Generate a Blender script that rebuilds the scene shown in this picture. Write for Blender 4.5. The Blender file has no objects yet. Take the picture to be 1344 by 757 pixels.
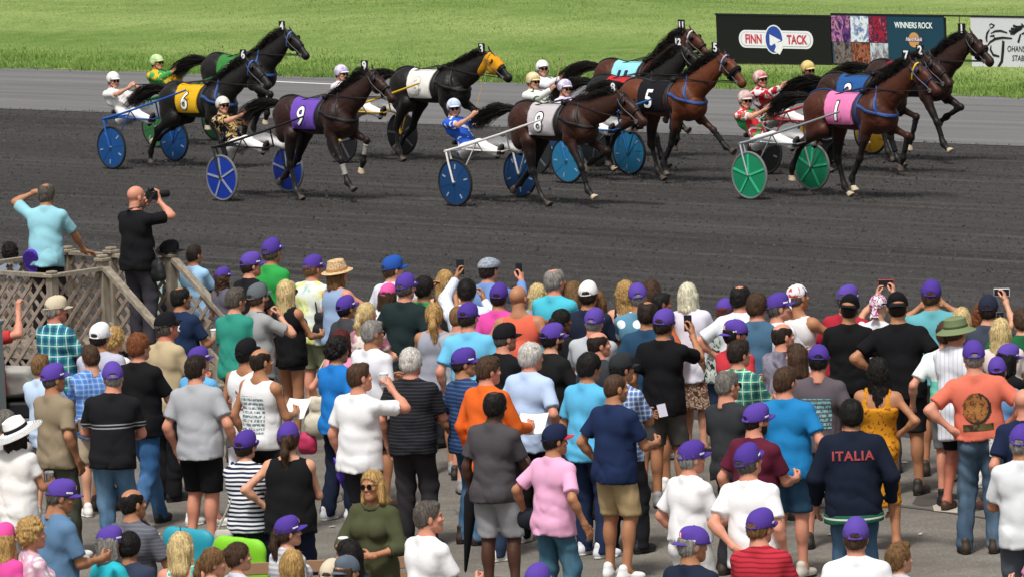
import bpy, bmesh, math, random
import numpy as np
from mathutils import Vector, Matrix
from mathutils.bvhtree import BVHTree
sc = bpy.context.scene
COL = sc.collection
PI = math.pi
R = math.radians
# ------------------------------------------------------------------ camera, sky, sun, exposure
CAM_H, F_PX, ROLL = 8.0, 7500.0, 0.045
PITCH = math.atan(830.0 / F_PX)
cam_d = bpy.data.cameras.new('camera')
cam_d.sensor_width = 36.0
cam_d.lens = F_PX / 1344.0 * 36.0
cam_d.clip_start, cam_d.clip_end = 1.0, 3000.0
cam = bpy.data.objects.new('camera', cam_d)
COL.objects.link(cam)
CAM_M = Matrix.Rotation(PI / 2 - PITCH, 3, 'X') @ Matrix.Rotation(-ROLL, 3, 'Z')
cam.matrix_world = Matrix.Translation((0, 0, CAM_H)) @ CAM_M.to_4x4()
sc.camera = cam
wd = bpy.data.worlds.new('World')
sc.world = wd
wd.use_nodes = True
_nt = wd.node_tree
_bg = _nt.nodes['Background']
_sky = _nt.nodes.new('ShaderNodeTexSky')
_sky.sky_type = 'NISHITA'
_sky.sun_disc = False
_sky.sun_elevation = R(62)
_sky.sun_rotation = R(200)
_sky.air_density, _sky.dust_density, _sky.ozone_density = 1.0, 4.0, 1.0
_hs = _nt.nodes.new('ShaderNodeHueSaturation')
_hs.inputs['Saturation'].default_value = 0.22
_nt.links.new(_sky.outputs[0], _hs.inputs['Color'])
_nt.links.new(_hs.outputs[0], _bg.inputs[0])
_bg.inputs[1].default_value = 0.088
sun_d = bpy.data.lights.new('sun', 'SUN')
sun_d.energy = 2.4
sun_d.angle = R(10)
sun_d.color = (1.0, 0.97, 0.93)
sun = bpy.data.objects.new('sun', sun_d)
COL.objects.link(sun)
# sun high, from behind the camera and to the left; direction TO the sun:
_az, _el = R(200), R(62)
_to = Vector((math.sin(_az) * math.cos(_el), math.cos(_az) * math.cos(_el), math.sin(_el)))
sun.rotation_euler = _to.to_track_quat('Z', 'Y').to_euler()
sc.view_settings.view_transform = 'Standard'
sc.view_settings.look = 'None'
sc.view_settings.exposure = 0.50
sc.view_settings.gamma = 1.0
sc.view_settings.use_curve_mapping = False
sc.cycles.max_bounces = 5
sc.cycles.use_denoising = True

# ------------------------------------------------------------------ pixel of the survey -> world
def ray(px, py):
    v = CAM_M @ Vector(((px - 672.0) / F_PX, -(py - 378.5) / F_PX, -1.0))
    return v.normalized()
def at_z(px, py, z=0.0):
    v = ray(px, py)
    t = (z - CAM_H) / v.z
    return Vector((0, 0, CAM_H)) + v * t
T_DIR = Vector((math.cos(R(45)), -math.sin(R(45)), 0))     # along the track, the way the horses run
N_DIR = Vector((math.sin(R(45)), math.cos(R(45)), 0))      # across it, away from the stand

# ------------------------------------------------------------------ objects
def link(o):
    COL.objects.link(o)
    return o
def tag(o, label=None, cat=None, group=None, kind=None):
    if label: o['label'] = label
    if cat: o['category'] = cat
    if group: o['group'] = group
    if kind: o['kind'] = kind
    return o
def empty(name, loc=(0, 0, 0), rz=0.0):
    o = bpy.data.objects.new(name, None)
    o.location = loc
    o.rotation_euler = (0, 0, rz)
    o.empty_display_size = 0.1
    return link(o)
def obj(name, me, parent=None, loc=None, mat=None):
    o = bpy.data.objects.new(name, me)
    if mat is not None and not me.materials:
        me.materials.append(mat)
    if loc is not None: o.location = loc
    if parent is not None: o.parent = parent
    return link(o)
def mesh_np(name, V, F, mats=(), mi=None, smooth=True):
    """quads (n,4) or triangles (n,3) as a mesh"""
    me = bpy.data.meshes.new(name)
    V = np.ascontiguousarray(V, np.float32); F = np.ascontiguousarray(F, np.int32)
    n, m = F.shape
    me.vertices.add(len(V)); me.vertices.foreach_set('co', V.ravel())
    me.loops.add(n * m); me.loops.foreach_set('vertex_index', F.ravel())
    me.polygons.add(n); me.polygons.foreach_set('loop_start', np.arange(0, n * m, m, dtype=np.int32))
    me.polygons.foreach_set('use_smooth', np.full(n, smooth))
    if mi is not None: me.polygons.foreach_set('material_index', np.asarray(mi, np.int32))
    me.update(calc_edges=True)
    for m_ in mats: me.materials.append(m_)
    return me

class MB:
    """collects boxes, tubes, lathes ... into one mesh"""
    def __init__(s): s.v = []; s.f = []; s.m = []
    def add(s, vs, fs, mi=0):
        b = len(s.v)
        s.v += [tuple(v) for v in vs]
        s.f += [tuple(i + b for i in f) for f in fs]
        s.m += [mi] * len(fs)
    def box(s, c, d, M=None, mi=0, bev=0.0):
        hx, hy, hz = d[0] / 2, d[1] / 2, d[2] / 2
        bm = bmesh.new()
        bmesh.ops.create_cube(bm, size=1.0)
        for v in bm.verts: v.co = Vector((v.co.x * d[0], v.co.y * d[1], v.co.z * d[2]))
        if bev: bmesh.ops.bevel(bm, geom=list(bm.edges), offset=bev, segments=1, affect='EDGES')
        M4 = M.to_4x4() if M is not None else Matrix.Identity(4)
        M4 = Matrix.Translation(c) @ M4
        bm.verts.index_update()
        s.add([M4 @ v.co for v in bm.verts], [[v.index for v in f.verts] for f in bm.faces], mi)
        bm.free()
    def bar(s, a, b, w, h, up=(0, 0, 1), mi=0, bev=0.0):
        a = Vector(a); b = Vector(b); d = b - a
        y = d.normalized(); x = y.cross(Vector(up)).normalized(); z = x.cross(y)
        s.box((a + b) / 2, (w, d.length, h), Matrix((x, y, z)).transposed(), mi, bev)
    def tube(s, pts, r, n=8, mi=0, cap=True):
        pts = [Vector(p) for p in pts]
        rs = r if isinstance(r, (list, tuple)) else [r] * len(pts)
        vs = []; fs = []
        up = Vector((0.13, 0.21, 1)).normalized()
        for i, p in enumerate(pts):
            d = (pts[min(i + 1, len(pts) - 1)] - pts[max(i - 1, 0)]).normalized()
            u = d.cross(up)
            if u.length < 1e-3: u = d.cross(Vector((1, 0, 0)))
            u.normalize(); w = u.cross(d)
            for k in range(n):
                a = 2 * PI * k / n
                vs.append(p + (u * math.cos(a) + w * math.sin(a)) * rs[i])
        for i in range(len(pts) - 1):
            for k in range(n):
                k2 = (k + 1) % n
                fs.append((i * n + k, i * n + k2, (i + 1) * n + k2, (i + 1) * n + k))
        if cap:
            fs.append(tuple(range(n - 1, -1, -1))); fs.append(tuple((len(pts) - 1) * n + k for k in range(n)))
        s.add(vs, fs, mi)
    def lathe(s, prof, n=32, c=(0, 0, 0), M=None, mi=0, sy=1.0):
        """profile (r,z) turned about z"""
        vs = []; fs = []
        M = M or Matrix.Identity(3)
        for r, z in prof:
            for k in range(n):
                a = 2 * PI * k / n
                vs.append(Vector(c) + M @ Vector((r * math.cos(a), r * sy * math.sin(a), z)))
        for i in range(len(prof) - 1):
            for k in range(n):
                k2 = (k + 1) % n
                fs.append((i * n + k, i * n + k2, (i + 1) * n + k2, (i + 1) * n + k))
        fs.append(tuple(range(n - 1, -1, -1))); fs.append(tuple((len(prof) - 1) * n + k for k in range(n)))
        s.add(vs, fs, mi)
    def prism(s, poly, t, M=None, mi=0):
        """2-D outline (x,z) given thickness t in y, M a 4x4"""
        n = len(poly); M = M or Matrix.Identity(4)
        vs = [M @ Vector((x, -t / 2, z)) for x, z in poly] + [M @ Vector((x, t / 2, z)) for x, z in poly]
        fs = [tuple(range(n)), tuple(range(2 * n - 1, n - 1, -1))]
        for i in range(n):
            j = (i + 1) % n
            fs.append((i, i + n, j + n, j))
        s.add(vs, fs, mi)
    def mesh(s, name, mats, smooth=False):
        me = bpy.data.meshes.new(name)
        me.from_pydata([tuple(v) for v in s.v], [], s.f)
        for m in mats: me.materials.append(m)
        if any(s.m): me.polygons.foreach_set('material_index', s.m)
        if smooth:
            me.polygons.foreach_set('use_smooth', [True] * len(s.f))
            me.set_sharp_from_angle(angle=R(35))
        bm = bmesh.new(); bm.from_mesh(me); bmesh.ops.recalc_face_normals(bm, faces=bm.faces); bm.to_mesh(me); bm.free()
        me.update()
        return me
    def build(s, name, mats, parent=None, loc=None, smooth=False):
        if not isinstance(mats, (list, tuple)): mats = [mats]
        return obj(name, s.mesh(name, mats, smooth), parent, loc)

# ------------------------------------------------------------------ materials
def lin(c):
    if isinstance(c, str):
        c = c.lstrip('#'); c = ''.join(q * 2 for q in c) if len(c) == 3 else c; c = [int(c[i:i + 2], 16) / 255.0 for i in (0, 2, 4)]
    else: c = [x / 255.0 for x in c]
    return tuple(x / 12.92 if x <= 0.04045 else ((x + 0.055) / 1.055) ** 2.4 for x in c)
_MC = {}
class NT:
    def __init__(s, name):
        s.m = bpy.data.materials.new(name); s.m.use_nodes = True
        s.t = s.m.node_tree; s.b = s.t.nodes['Principled BSDF']
    def n(s, typ, ins=None, **kw):
        nd = s.t.nodes.new('ShaderNode' + typ)
        for k, v in kw.items(): setattr(nd, k, v)
        for k, v in (ins or {}).items():
            if isinstance(v, bpy.types.NodeSocket): s.t.links.new(v, nd.inputs[k])
            else: nd.inputs[k].default_value = v
        return nd
    def l(s, a, b): s.t.links.new(a, b)
    def math(s, op, a, b=0.0, c=0.0): return s.n('Math', {0: a, 1: b, 2: c}, operation=op).outputs[0]
    def coord(s): return s.n('TexCoord').outputs['Object']
    def mix(s, f, a, b):
        nd = s.n('Mix', data_type='RGBA')
        for i, v in ((0, f), (6, a), (7, b)):
            if isinstance(v, bpy.types.NodeSocket): s.l(v, nd.inputs[i])
            else: nd.inputs[i].default_value = (tuple(v) + (1.0,) if i and len(v) == 3 else v)
        return nd.outputs[2]
    def mapping(s, vec, scale=(1, 1, 1), loc=(0, 0, 0), rot=(0, 0, 0)):
        return s.n('Mapping', {'Vector': vec, 'Scale': scale, 'Location': loc, 'Rotation': rot}).outputs[0]
    def noise(s, vec, scale, detail=3.0, rough=0.55, col=False, dist=0.0):
        nd = s.n('TexNoise', {'Vector': vec, 'Scale': scale, 'Detail': detail, 'Roughness': rough, 'Distortion': dist})
        return nd.outputs[1 if col else 0]
    def ramp(s, f, stops, interp='LINEAR'):
        nd = s.n('ValToRGB', {0: f}); cr = nd.color_ramp; cr.interpolation = interp
        while len(cr.elements) < len(stops): cr.elements.new(0.5)
        for e, (p, c) in zip(cr.elements, stops):
            e.position = p; e.color = tuple(c) + (1.0,) if len(c) == 3 else c
        return nd.outputs[0]
    def bump(s, h, strength=0.3, dist=0.01):
        nd = s.n('Bump', {'Height': h, 'Strength': strength, 'Distance': dist})
        s.l(nd.outputs[0], s.b.inputs['Normal'])
    def base(s, c):
        if isinstance(c, bpy.types.NodeSocket): s.l(c, s.b.inputs['Base Color'])
        else: s.b.inputs['Base Color'].default_value = tuple(c) + (1.0,)
    def set(s, rough=None, metal=None, spec=None):
        if rough is not None: s.b.inputs['Roughness'].default_value = rough
        if metal is not None: s.b.inputs['Metallic'].default_value = metal
        if spec is not None: s.b.inputs['Specular IOR Level'].default_value = spec
def scale_c(c, k): return tuple(min(1.0, x * k) for x in c)
def mat_plain(name, c, rough=0.6, metal=0.0, var=0.12, vscale=9.0, spec=0.4, bump=0.0):
    key = ('plain', name, c, rough, metal, var, vscale, bump)
    if key in _MC: return _MC[key]
    t = NT(name); l = lin(c)
    co = t.coord()
    f = t.noise(co, vscale, 4.0)
    t.base(t.mix(f, scale_c(l, 1 - var), scale_c(l, 1 + var)))
    if bump: t.bump(t.noise(co, vscale * 6, 3.0), bump, 0.01)
    t.set(rough, metal, spec)
    _MC[key] = t.m
    return t.m
def mat_cloth(c, pat=None, seed=0):
    """woven cloth; pat = None or a tuple naming a printed pattern, laid out in the garment's own coordinates"""
    key = ('cloth', c, str(pat))
    if key in _MC: return _MC[key]
    t = NT('cloth'); l = scale_c(lin(c), 0.92); co = t.coord()
    f = t.noise(co, 5.0, 4.0, 0.6)
    base = t.mix(f, scale_c(l, 0.90), scale_c(l, 1.10))
    sep = t.n('SeparateXYZ', {0: co})
    x, y, z = sep.outputs
    if pat:
        k = pat[0]
        if k == 'hstripe':                      # colour, period, duty
            wob = t.math('MULTIPLY', t.noise(co, 6.0, 1.0), 0.02)
            zz = t.math('ADD', z, wob)
            s_ = t.math('LESS_THAN', t.math('FRACT', t.math('DIVIDE', zz, pat[2])), pat[3])
            base = t.mix(s_, base, scale_c(lin(pat[1]), 0.92))
        elif k == 'band':                       # colour, then z ranges
            acc = None
            for (z0, z1) in pat[2]:
                q = t.math('MULTIPLY', t.math('GREATER_THAN', z, z0), t.math('LESS_THAN', z, z1))
                acc = q if acc is None else t.math('MAXIMUM', acc, q)
            base = t.mix(acc, base, lin(pat[1]))
        elif k == 'vstripe':
            a = t.math('ADD', x, t.math('MULTIPLY', y, 0.6))
            s_ = t.math('LESS_THAN', t.math('FRACT', t.math('DIVIDE', a, pat[2])), pat[3])
            base = t.mix(s_, base, scale_c(lin(pat[1]), 0.92))
        elif k == 'plaid':                      # c2, c3, period
            p = pat[3]
            a = t.math('ADD', x, t.math('MULTIPLY', y, 0.5))
            fx = t.math('FRACT', t.math('DIVIDE', a, p)); fz = t.math('FRACT', t.math('DIVIDE', z, p))
            h = t.math('LESS_THAN', fz, 0.42); v = t.math('LESS_THAN', fx, 0.42)
            base = t.mix(t.math('MULTIPLY', h, 0.6), base, lin(pat[1]))
            base = t.mix(t.math('MULTIPLY', v, 0.6), base, lin(pat[1]))
            l1 = t.math('MULTIPLY', t.math('GREATER_THAN', fz, 0.66), t.math('LESS_THAN', fz, 0.76))
            l2 = t.math('MULTIPLY', t.math('GREATER_THAN', fx, 0.66), t.math('LESS_THAN', fx, 0.76))
            base = t.mix(t.math('MULTIPLY', t.math('MAXIMUM', l1, l2), 0.8), base, lin(pat[2]))
        elif k == 'dots':                       # colour, pitch, radius
            p = pat[2]
            a = t.math('DIVIDE', x, p); row = t.math('DIVIDE', z, p * 0.9)
            odd = t.math('MULTIPLY', t.math('FRACT', t.math('MULTIPLY', t.math('FLOOR', row), 0.5)), 1.0)
            fa = t.math('SUBTRACT', t.math('FRACT', t.math('ADD', a, odd)), 0.5)
            fr = t.math('SUBTRACT', t.math('FRACT', row), 0.5)
            d2 = t.math('ADD', t.math('MULTIPLY', fa, fa), t.math('MULTIPLY', fr, fr))
            base = t.mix(t.math('LESS_THAN', d2, (pat[3] / p) ** 2), base, lin(pat[1]))
        elif k == 'blotch':                     # list of colours, scale
            cs = [scale_c(lin(c_), 0.92) for c_ in pat[1]]
            q = t.noise(co, pat[2], 2.0, 0.6, dist=0.6)
            n_ = len(cs)
            base = t.ramp(q, [(0.30 + 0.40 * i / max(1, n_ - 1), cs[i]) for i in range(n_)], pat[3] if len(pat) > 3 else 'LINEAR')
        elif k == 'flecks':                     # colour, scale, threshold
            q = t.noise(co, pat[2], 2.0, 0.5)
            base = t.mix(t.math('GREATER_THAN', q, pat[3]), base, lin(pat[1]))
        elif k == 'denim':
            q = t.noise(t.mapping(co, (1, 1, 0.35)), 6.0, 3.0)
            base = t.mix(t.ramp(q, [(0.42, (0, 0, 0)), (0.68, (1, 1, 1))]), base, scale_c(lin(pat[1]), 0.92))
    t.base(base)
    rg = t.n('TexNoise', {'Vector': t.mapping(co, (1, 1, .34), rot=(.18, .30, .2)), 'Scale': 9.0, 'Detail': 2.5, 'Roughness': .5, 'Distortion': .7}, noise_type='RIDGED_MULTIFRACTAL').outputs[0]
    b1 = t.n('Bump', {'Height': rg, 'Strength': .36, 'Distance': .022}).outputs[0]
    b2 = t.n('Bump', {'Height': t.noise(co, 38.0, 3.0, 0.6), 'Strength': .25, 'Distance': .006, 'Normal': b1}).outputs[0]
    t.l(b2, t.b.inputs['Normal'])
    t.set(0.9, 0.0, 0.18)
    _MC[key] = t.m
    return t.m
SKINS = {'fair': '#c9957a', 'pink': '#c88a72', 'tan': '#a97656', 'olive': '#a27252', 'brown': '#7a4e36', 'dark': '#4a2f23', 'red': '#bd7660'}
def mat_skin(k):
    key = ('skin', k)
    if key in _MC: return _MC[key]
    t = NT('skin'); l = lin(SKINS[k]); co = t.coord()
    q = t.noise(co, 14.0, 4.0)
    t.base(t.mix(q, scale_c(l, 0.84), (min(1, l[0] * 1.14), l[1] * 1.08, l[2] * 1.04)))
    t.bump(t.noise(co, 60.0, 2.0), 0.15, 0.003)
    t.set(0.55, 0.0, 0.35)
    t.b.inputs['Subsurface Weight'].default_value = 0.0
    _MC[key] = t.m
    return t.m
HAIRS = {'black': '#16120f', 'dark': '#2a1e17', 'brown': '#4a3423', 'lbrown': '#7a5a38', 'blond': '#b8935a', 'lblond': '#d6bd86',
         'plat': '#e6dcc0', 'grey': '#8b8680', 'dgrey': '#575049', 'white': '#cfcac2', 'auburn': '#7c4626', 'red': '#5a1a1c', 'salt': '#6f6a63'}
def mat_hair(k):
    key = ('hair', k)
    if key in _MC: return _MC[key]
    t = NT('hair'); l = lin(HAIRS[k]); co = t.coord()
    q = t.noise(t.mapping(co, (1, 1, 0.18)), 70.0, 4.0, 0.65)
    q2 = t.noise(t.mapping(co, (1, 1, 0.3)), 16.0, 2.0)
    c1 = t.ramp(q, [(0.35, scale_c(l, 0.45)), (0.65, scale_c(l, 1.35))])
    t.base(t.mix(q2, t.mix(0.35, c1, scale_c(l, 0.6)), c1))
    t.bump(q, 0.8, 0.012)
    t.set(0.6, 0.0, 0.25)
    _MC[key] = t.m
    return t.m
# ------------------------------------------------------------------ implicit surfaces -> smooth continuous meshes
_rs = np.random.RandomState(7)
_LAT = _rs.rand(32, 32, 32).astype(np.float32) * 2 - 1
def vnoise(X, Y, Z):
    """value noise, period 32"""
    xi = np.floor(X).astype(np.int32); yi = np.floor(Y).astype(np.int32); zi = np.floor(Z).astype(np.int32)
    fx = X - xi; fy = Y - yi; fz = Z - zi
    fx = fx * fx * (3 - 2 * fx); fy = fy * fy * (3 - 2 * fy); fz = fz * fz * (3 - 2 * fz)
    def L(a, b, c): return _LAT[(xi + a) & 31, (yi + b) & 31, (zi + c) & 31]
    c00 = L(0,0,0) * (1 - fx) + L(1,0,0) * fx; c10 = L(0,1,0) * (1 - fx) + L(1,1,0) * fx
    c01 = L(0,0,1) * (1 - fx) + L(1,0,1) * fx; c11 = L(0,1,1) * (1 - fx) + L(1,1,1) * fx
    return (c00 * (1 - fy) + c10 * fy) * (1 - fz) + (c01 * (1 - fy) + c11 * fy) * fz

def C(a, b, ra, rb=None, k=None, s=None):           # round cone; s = (sx,sy,sz) squash about a
    return ('c', np.array(a, float), np.array(b, float), ra, ra if rb is None else rb, k, s)
def E(c, r, k=None, M=None):                        # ellipsoid, M rotates local -> world
    return ('e', np.array(c, float), np.array(r if hasattr(r, '__len__') else (r, r, r), float), M, k)
def bbox_of(p):
    if p[0] == 'c':
        r = max(p[3], p[4])
        return np.minimum(p[1], p[2]) - r, np.maximum(p[1], p[2]) + r
    if p[3] is None: return p[1] - p[2], p[1] + p[2]
    m = np.abs(np.asarray(p[3])) @ p[2]
    return p[1] - m, p[1] + m
def bounds(prims, pad):
    bs = [bbox_of(p) for p in prims]
    return np.min([b[0] for b in bs], 0) - pad, np.max([b[1] for b in bs], 0) + pad
def pdist(p, x, y, z):
    if p[0] == 'c':
        a, b, ra, rb, s = p[1], p[2], p[3], p[4], p[6]
        sx, sy, sz = s or (1, 1, 1)
        d = (b - a) / np.array((sx, sy, sz)); L2 = float(d @ d) + 1e-12
        px = (x - a[0]) / sx; py = (y - a[1]) / sy; pz = (z - a[2]) / sz
        t = np.clip((px * d[0] + py * d[1] + pz * d[2]) / L2, 0, 1)
        q = np.sqrt((px - t * d[0]) ** 2 + (py - t * d[1]) ** 2 + (pz - t * d[2]) ** 2) - (ra + t * (rb - ra))
        return q * (min(sx, sy, sz) * 0.5 + 0.5) if s else q
    c, r, M = p[1], p[2], p[3]
    px = x - c[0]; py = y - c[1]; pz = z - c[2]
    if M is not None:
        M = np.asarray(M)
        px, py, pz = (M[0,0]*px + M[1,0]*py + M[2,0]*pz, M[0,1]*px + M[1,1]*py + M[2,1]*pz, M[0,2]*px + M[1,2]*py + M[2,2]*pz)
    k0 = np.sqrt((px / r[0]) ** 2 + (py / r[1]) ** 2 + (pz / r[2]) ** 2)
    k1 = np.sqrt((px / r[0] ** 2) ** 2 + (py / r[1] ** 2) ** 2 + (pz / r[2] ** 2) ** 2) + 1e-9
    return k0 * (k0 - 1.0) / k1
class Grid:
    def __init__(s, lo, hi, vox):
        s.lo = np.array(lo, float); s.vox = vox
        n = np.maximum(4, np.ceil((np.array(hi) - s.lo) / vox).astype(int) + 1)
        s.ax = [(s.lo[i] + vox * np.arange(n[i])).astype(np.float32) for i in range(3)]
        s.f = np.full(n, 0.25, np.float32)
    def xyz(s):
        return s.ax[0][:, None, None], s.ax[1][None, :, None], s.ax[2][None, None, :]
    def put(s, prims, k=0.03, sub=False):
        for p in prims:
            kk = (p[5] if p[0] == 'c' else p[4]); kk = k if kk is None else kk
            lo, hi = bbox_of(p); m = kk + 2.5 * s.vox
            sl = tuple(slice(int(np.searchsorted(s.ax[i], lo[i] - m)), int(np.searchsorted(s.ax[i], hi[i] + m))) for i in range(3))
            if any(q.start >= q.stop for q in sl): continue
            d = pdist(p, s.ax[0][sl[0]][:, None, None], s.ax[1][sl[1]][None, :, None], s.ax[2][sl[2]][None, None, :]).astype(np.float32)
            g = s.f[sl]
            if sub:
                h = np.clip(0.5 - 0.5 * (g + d) / kk, 0, 1)
                s.f[sl] = g * (1 - h) - d * h + kk * h * (1 - h)
            else:
                h = np.maximum(kk - np.abs(g - d), 0) / kk
                s.f[sl] = np.minimum(g, d) - h * h * kk * 0.25
        return s
    def clip(s, d): s.f = np.maximum(s.f, d).astype(np.float32); return s
    def mesh(s): return surfnet(s.f, s.lo, s.vox)
def surfnet(f, lo, vox):
    f = f.copy()
    for ax in range(3):                                # close anything that reaches the edge of the grid
        for e in (0, -1):
            sl = [slice(None)] * 3; sl[ax] = e
            f[tuple(sl)] = np.maximum(f[tuple(sl)], 1e-4)
    s = f < 0
    S = s.astype(np.int8)
    cnt = (S[:-1,:-1,:-1] + S[1:,:-1,:-1] + S[:-1,1:,:-1] + S[1:,1:,:-1] + S[:-1,:-1,1:] + S[1:,:-1,1:] + S[:-1,1:,1:] + S[1:,1:,1:])
    I, J, K = np.nonzero((cnt > 0) & (cnt < 8))
    n = len(I)
    if n == 0: return np.zeros((0, 3), np.float32), np.zeros((0, 4), np.int32)
    idx = np.full(cnt.shape, -1, np.int32); idx[I, J, K] = np.arange(n, dtype=np.int32)
    co = [(a, b, c) for a in (0, 1) for b in (0, 1) for c in (0, 1)]
    val = {o: f[I + o[0], J + o[1], K + o[2]] for o in co}
    P = np.zeros((n, 3), np.float32); W = np.zeros(n, np.float32)
    for o in co:
        for ax in range(3):
            if o[ax]: continue
            o2 = list(o); o2[ax] = 1; o2 = tuple(o2)
            fa, fb = val[o], val[o2]
            m = (fa < 0) != (fb < 0)
            t = np.where(m, fa / np.where(m, fa - fb, 1), 0)
            P[:, 0] += m * o[0]; P[:, 1] += m * o[1]; P[:, 2] += m * o[2]
            P[:, ax] += m * t
            W += m
    P /= W[:, None]
    P += np.stack([I, J, K], 1)
    V = (P * vox + np.asarray(lo)[None, :]).astype(np.float32)
    F = []
    for ax in range(3):
        a = [slice(1, -1)] * 3; b = [slice(1, -1)] * 3
        a[ax] = slice(0, -1); b[ax] = slice(1, None)
        sa = s[tuple(a)]; sb = s[tuple(b)]
        X, Y, Z = np.nonzero(sa != sb)
        off = [1, 1, 1]; off[ax] = 0
        X = X + off[0]; Y = Y + off[1]; Z = Z + off[2]
        u, v = [(1, 2), (2, 0), (0, 1)][ax]
        def cell(du, dv):
            q = [X.copy(), Y.copy(), Z.copy()]
            q[u] -= du; q[v] -= dv
            return idx[q[0], q[1], q[2]]
        quad = np.stack([cell(1, 1), cell(0, 1), cell(0, 0), cell(1, 0)], 1)
        flip = ~s[X, Y, Z] if False else ~(f[X, Y, Z] < 0)
        quad[flip] = quad[flip][:, ::-1]
        F.append(quad)
    return V, np.concatenate(F).astype(np.int32)
def smooth_v(V, F, it=1, lam=0.5):
    for _ in range(it):
        acc = np.zeros_like(V); c = np.zeros(len(V), np.float32)
        for a, b in ((0, 1), (1, 2), (2, 3), (3, 0)):
            np.add.at(acc, F[:, a], V[F[:, b]]); np.add.at(acc, F[:, b], V[F[:, a]])
            np.add.at(c, F[:, a], 1); np.add.at(c, F[:, b], 1)
        V = V * (1 - lam) + lam * acc / np.maximum(c, 1)[:, None]
    return V.astype(np.float32)
def join_np(parts):
    """[(V,F,mi)] -> one"""
    Vs = []; Fs = []; Ms = []; b = 0
    for V, F, mi in parts:
        Vs.append(V); Fs.append(F + b); b += len(V)
        Ms.append(np.full(len(F), mi) if np.isscalar(mi) else mi)
    return np.concatenate(Vs), np.concatenate(Fs), np.concatenate(Ms)
def rotm(yaw=0, pitch=0, roll=0):
    """yaw clockwise seen from above (to the right), pitch up, roll to the right; local +Y is forward"""
    return np.array((Matrix.Rotation(-yaw, 3, 'Z') @ Matrix.Rotation(pitch, 3, 'X') @ Matrix.Rotation(roll, 3, 'Y')), float)
# ------------------------------------------------------------------ heads, hands, shoes, hair and hats (head space: +Y forward, origin mid head)
def head_geo(fem=False):
    g = Grid((-.105, -.125, -.19), (.105, .15, .14), 0.0062)
    j = 0.92 if fem else 1.0
    g.put([E((0, -.014, .030), (.077, .097, .088)),
           E((0, .028, -.040), (.059 * j, .062, .076)),
           E((0, .066, -.088), (.026 * j, .024, .024)),
           C((-.050 * j, .0, -.062), (.0, .060, -.092), .022, .018), C((.050 * j, .0, -.062), (.0, .060, -.092), .022, .018)], 0.03)
    g.put([E((0, .073, .020), (.052, .018, .011))], 0.02)
    g.put([E((-.031, .094, .001), .014), E((.031, .094, .001), .014)], 0.018, sub=True)
    g.put([E((-.031, .077, .001), .0125), E((.031, .077, .001), .0125)], 0.006)
    g.put([E((-.045, .068, -.022), (.02, .02, .016)), E((.045, .068, -.022), (.02, .02, .016))], 0.02)
    g.put([C((0, .085, .008), (0, .101, -.026), .0075, .0112), E((-.010, .093, -.030), (.008, .009, .007)), E((.010, .093, -.030), (.008, .009, .007))], 0.012)
    g.put([E((0, .087, -.056), (.024, .011, .006)), E((0, .086, -.066), (.021, .011, .006))], 0.006)
    g.put([E((-.079, -.008, -.012), (.010, .021, .032)), E((.079, -.008, -.012), (.010, .021, .032))], 0.01)
    g.put([C((0, -.030, -.06), (0, -.040, -.18), .052 * (0.9 if fem else 1.06), .058 * (0.9 if fem else 1.08))], 0.03)
    V, F = g.mesh()
    c = V[F].mean(1)
    mi = np.zeros(len(F), np.int32)
    X, Y, Z = np.abs(c[:, 0]), c[:, 1], c[:, 2]
    mi[(np.abs(X - .031) < .0135) & (Y > .074) & (np.abs(Z - .001) < .0062)] = 2           # eyes
    mi[(X > .013) & (X < .052) & (Y > .062) & (np.abs(Z - .0215 + (X - .03) ** 2 * 6) < .0055)] = 3   # brows
    mi[(X < .023) & (Y > .085) & (np.abs(Z + .061) < .0085)] = 1                            # lips
    beard = ((Z < -.035) & (Y > .0) & (X > -1) & ~((X < .026) & (np.abs(Z + .060) < .010)) & (Z > -.135) & (Y > -.0 + (-.09 - Z) * 1.2)) & (np.where(Y > .05, Z < -.040, Z < -.02)) & ~((X < .018) & (Z > -.043))
    return V, F, mi, beard
HEAD = {False: head_geo(False), True: head_geo(True)}

def hand_geo(curl, spread=1.0, thumb=0.0):
    """right hand: wrist at origin, fingers +Y, palm facing +Z, thumb on +X"""
    pr = [C((-.018, .015, 0), (-.020, .085, .002), .0165, .0135), C((.0, .012, 0), (.0, .088, 0), .017, .0135), C((.018, .015, 0), (.020, .086, .002), .0165, .0135), C((0, -.03, 0), (0, .02, 0), .026, .021)]
    g = Grid((-.075, -.06, -.05), (.10, .215, .125), 0.0056)
    g.put(pr, 0.02)
    for x, ln, a in ((.0285, .072, .10), (.0095, .080, .02), (-.0095, .075, -.06), (-.027, .060, -.15)):
        p = np.array((x, .088, .0)); ang = curl * .55
        sx = math.sin(a * spread)
        for q, (fr, r0, r1) in enumerate(((.45, .0100, .0092), (.32, .0092, .0084), (.26, .0084, .0072))):
            L = ln * fr
            d = np.array((sx * math.cos(ang), math.cos(ang) * math.cos(a * spread), math.sin(ang)))
            p2 = p + d * L
            g.put([C(p, p2, r0, r1)], 0.005)
            p = p2; ang += curl * (.9 if q == 0 else .7)
    t0 = np.array((.024, .022, .006)); t1 = t0 + np.array((.028, .030, .012 + .012 * thumb)); t2 = t1 + np.array((.010 - .016 * thumb, .030, .006 + .016 * thumb)); 
    t3 = t2 + np.array((-.006 * thumb, .022, .004 + .01 * thumb))
    g.put([C(t0, t1, .0150, .0115), C(t1, t2, .0110, .0098), C(t2, t3, .0098, .0080)], 0.008)
    return g.mesh()
HANDS = {'rest': hand_geo(.45), 'grip': hand_geo(1.15, .4, 1.0), 'hold': hand_geo(.75, .8, .6), 'flat': hand_geo(.12, 1.0)}

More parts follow.
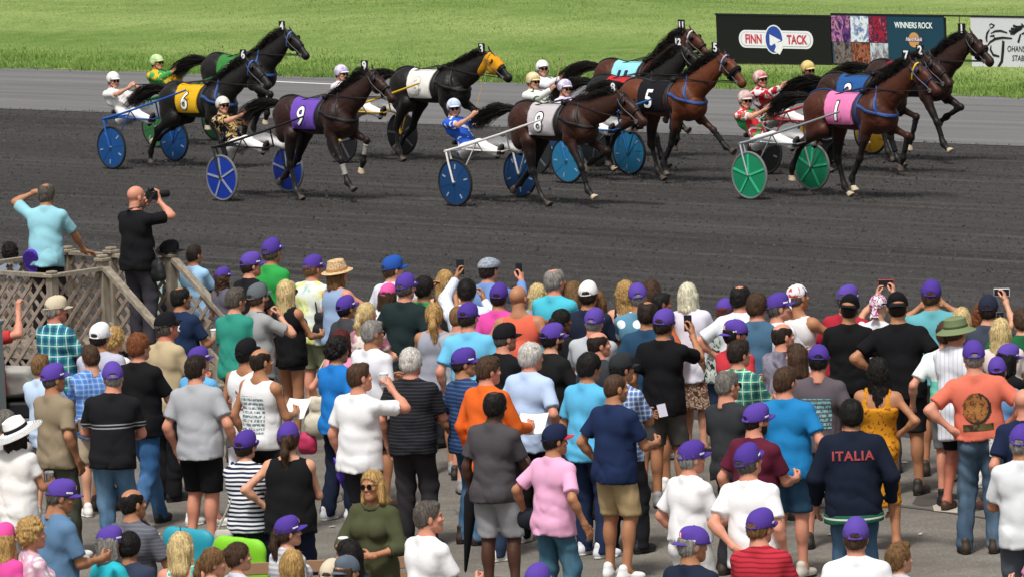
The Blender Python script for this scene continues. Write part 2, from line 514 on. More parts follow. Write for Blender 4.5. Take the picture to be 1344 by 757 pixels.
def shoe_geo(kind):
    g = Grid((-.075, -.12, -.03), (.075, .21, .17), 0.008)
    g.put([E((0, .105, .036), (.043, .080, .040)), E((0, .02, .045), (.039, .085, .048)), E((0, -.045, .046), (.037, .045, .048))], 0.03)
    if kind != 'sandal':
        g.put([C((0, -.02, .06), (0, -.028, .112 if kind != 'boot' else .15), .042, .041)], 0.03)
    x, y, z = g.xyz()
    g.clip(.003 - z)
    g.put([C((0, .10, .010), (0, -.045, .010), .050, .041, s=(1, 1, .28))], 0.008)
    g.clip(-z)
    V, F = g.mesh()
    c = V[F].mean(1)
    return V, F, (c[:, 2] < .024).astype(np.int32)
SHOES = {k: shoe_geo(k) for k in ('shoe', 'boot', 'sandal')}
_shoe_mesh = {}
def shoe_mesh(kind, c):
    if (kind, c) not in _shoe_mesh:
        V, F, mi = SHOES[kind]
        sole = mat_plain('rubber', '#d8d6d0' if c.lower() > '#bb' else '#1c1a19', 0.8)
        _shoe_mesh[(kind, c)] = mesh_np('shoe', V, F, [mat_plain('leather', c, 0.6, var=.08), sole], mi)
    return _shoe_mesh[(kind, c)]

CUTY = [-.13, -.09, -.05, -.02, .01, .04, .065, .085, .12]
def hair_geo(style, fem, capped, seed=0):
    zlow = {'long': -.36, 'wavy': -.36, 'bob': -.20, 'shoulder': -.24, 'pony': -.40, 'curlylong': -.40, 'helmetlong': -.3}.get(style, -.16)
    g = Grid((-.16, -.22, zlow), (.16, .14, .17), 0.0075 if zlow < -.2 else 0.0068)
    x, y, z = g.xyz()
    o = {'buzz': .003, 'short': .010, 'bald': .007, 'full': .017, 'curly': .026, 'fade': .008}.get(style, .014)
    rx, ry, rz = .077 + o, .097 + o, .088 + o * 1.15
    sc_ = 1.0
    g.put([E((0, -.014, .030), (rx, ry, rz))], 0.01)
    g.put([E((0, -.040, -.020), (rx - .010, ry - .030, .075))], 0.03)
    low = {'bob': -.13, 'shoulder': -.17, 'long': -.3, 'wavy': -.3, 'pony': -.062, 'curlylong': -.3, 'curly': -.075}.get(style, -.062)
    cut = np.interp(g.ax[1], CUTY, [-.078, -.074, -.062, -.050, -.022, .006, .044, .066, .085]).astype(np.float32)[None, :, None]
    if style in ('curly', 'full'): cut = cut - .006
    g.clip((cut - z) * .8)
    if style == 'bald':                                             # bare crown, a fringe round the back and sides
        g.put([E((0, .010, .115), (.064, .125, .070))], .012, sub=True)
    elif style == 'thin':
        g.put([E((0, -.025, .142), (.050, .070, .042))], .035, sub=True)
    if style == 'short' or style == 'fade':
        g.put([E((0, .045, .092), (.055, .045, .028))], .02)
    if style == 'pomp':
        g.put([E((0, .060, .108), (.052, .040, .034)), E((0, -.01, .118), (.05, .06, .02))], .02)
    if style in ('bob', 'shoulder', 'long', 'wavy', 'curlylong'):
        e = {'bob': -.125, 'shoulder': -.175, 'long': -.29, 'wavy': -.28, 'curlylong': -.29}[style]
        w = {'bob': .092, 'shoulder': .085, 'long': .075, 'wavy': .085, 'curlylong': .098}[style]
        g.put([E((0, -.030, -.02), (.093, .085, .10)),
               C((-.045, -.045, -.02), (-.055, -.062, e), .052, w * .55), C((.045, -.045, -.02), (.055, -.062, e), .052, w * .55),
               C((0, -.055, -.02), (0, -.085, e - .01), .060, w * .60)], .03)
        g.put([C((-.078, .005, .0), (-.085, .010, max(e, -.16)), .022, .022), C((.078, .005, .0), (.085, .010, max(e, -.16)), .022, .022)], .025)
        g.put([E((0, .085, -.045), (.066, .07, .10))], .01, sub=True)
    if style == 'pony':
        g.put([E((0, -.112, .005), (.026, .024, .026)), C((0, -.125, .0), (0, -.150, -.10), .030, .034), C((0, -.150, -.10), (.006, -.128, -.25), .034, .018), C((.006, -.128, -.25), (.008, -.118, -.32), .018, .006)], .02)
    if style == 'bun':
        g.put([E((0, -.108, .045), (.045, .04, .042))], .015)
    if capped:
        g.clip(z - .052)
    s = seed * 3.7
    if style in ('curly', 'curlylong'):
        n = vnoise(x * 55 + s, y * 55, z * 50) * .011 + vnoise(x * 26 + s, y * 26 + 3, z * 24) * .008
    elif style == 'wavy':
        ww = np.sin(z * 62 + x * 20) * .012
        n = vnoise((x + ww) * 85 + s, (y + ww) * 85, z * 9) * .008 + vnoise(x * 24 + s, y * 24, z * 18) * .007
    elif zlow < -.17:
        n = vnoise(x * 105 + s, y * 105, z * 5 + s) * .0045 + vnoise(x * 26 + s, y * 26, z * 6) * .006
    elif style == 'buzz': n = vnoise(x * 90 + s, y * 90, z * 90) * .001
    else: n = vnoise(x * 85 + s, y * 50, z * 40 + s) * .0032 + vnoise(x * 26, y * 26 + s, z * 26) * .0035
    g.f = (g.f + n).astype(np.float32)
    return g.mesh()
_hair_mesh = {}
def hair_wisps(V, F, style, seed):
    """loose strands lying along and lifting off the surface of a head of hair (degenerate quads)"""
    n = {'buzz': 0, 'bald': 260, 'short': 700, 'fade': 420, 'thin': 500, 'full': 1000, 'curly': 1400}.get(style, 1700)
    if n == 0 or not len(F): return np.zeros((0, 3), np.float32), np.zeros((0, 4), np.int32)
    r = np.random.RandomState(seed + 5)
    N = np.zeros_like(V); a, b, c = V[F[:, 0]], V[F[:, 1]], V[F[:, 2]]; fn = np.cross(b - a, c - a)
    for q in range(4): np.add.at(N, F[:, q], fn)
    N /= np.linalg.norm(N, axis=1)[:, None] + 1e-9
    i = r.randint(0, len(V), n); P = V[i]; n_ = N[i]
    cur = style in ('curly', 'curlylong')
    d = np.stack([r.normal(0, .9 if cur else .25, n), r.normal(-.15, .8 if cur else .3, n), np.full(n, -.2 if cur else -1.0)], 1)
    d -= n_ * (d * n_).sum(1)[:, None]; d /= np.linalg.norm(d, axis=1)[:, None] + 1e-9
    L = r.uniform(.018, .05, n) * (1.6 if style in ('long', 'pony', 'wavy', 'curlylong') else .8 if style in ('short', 'fade', 'thin', 'bald') else 1.0)
    w = np.cross(n_, d) * r.uniform(.0006, .0017, n)[:, None]
    lift = r.uniform(.002, .012, n)[:, None]
    m = P + d * (L * .5)[:, None] + n_ * lift * .8; e = P + d * L[:, None] + n_ * lift * .6
    V2 = np.stack([P - w, P + w, m + w, m - w, e], 1).reshape(-1, 3).astype(np.float32)
    k = (np.arange(n) * 5)[:, None]
    F2 = np.concatenate([k + np.array([[0, 1, 2, 3]]), k + np.array([[3, 2, 4, 4]])]).astype(np.int32)
    k2 = F2[n:].copy()
    return V2, F2[:n] if False else np.concatenate([F2[:n]])
def hair_mesh(style, col, fem=False, capped=False, seed=0):
    k = (style, col, fem, capped, seed % 3)
    if k not in _hair_mesh:
        V, F = hair_geo(style, fem, capped, seed % 3)
        V2, F2 = hair_wisps(V, F, style, seed % 3)
        _hair_mesh[k] = mesh_np('hair', np.concatenate([V, V2]), np.concatenate([F, F2 + len(V)]), [mat_hair(col)])
    return _hair_mesh[k]

# --- hats
def cap_crown(open_back=True, tall=0.0):
    g = Grid((-.12, -.14, -.01), (.12, .12, .17 + tall), 0.0062)
    x, y, z = g.xyz()
    g.put([E((0, -.012, .030 + tall * .3), (.094, .113, .112 + tall))], .01)
    g.put([E((0, .040, .088), (.064, .060, .054))], .03)             # stiff front panels
    g.clip(.014 - z + y * .10)
    if open_back: g.put([C((-.020, -.13, .030), (.020, -.13, .030), .021)], .005, sub=True)
    seam = np.abs(np.sin(np.arctan2(y + .012, x) * 3.0))
    g.f = (g.f + .0022 * np.exp(-(seam / .08) ** 2)).astype(np.float32)
    g.put([E((0, -.012, .143 + tall * 1.3), (.009, .009, .006))], .003)
    if open_back: g.put([C((-.047, -.113, .012), (.0, -.130, .010), .0065), C((.047, -.113, .012), (.0, -.130, .010), .0065)], .004)
    return g.mesh()
def cap_brim(curve=.024, length=.078):
    us = np.linspace(-1, 1, 17); vs = np.linspace(0, 1, 7)
    V = []; F = []
    for side in (0, 1):
        for v in vs:
            for u in us:
                a = u * 1.18
                X = .090 * math.sin(a) * (1 - .10 * v); Y0 = -.012 + .113 * math.cos(a) - .012
                Y = Y0 + v * length * (1 - .55 * u * u) * 1.05
                Z = .030 - curve * u * u * (.55 + .45 * v) - .012 * v + .010
                V.append((X, Y, Z - .005 * side))
    n = len(us); m = len(vs); o = n * m
    for j in range(m - 1):
        for i in range(n - 1):
            a = j * n + i
            F.append((a, a + 1, a + n + 1, a + n)); F.append((o + a, o + a + n, o + a + n + 1, o + a + 1))
    rim = [i for i in range(n)] + [j * n + n - 1 for j in range(1, m)] + [(m - 1) * n + i for i in range(n - 2, -1, -1)] + [j * n for j in range(m - 2, 0, -1)]
    for i in range(len(rim)):
        a, b = rim[i], rim[(i + 1) % len(rim)]
        F.append((a, a + o, b + o, b))
    return np.array(V, np.float32), np.array(F, np.int32)
def patch_geo(E_list, box, inflate=.004, vox=.0035):
    """a thin patch lying on the surface of some primitives, cut by a box"""
    (x0, y0, z0), (x1, y1, z1) = box
    g = Grid((x0 - .01, y0 - .01, z0 - .01), (x1 + .01, y1 + .01, z1 + .01), vox)
    g.put(E_list, .01); g.f -= inflate
    x, y, z = g.xyz()
    g.clip(np.maximum(np.maximum(x0 - x, x - x1), np.maximum(np.maximum(y0 - y, y - y1), np.maximum(z0 - z, z - z1))))
    return g.mesh()
_CAPG = {}
def capg(key, fn):
    if key not in _CAPG: _CAPG[key] = fn()
    return _CAPG[key]
_hat_mesh = {}
def hm(key, V, F, m):
    if key not in _hat_mesh: _hat_mesh[key] = mesh_np(key[0], V, F, [m])
    return _hat_mesh[key]
CROWN_E = [E((0, -.012, .030), (.094, .113, .112)), E((0, .040, .088), (.064, .060, .054), .03)]
def add_hat(kind, col, head, backwards=False, accent=None):
    """head is an object with head space as its own space; the hat becomes its child parts"""
    if kind in ('cap', 'plaincap', 'fittedcap'):
        m = mat_cloth(col) if kind != 'fittedcap' else mat_cloth(col)
        V, F = capg('crown' + str(kind == 'fittedcap'), lambda: cap_crown(kind != 'fittedcap'))
        c = obj('cap', hm(('cap', kind, col), V, F, m), head)
        V, F = capg('brim', cap_brim)
        obj('brim', hm(('brim', accent or col), V, F, mat_cloth(accent or col)), c)
        if kind == 'cap':
            for sd, bx in (('right', ((.05, .022, .036), (.11, .078, .051))), ('left', ((-.11, .022, .036), (-.05, .078, .051)))):
                V, F = capg('dash' + sd, lambda: patch_geo(CROWN_E, bx, .003))
                obj('stitched_mark', hm(('stitched_mark', sd), V, F, mat_cloth('#e9e6ee')), c)
            V, F = capg('emblem', lambda: patch_geo(CROWN_E, ((-.024, .06, .066), (.024, .14, .104)), .003))
            obj('emblem', hm(('emblem',), V, F, mat_cloth('#c4485c', ('flecks', '#eee6ec', 60.0, .56))), c)
        if backwards: c.rotation_euler = (0, 0, PI)
        return c
    if kind == 'flatcap':
        g = Grid((-.14, -.14, .0), (.14, .17, .16), .007)
        g.put([E((0, -.010, .045), (.103, .122, .088)), E((0, .055, .055), (.085, .085, .045))], .03); x, y, z = g.xyz(); g.clip(.028 - z + y * -.06)
        V, F = g.mesh(); c = obj('flat_cap', hm((kind, col), V, F, mat_cloth(col, ('flecks', '#9aa0aa', 50.0, .5))), head)
        V, F = cap_brim(.02, .045); obj('brim', hm(('fbrim', col), V, F, mat_cloth(col)), c); return c
    if kind == 'bandana':
        g = Grid((-.12, -.19, -.14), (.12, .11, .16), .007)
        x, y, z = g.xyz()
        g.put([E((0, -.014, .030), (.087, .107, .098))], .01)
        cut = np.interp(g.ax[1], [-.12, -.05, .03, .09], [-.03, .0, .03, .05]).astype(np.float32)[None, :, None]
        g.clip(cut - z)
        g.put([E((0, -.118, -.015), (.022, .018, .018)), C((0, -.12, -.02), (-.02, -.135, -.10), .014, .022, s=(1.2, .5, 1)), C((0, -.12, -.02), (.022, -.135, -.09), .014, .022, s=(1.2, .5, 1))], .012)
        g.f = (g.f + vnoise(x * 30, y * 30, z * 18) * .003).astype(np.float32)
        V, F = g.mesh()
        return obj('bandana', hm((kind, col, str(accent)), V, F, mat_cloth(col, accent)), head)
    if kind == 'helmet':
        g = Grid((-.14, -.15, -.06), (.14, .16, .18), .0068)
        x, y, z = g.xyz()
        g.put([E((0, -.014, .034), (.108, .130, .120))], .01)
        cut = np.interp(g.ax[1], [-.14, -.06, .02, .06, .12], [-.025, -.03, -.02, .045, .055]).astype(np.float32)[None, :, None]
        g.clip(cut - z)
        V, F = g.mesh()
        mk = ('helmet_shell', col, str(accent))
        t = mat_cloth(col, accent) if accent else mat_plain('helmet_shell', col, .25, var=.04)
        c = obj('helmet', hm(mk, V, F, t), head)
        V, F = cap_brim(.018, .045); V = V + np.array((0, .014, .018), np.float32)
        obj('peak', hm(('peak', col), V * np.array((1.1, 1.05, 1), np.float32), F, mat_plain('helmet_shell', col, .3, var=.04)), c)
        m = MB(); 
        for s in (-1, 1): m.tube([(s * .092, .02, -.02), (s * .080, .035, -.06), (s * .03, .06, -.118), (0, .065, -.122)], .006, 6)
        obj('chin_strap', hm2(('strap',), m, mat_plain('strap', '#15151a', .7)), c)
        return c
    # brimmed hats are turned on a lathe
    P = {'fedora': ([(.0, .150), (.05, .156), (.078, .148), (.090, .110), (.101, .045), (.104, .040), (.150, .030), (.154, .028), (.150, .022), (.10, .024), (.0, .03)], 1.15),
         'boonie': ([(.0, .128), (.07, .132), (.096, .120), (.103, .060), (.108, .040), (.155, .012), (.176, .0), (.174, -.006), (.10, .026), (.0, .028)], 1.12),
         'sunhat': ([(.0, .150), (.055, .152), (.090, .138), (.104, .085), (.109, .040), (.165, .030), (.235, .004), (.234, -.002), (.16, .022), (.0, .028)], 1.08)}[kind]
    m = MB(); m.lathe(P[0], 40, (0, -.008, 0), sy=P[1])
    if kind == 'boonie': col_m = mat_cloth(col)
    elif kind == 'fedora': col_m = mat_cloth(col, ('flecks', '#a88455', 80.0, .52))
    else: col_m = ring_mat('sunhat', '#eeeeea', '#23232b')
    c = obj('hat', hm2(('hat', kind, col), m, col_m, True), head)
    b = MB()
    r0, r1, z0, z1 = {'fedora': (.102, .097, .046, .070), 'boonie': (.106, .105, .044, .062), 'sunhat': (.110, .107, .042, .072)}[kind]
    b.lathe([(r0 - .01, z0), (r0 + .003, z0), (r1 + .003, z1), (r1 - .01, z1)], 40, (0, -.008, 0), sy=P[1])
    obj('hat_band', hm2(('hat_band', kind), b, mat_cloth({'fedora': '#b98a58', 'boonie': '#4c5636', 'sunhat': '#1c1c24'}[kind]), True), c)
    return c
def hm2(key, mb, m, smooth=False):
    if key not in _hat_mesh: _hat_mesh[key] = mb.mesh(key[0], [m], smooth)
    return _hat_mesh[key]
def ring_mat(name, a, b):
    t = NT(name); co = t.coord()
    sp = t.n('SeparateXYZ', {0: co}).outputs
    r = t.math('SQRT', t.math('ADD', t.math('POWER', sp[0], 2.0), t.math('POWER', t.math('DIVIDE', t.math('ADD', sp[1], .008), 1.08), 2.0)))
    s_ = t.math('MULTIPLY', t.math('LESS_THAN', t.math('FRACT', t.math('DIVIDE', r, .0125)), .5), t.math('GREATER_THAN', r, .155))
    t.base(t.mix(s_, lin(a), lin(b))); t.set(.85, 0, .2)
    return t.m
def add_glasses(head, dark=True):
    m = MB()
    for s in (-1, 1):
        if dark: m.lathe([(.0, .004), (.022, .003), (.023, 0), (.022, -.003), (.0, -.003)], 14, (s * .032, .099, .000), Matrix.Rotation(R(90), 3, 'X') @ Matrix.Rotation(0, 3, 'Z'))
        else: m.tube([(s * .032 + .022 * math.cos(a), .100, .022 * .8 * math.sin(a)) for a in np.linspace(0, 2 * PI, 15)], .0016, 5)
        m.tube([(s * .052, .094, .006), (s * .074, .06, .008), (s * .084, .0, .004), (s * .082, -.02, -.006)], .0026, 5)
    m.tube([(-.012, .102, .004), (.012, .102, .004)], .0022, 5)
    nm = 'sunglasses' if dark else 'glasses'
    return obj(nm, hm2((nm,), m, mat_plain(nm, '#0c0c0e' if dark else '#2a241f', .15 if dark else .4, var=.02)), head)
# ------------------------------------------------------------------ people
def ik(S, W, pole, l1, l2):
    """elbow for shoulder S, wrist W (moved in reach if needed)"""
    S = np.array(S); W = np.array(W); d = W - S; L = np.linalg.norm(d)
    if L > (l1 + l2) * .995: W = S + d / L * (l1 + l2) * .995; d = W - S; L = np.linalg.norm(d)
    if L < abs(l1 - l2) + .03: L = abs(l1 - l2) + .03
    u = d / np.linalg.norm(d)
    a = (l1 * l1 - l2 * l2 + L * L) / (2 * L); h = math.sqrt(max(l1 * l1 - a * a, 1e-6))
    p = np.array(pole, float); p = p - u * (p @ u); p /= np.linalg.norm(p) + 1e-9
    return S + u * a + p * h, W
# wrist targets for the right arm in body space of a 1.75 m figure (x is mirrored for the left), elbow pole, palm normal, hand direction (None = along forearm), fingers
ARMS = {
    'down':   ((.243, .03, .90), (.5, -1, 0), (-1, 0, 0), None, 'rest'),
    'down2':  ((.275, .10, .92), (.6, -1, 0), (-1, .2, 0), None, 'rest'),
    'away':   ((.36, .02, .96), (.4, -1, .2), (-1, 0, 0), None, 'rest'),
    'hip':    ((.205, .02, 1.06), (1, -.55, .1), (-.6, -.3, -.6), (-.75, .45, -.35), 'rest'),
    'hipb':   ((.20, -.10, 1.05), (1, -.25, .1), (-.3, .8, .1), (-.75, .1, -.55), 'rest'),
    'fwd':    ((.135, .33, 1.13), (.6, -.5, -1), (-1, 0, .1), (-.35, .9, .15), 'hold'),
    'cup':    ((.17, .34, 1.16), (.6, -.5, -1), (-1, 0, .0), (-.3, .95, .1), 'hold'),
    'belly':  ((.09, .27, 1.10), (1, -.4, -.8), (-.3, -.9, 0), (-.9, .25, .0), 'hold'),
    'cross':  ((-.06, .235, 1.20), (1, .1, -.7), (-.2, -1, 0), (-.95, .1, .1), 'rest'),
    'phone':  ((.13, .40, 1.50), (.7, -.1, -1), (-1, .1, .0), (-.15, .3, .95), 'hold'),
    'face':   ((.085, .27, 1.56), (1, .1, -.7), (-1, 0, .1), (-.3, .35, .9), 'hold'),
    'up':     ((.17, .34, 1.74), (.9, .3, -.5), (-1, .2, 0), (-.15, .25, .95), 'hold'),
    'up2':    ((.085, .38, 1.70), (.9, .2, -.6), (-1, .2, 0), (-.05, .25, .95), 'hold'),
    'brow':   ((.17, .12, 1.64), (1, .15, .1), (0, .3, -1), (-.95, .3, .1), 'flat'),
    'nape':   ((.12, -.02, 1.62), (1, .3, .4), (-1, -.2, -.4), (-.8, -.5, .2), 'rest'),
    'rail':   ((.32, .34, 1.00), (.6, -.8, .0), (0, 0, -1), (.5, .85, -.1), 'rest'),
    'reach':  ((.30, .46, 1.22), (.7, -.3, -.8), (-.4, 0, -.9), (.3, .95, -.1), 'rest'),
    'drink':  ((.115, .27, 1.53), (.9, .25, -.6), (-1, 0, 0), (-.55, .35, .75), 'grip'),
    'chin':   ((.06, .22, 1.42), (.9, .0, -.7), (-.4, -.8, 0), (-.3, -.2, .9), 'grip'),
    'back':   ((.06, -.205, 1.00), (1, -.4, .2), (0, 1, .1), (-.8, .0, -.5), 'rest'),
    'pocket': ((.225, .07, .955), (.8, -1, 0), (-1, 0, 0), None, 'rest'),
    'raise':  ((.22, .30, 1.66), (.9, .3, -.6), (-.2, 1, 0), (-.1, .1, 1), 'grip'),
    'carry':  ((.275, .10, .93), (.6, -1, 0), (-1, .1, 0), None, 'grip'),
}
PERSONS = []
def human(x, y, face=30, h=1.77, bulk=1.0, fem=False, top=('tee', '#888888'), bot=('pants', '#30333c'), hair=('short', 'dark'), hat=None,
          arms=None, skin='fair', look=0, nod=0, feet=None, glasses=None, beard=None, z0=0.0, pose='stand', label='person', seed=None,
          hs=1.0, bend=0, group=None, roll=0, belly=0.0, patches=(), at=None, rz=None, base='#', reuse=None, hat_tilt=(0, 0), hem_at=None):
    """a person whose head top stands at survey pixel (x, y); returns a dict with what hand-held things need"""
    seed = len(PERSONS) * 7 + 3 if seed is None else seed
    rng = random.Random(seed)
    k = h / 1.75
    bulk = .955 + (bulk - 1) * .88
    sh = (.154 if fem else .174) * (1 + (bulk - 1) * .45); hipw = (.088 if fem else .084) * (1 + (bulk - 1) * .35)
    # --- skeleton
    lean = R(bend)
    pel = np.array((0, 0, .95))
    if pose == 'sit': pel = np.array((0, 0, .545))
    if pose == 'drive': pel = np.array((0, 0, .10))
    sway = R(rng.uniform(-3.2, 3.2)) if pose == 'stand' else 0.0
    if pose == 'stand': lean += R(rng.uniform(-2, 4)); pel = pel + np.array((sway * .55, 0, -abs(sway) * .12))
    Rt = np.array(Matrix.Rotation(-lean, 3, 'X') @ Matrix.Rotation(-sway, 3, 'Y'))          # bend > 0 leans forward
    def T(p): return pel + Rt @ (np.array(p, float) - np.array((0, 0, .95)))
    S = [T((s * sh, -.012, 1.398)) for s in (-1, 1)]
    shift = rng.uniform(-.02, .02)
    hips = [pel + np.array((s * hipw, .0, -.03)) for s in (-1, 1)]
    if pose == 'stand':
        st = rng.uniform(.095, .135); fy = rng.uniform(-.06, .06)
        ank = [np.array((s * st + shift, s * fy - .02, .085)) for s in (-1, 1)]
        kn = [(hips[i] + ank[i]) / 2 + np.array((0, .028 + (.05 if (i == 0) == (sway > 0) else 0), .03)) for i in (0, 1)]
        fyaw = [R(-12 + rng.uniform(-8, 8)), R(12 + rng.uniform(-8, 8))]
    elif pose == 'walk':
        ank = [np.array((-.08, .30, .085)), np.array((.09, -.30, .14))]
        kn = [np.array((-.085, .20, .50)), np.array((.09, -.05, .50))]
        fyaw = [R(-8), R(8)]
    elif pose == 'sit':
        kn = [np.array((s * .12, .42, .50)) for s in (-1, 1)]
        ank = [np.array((s * .13, .44 + s * .04, .085)) for s in (-1, 1)]
        fyaw = [R(-10), R(10)]
    else:
        kn = [np.array((s * .20, .43, .17)) for s in (-1, 1)]
        ank = [np.array((s * .25, .85, .09)) for s in (-1, 1)]
        fyaw = [R(-4), R(4)]
    if arms is None: arms = rng.choice(['down,fwd', 'fwd,fwd', 'belly,belly', 'cross,cross', 'down2,pocket', 'fwd,down', 'down,belly', 'pocket,fwd', 'down,down2', 'belly,fwd'])
    am = arms.split(',')
    E_ = []; W_ = []; hd = []; hp = []; hk = []
    for i, s in enumerate((-1, 1)):
        a = am[i]
        if a == 'drv': tgt, pole, pn, dr, fg = (.10, .42 + .03 * s, 1.20), (.8, -.3, -.8), (-1, 0, 0), (-.25, .95, .1), 'grip'
        else: tgt, pole, pn, dr, fg = ARMS[a]
        wid = (sh - .178) * (1.15 if tgt[0] > .15 else .0) + (bulk - 1) * (.10 if .15 < tgt[0] else 0)
        jit = np.array((rng.uniform(-.015, .015), rng.uniform(-.025, .025), rng.uniform(-.02, .02)))
        w = T(np.array((s * (tgt[0] + wid), tgt[1] + (.05 * belly if tgt[1] > .2 else 0), tgt[2])) + jit)
        e, w = ik(S[i], w, Rt @ np.array((s * pole[0], pole[1], pole[2]), float), .285, .255)
        E_.append(e); W_.append(w)
        d = (w - e) / np.linalg.norm(w - e) if dr is None else Rt @ np.array((s * dr[0], dr[1], dr[2]), float)
        d = d / np.linalg.norm(d)
        p = Rt @ np.array((s * pn[0], pn[1], pn[2]), float); p = p - d * (p @ d); p /= np.linalg.norm(p)
        hd.append(d); hp.append(p); hk.append(fg)
    neck = T((0, -.015, 1.475))
    hc = neck + Rt @ np.array((0, .030, .155)) if pose != 'drive' else neck + np.array((0, .045, .150))
    Rh = rotm(R(look + (rng.uniform(-10, 10) if pose != 'drive' else 0)), R(-nod + rng.uniform(-4, 5)), R(roll + rng.uniform(-4, 4)))
    b = bulk; bl = belly
    bx = b * (.94 if fem else 1.0)
    TM = Rt
    # --- torso primitives (shared by body and clothes; e = looseness)
    def torso(e, full=True):
        o = [E(T((0, .0, 1.275)), ((.152 * bx) + e, .108 * (b * .5 + .5) + e, .20 + e * .5), M=TM),
             E(T((0, .012 + .035 * bl, 1.085)), (.140 * bx + e + .015 * bl, .104 * b + e + .045 * bl, .165 + e), M=TM),
             E(T((0, .002, .945)), ((.162 if fem else .152) * (b * .8 + .2) + e, .116 * (b * .8 + .2) + e, .125 + e), M=TM),
             E(T((-.072, -.060, .915)), (.088 * (b * .6 + .4) + e, .082 * (b * .6 + .4) + e, .095 + e)), E(T((.072, -.060, .915)), (.088 * (b * .6 + .4) + e, .082 * (b * .6 + .4) + e, .095 + e)),
             C(S[0] * .84 + T((0, -.01, 1.36)) * .16, S[1] * .84 + T((0, -.01, 1.36)) * .16, .058 + e * .6),
             C(T((0, -.024, 1.462)), S[0] * .86 + neck * .14 - np.array((0, 0, .012)), .058 + e * .35, .050 + e * .55), C(T((0, -.024, 1.462)), S[1] * .86 + neck * .14 - np.array((0, 0, .012)), .058 + e * .35, .050 + e * .55),
             E(T((-.085, -.055, 1.31)), (.085 * bx + e, .060 + e, .12 + e), M=TM), E(T((.085, -.055, 1.31)), (.085 * bx + e, .060 + e, .12 + e), M=TM)]
        if fem: o += [E(T((-.072, .095, 1.275)), (.068 + e, .062 + e, .068 + e)), E(T((.072, .095, 1.275)), (.068 + e, .062 + e, .068 + e))]
        return o
    lt = .081 * (b * .55 + .45) * (1.05 if fem else 1)
    def leg(i, e, e2=None):
        e2 = e if e2 is None else e2
        return [C(hips[i], kn[i], lt + e, .056 * (b * .4 + .6) + e2), C(kn[i], ank[i], .053 * (b * .4 + .6) + e2, .038 + e2),
                E(kn[i] * .70 + ank[i] * .30 + np.array((0, -.022 if pose != 'drive' else 0, 0)), (.050 * (b * .4 + .6) + e2, .052 * (b * .4 + .6) + e2, .11))]
    ar = .0425 * (b * .5 + .5) * (.86 if fem else 1.0)
    # --- body: one continuous skin
    P = torso(0)
    for i in (0, 1):
        P += leg(i, 0)
        P += [C(ank[i], ank[i] + np.array((math.sin(fyaw[i]) * .12, math.cos(fyaw[i]) * .12, -.045)), .036, .026)]
        P += [E(S[i], (.055 * (b * .4 + .6),) * 3), C(S[i], E_[i], ar + .004, ar * .84), C(E_[i], W_[i], ar * .86, .0265), E(E_[i] * .72 + W_[i] * .28, (ar * .93,) * 3), C(W_[i], W_[i] + hd[i] * .02, .0265, .024)]
    P += [C(neck - np.array((0, 0, .03)), neck * .35 + hc * .65 + np.array((0, -.02, 0)), .060 * (.86 if fem else 1.08) * (b * .3 + .7), .054 * (.86 if fem else 1.05))]
    lo, hi = bounds(P, .035)
    g = Grid(lo, hi, .0215 if not fem else .0205)
    g.put(P, .035)
    V, F = g.mesh()
    HV, HF, HM_, BE = HEAD[fem]
    hmi = HM_.copy()
    hcol = hair[1] if hair else 'dgrey'
    if beard: hmi[BE & (hmi == 0)] = 3
    HVt = (HV * hs) @ Rh.T.astype(np.float32) + hc.astype(np.float32)
    parts = [(V, F, 0), (HVt, HF, hmi)]
    for i, s in enumerate((-1, 1)):
        hv, hf = HANDS[hk[i]]
        Y = hd[i]; Z = hp[i]; X = np.cross(Y, Z) * (1 if s > 0 else -1)
        ks = (.90 if fem else 1.0)
        v = (hv * ks) @ np.stack([X * 1.0, Y, Z]).astype(np.float32) + W_[i].astype(np.float32)
        parts.append((v, hf if s > 0 else hf[:, ::-1], 0))
    V, F, mi = join_np(parts)
    face_r = R(face) if rz is None else -rz
    top_local = hc + Rh @ np.array((0, -.01, (.118 + (.022 if hat else .012)) * hs))
    if hat and hat[0] in ('fedora', 'sunhat'): top_local = hc + np.array((0, -.01, .15))
    if hat and hat[0] == 'boonie': top_local = hc + np.array((0, -.01, .13))
    cz, sz = math.cos(-face_r), math.sin(-face_r)
    tl = np.array((cz * top_local[0] - sz * top_local[1], sz * top_local[0] + cz * top_local[1], top_local[2])) * k
    if at is None:
        w = at_z(x, y, z0 + tl[2])
        loc = Vector((w.x - tl[0], w.y - tl[1], z0))
    else: loc = Vector(at)
    sk = mat_skin(skin)
    brow = mat_hair(hcol if hcol in HAIRS else 'dark')
    lip = mat_plain('lips', '#a8625a', .5, var=.05); eye = mat_plain('eye', '#2a211d', .2, var=.05)
    me = mesh_np('person', V * k, F, [sk, lip, eye, brow], mi)
    o = obj('person', me, None, loc)
    o.rotation_euler = (0, 0, -face_r)
    tag(o, label, 'person', group)
    HMx = Matrix.Translation(Vector(hc * k)) @ Matrix(Rh.tolist()).to_4x4() @ Matrix.Scale(k * hs, 4)
    # --- hair, hat, glasses
    if hair and hair[0] != 'none':
        c = obj('hair', hair_mesh(hair[0], hair[1], fem, bool(hat) and hat[0] != 'sunhat', seed), o); c.matrix_basis = HMx
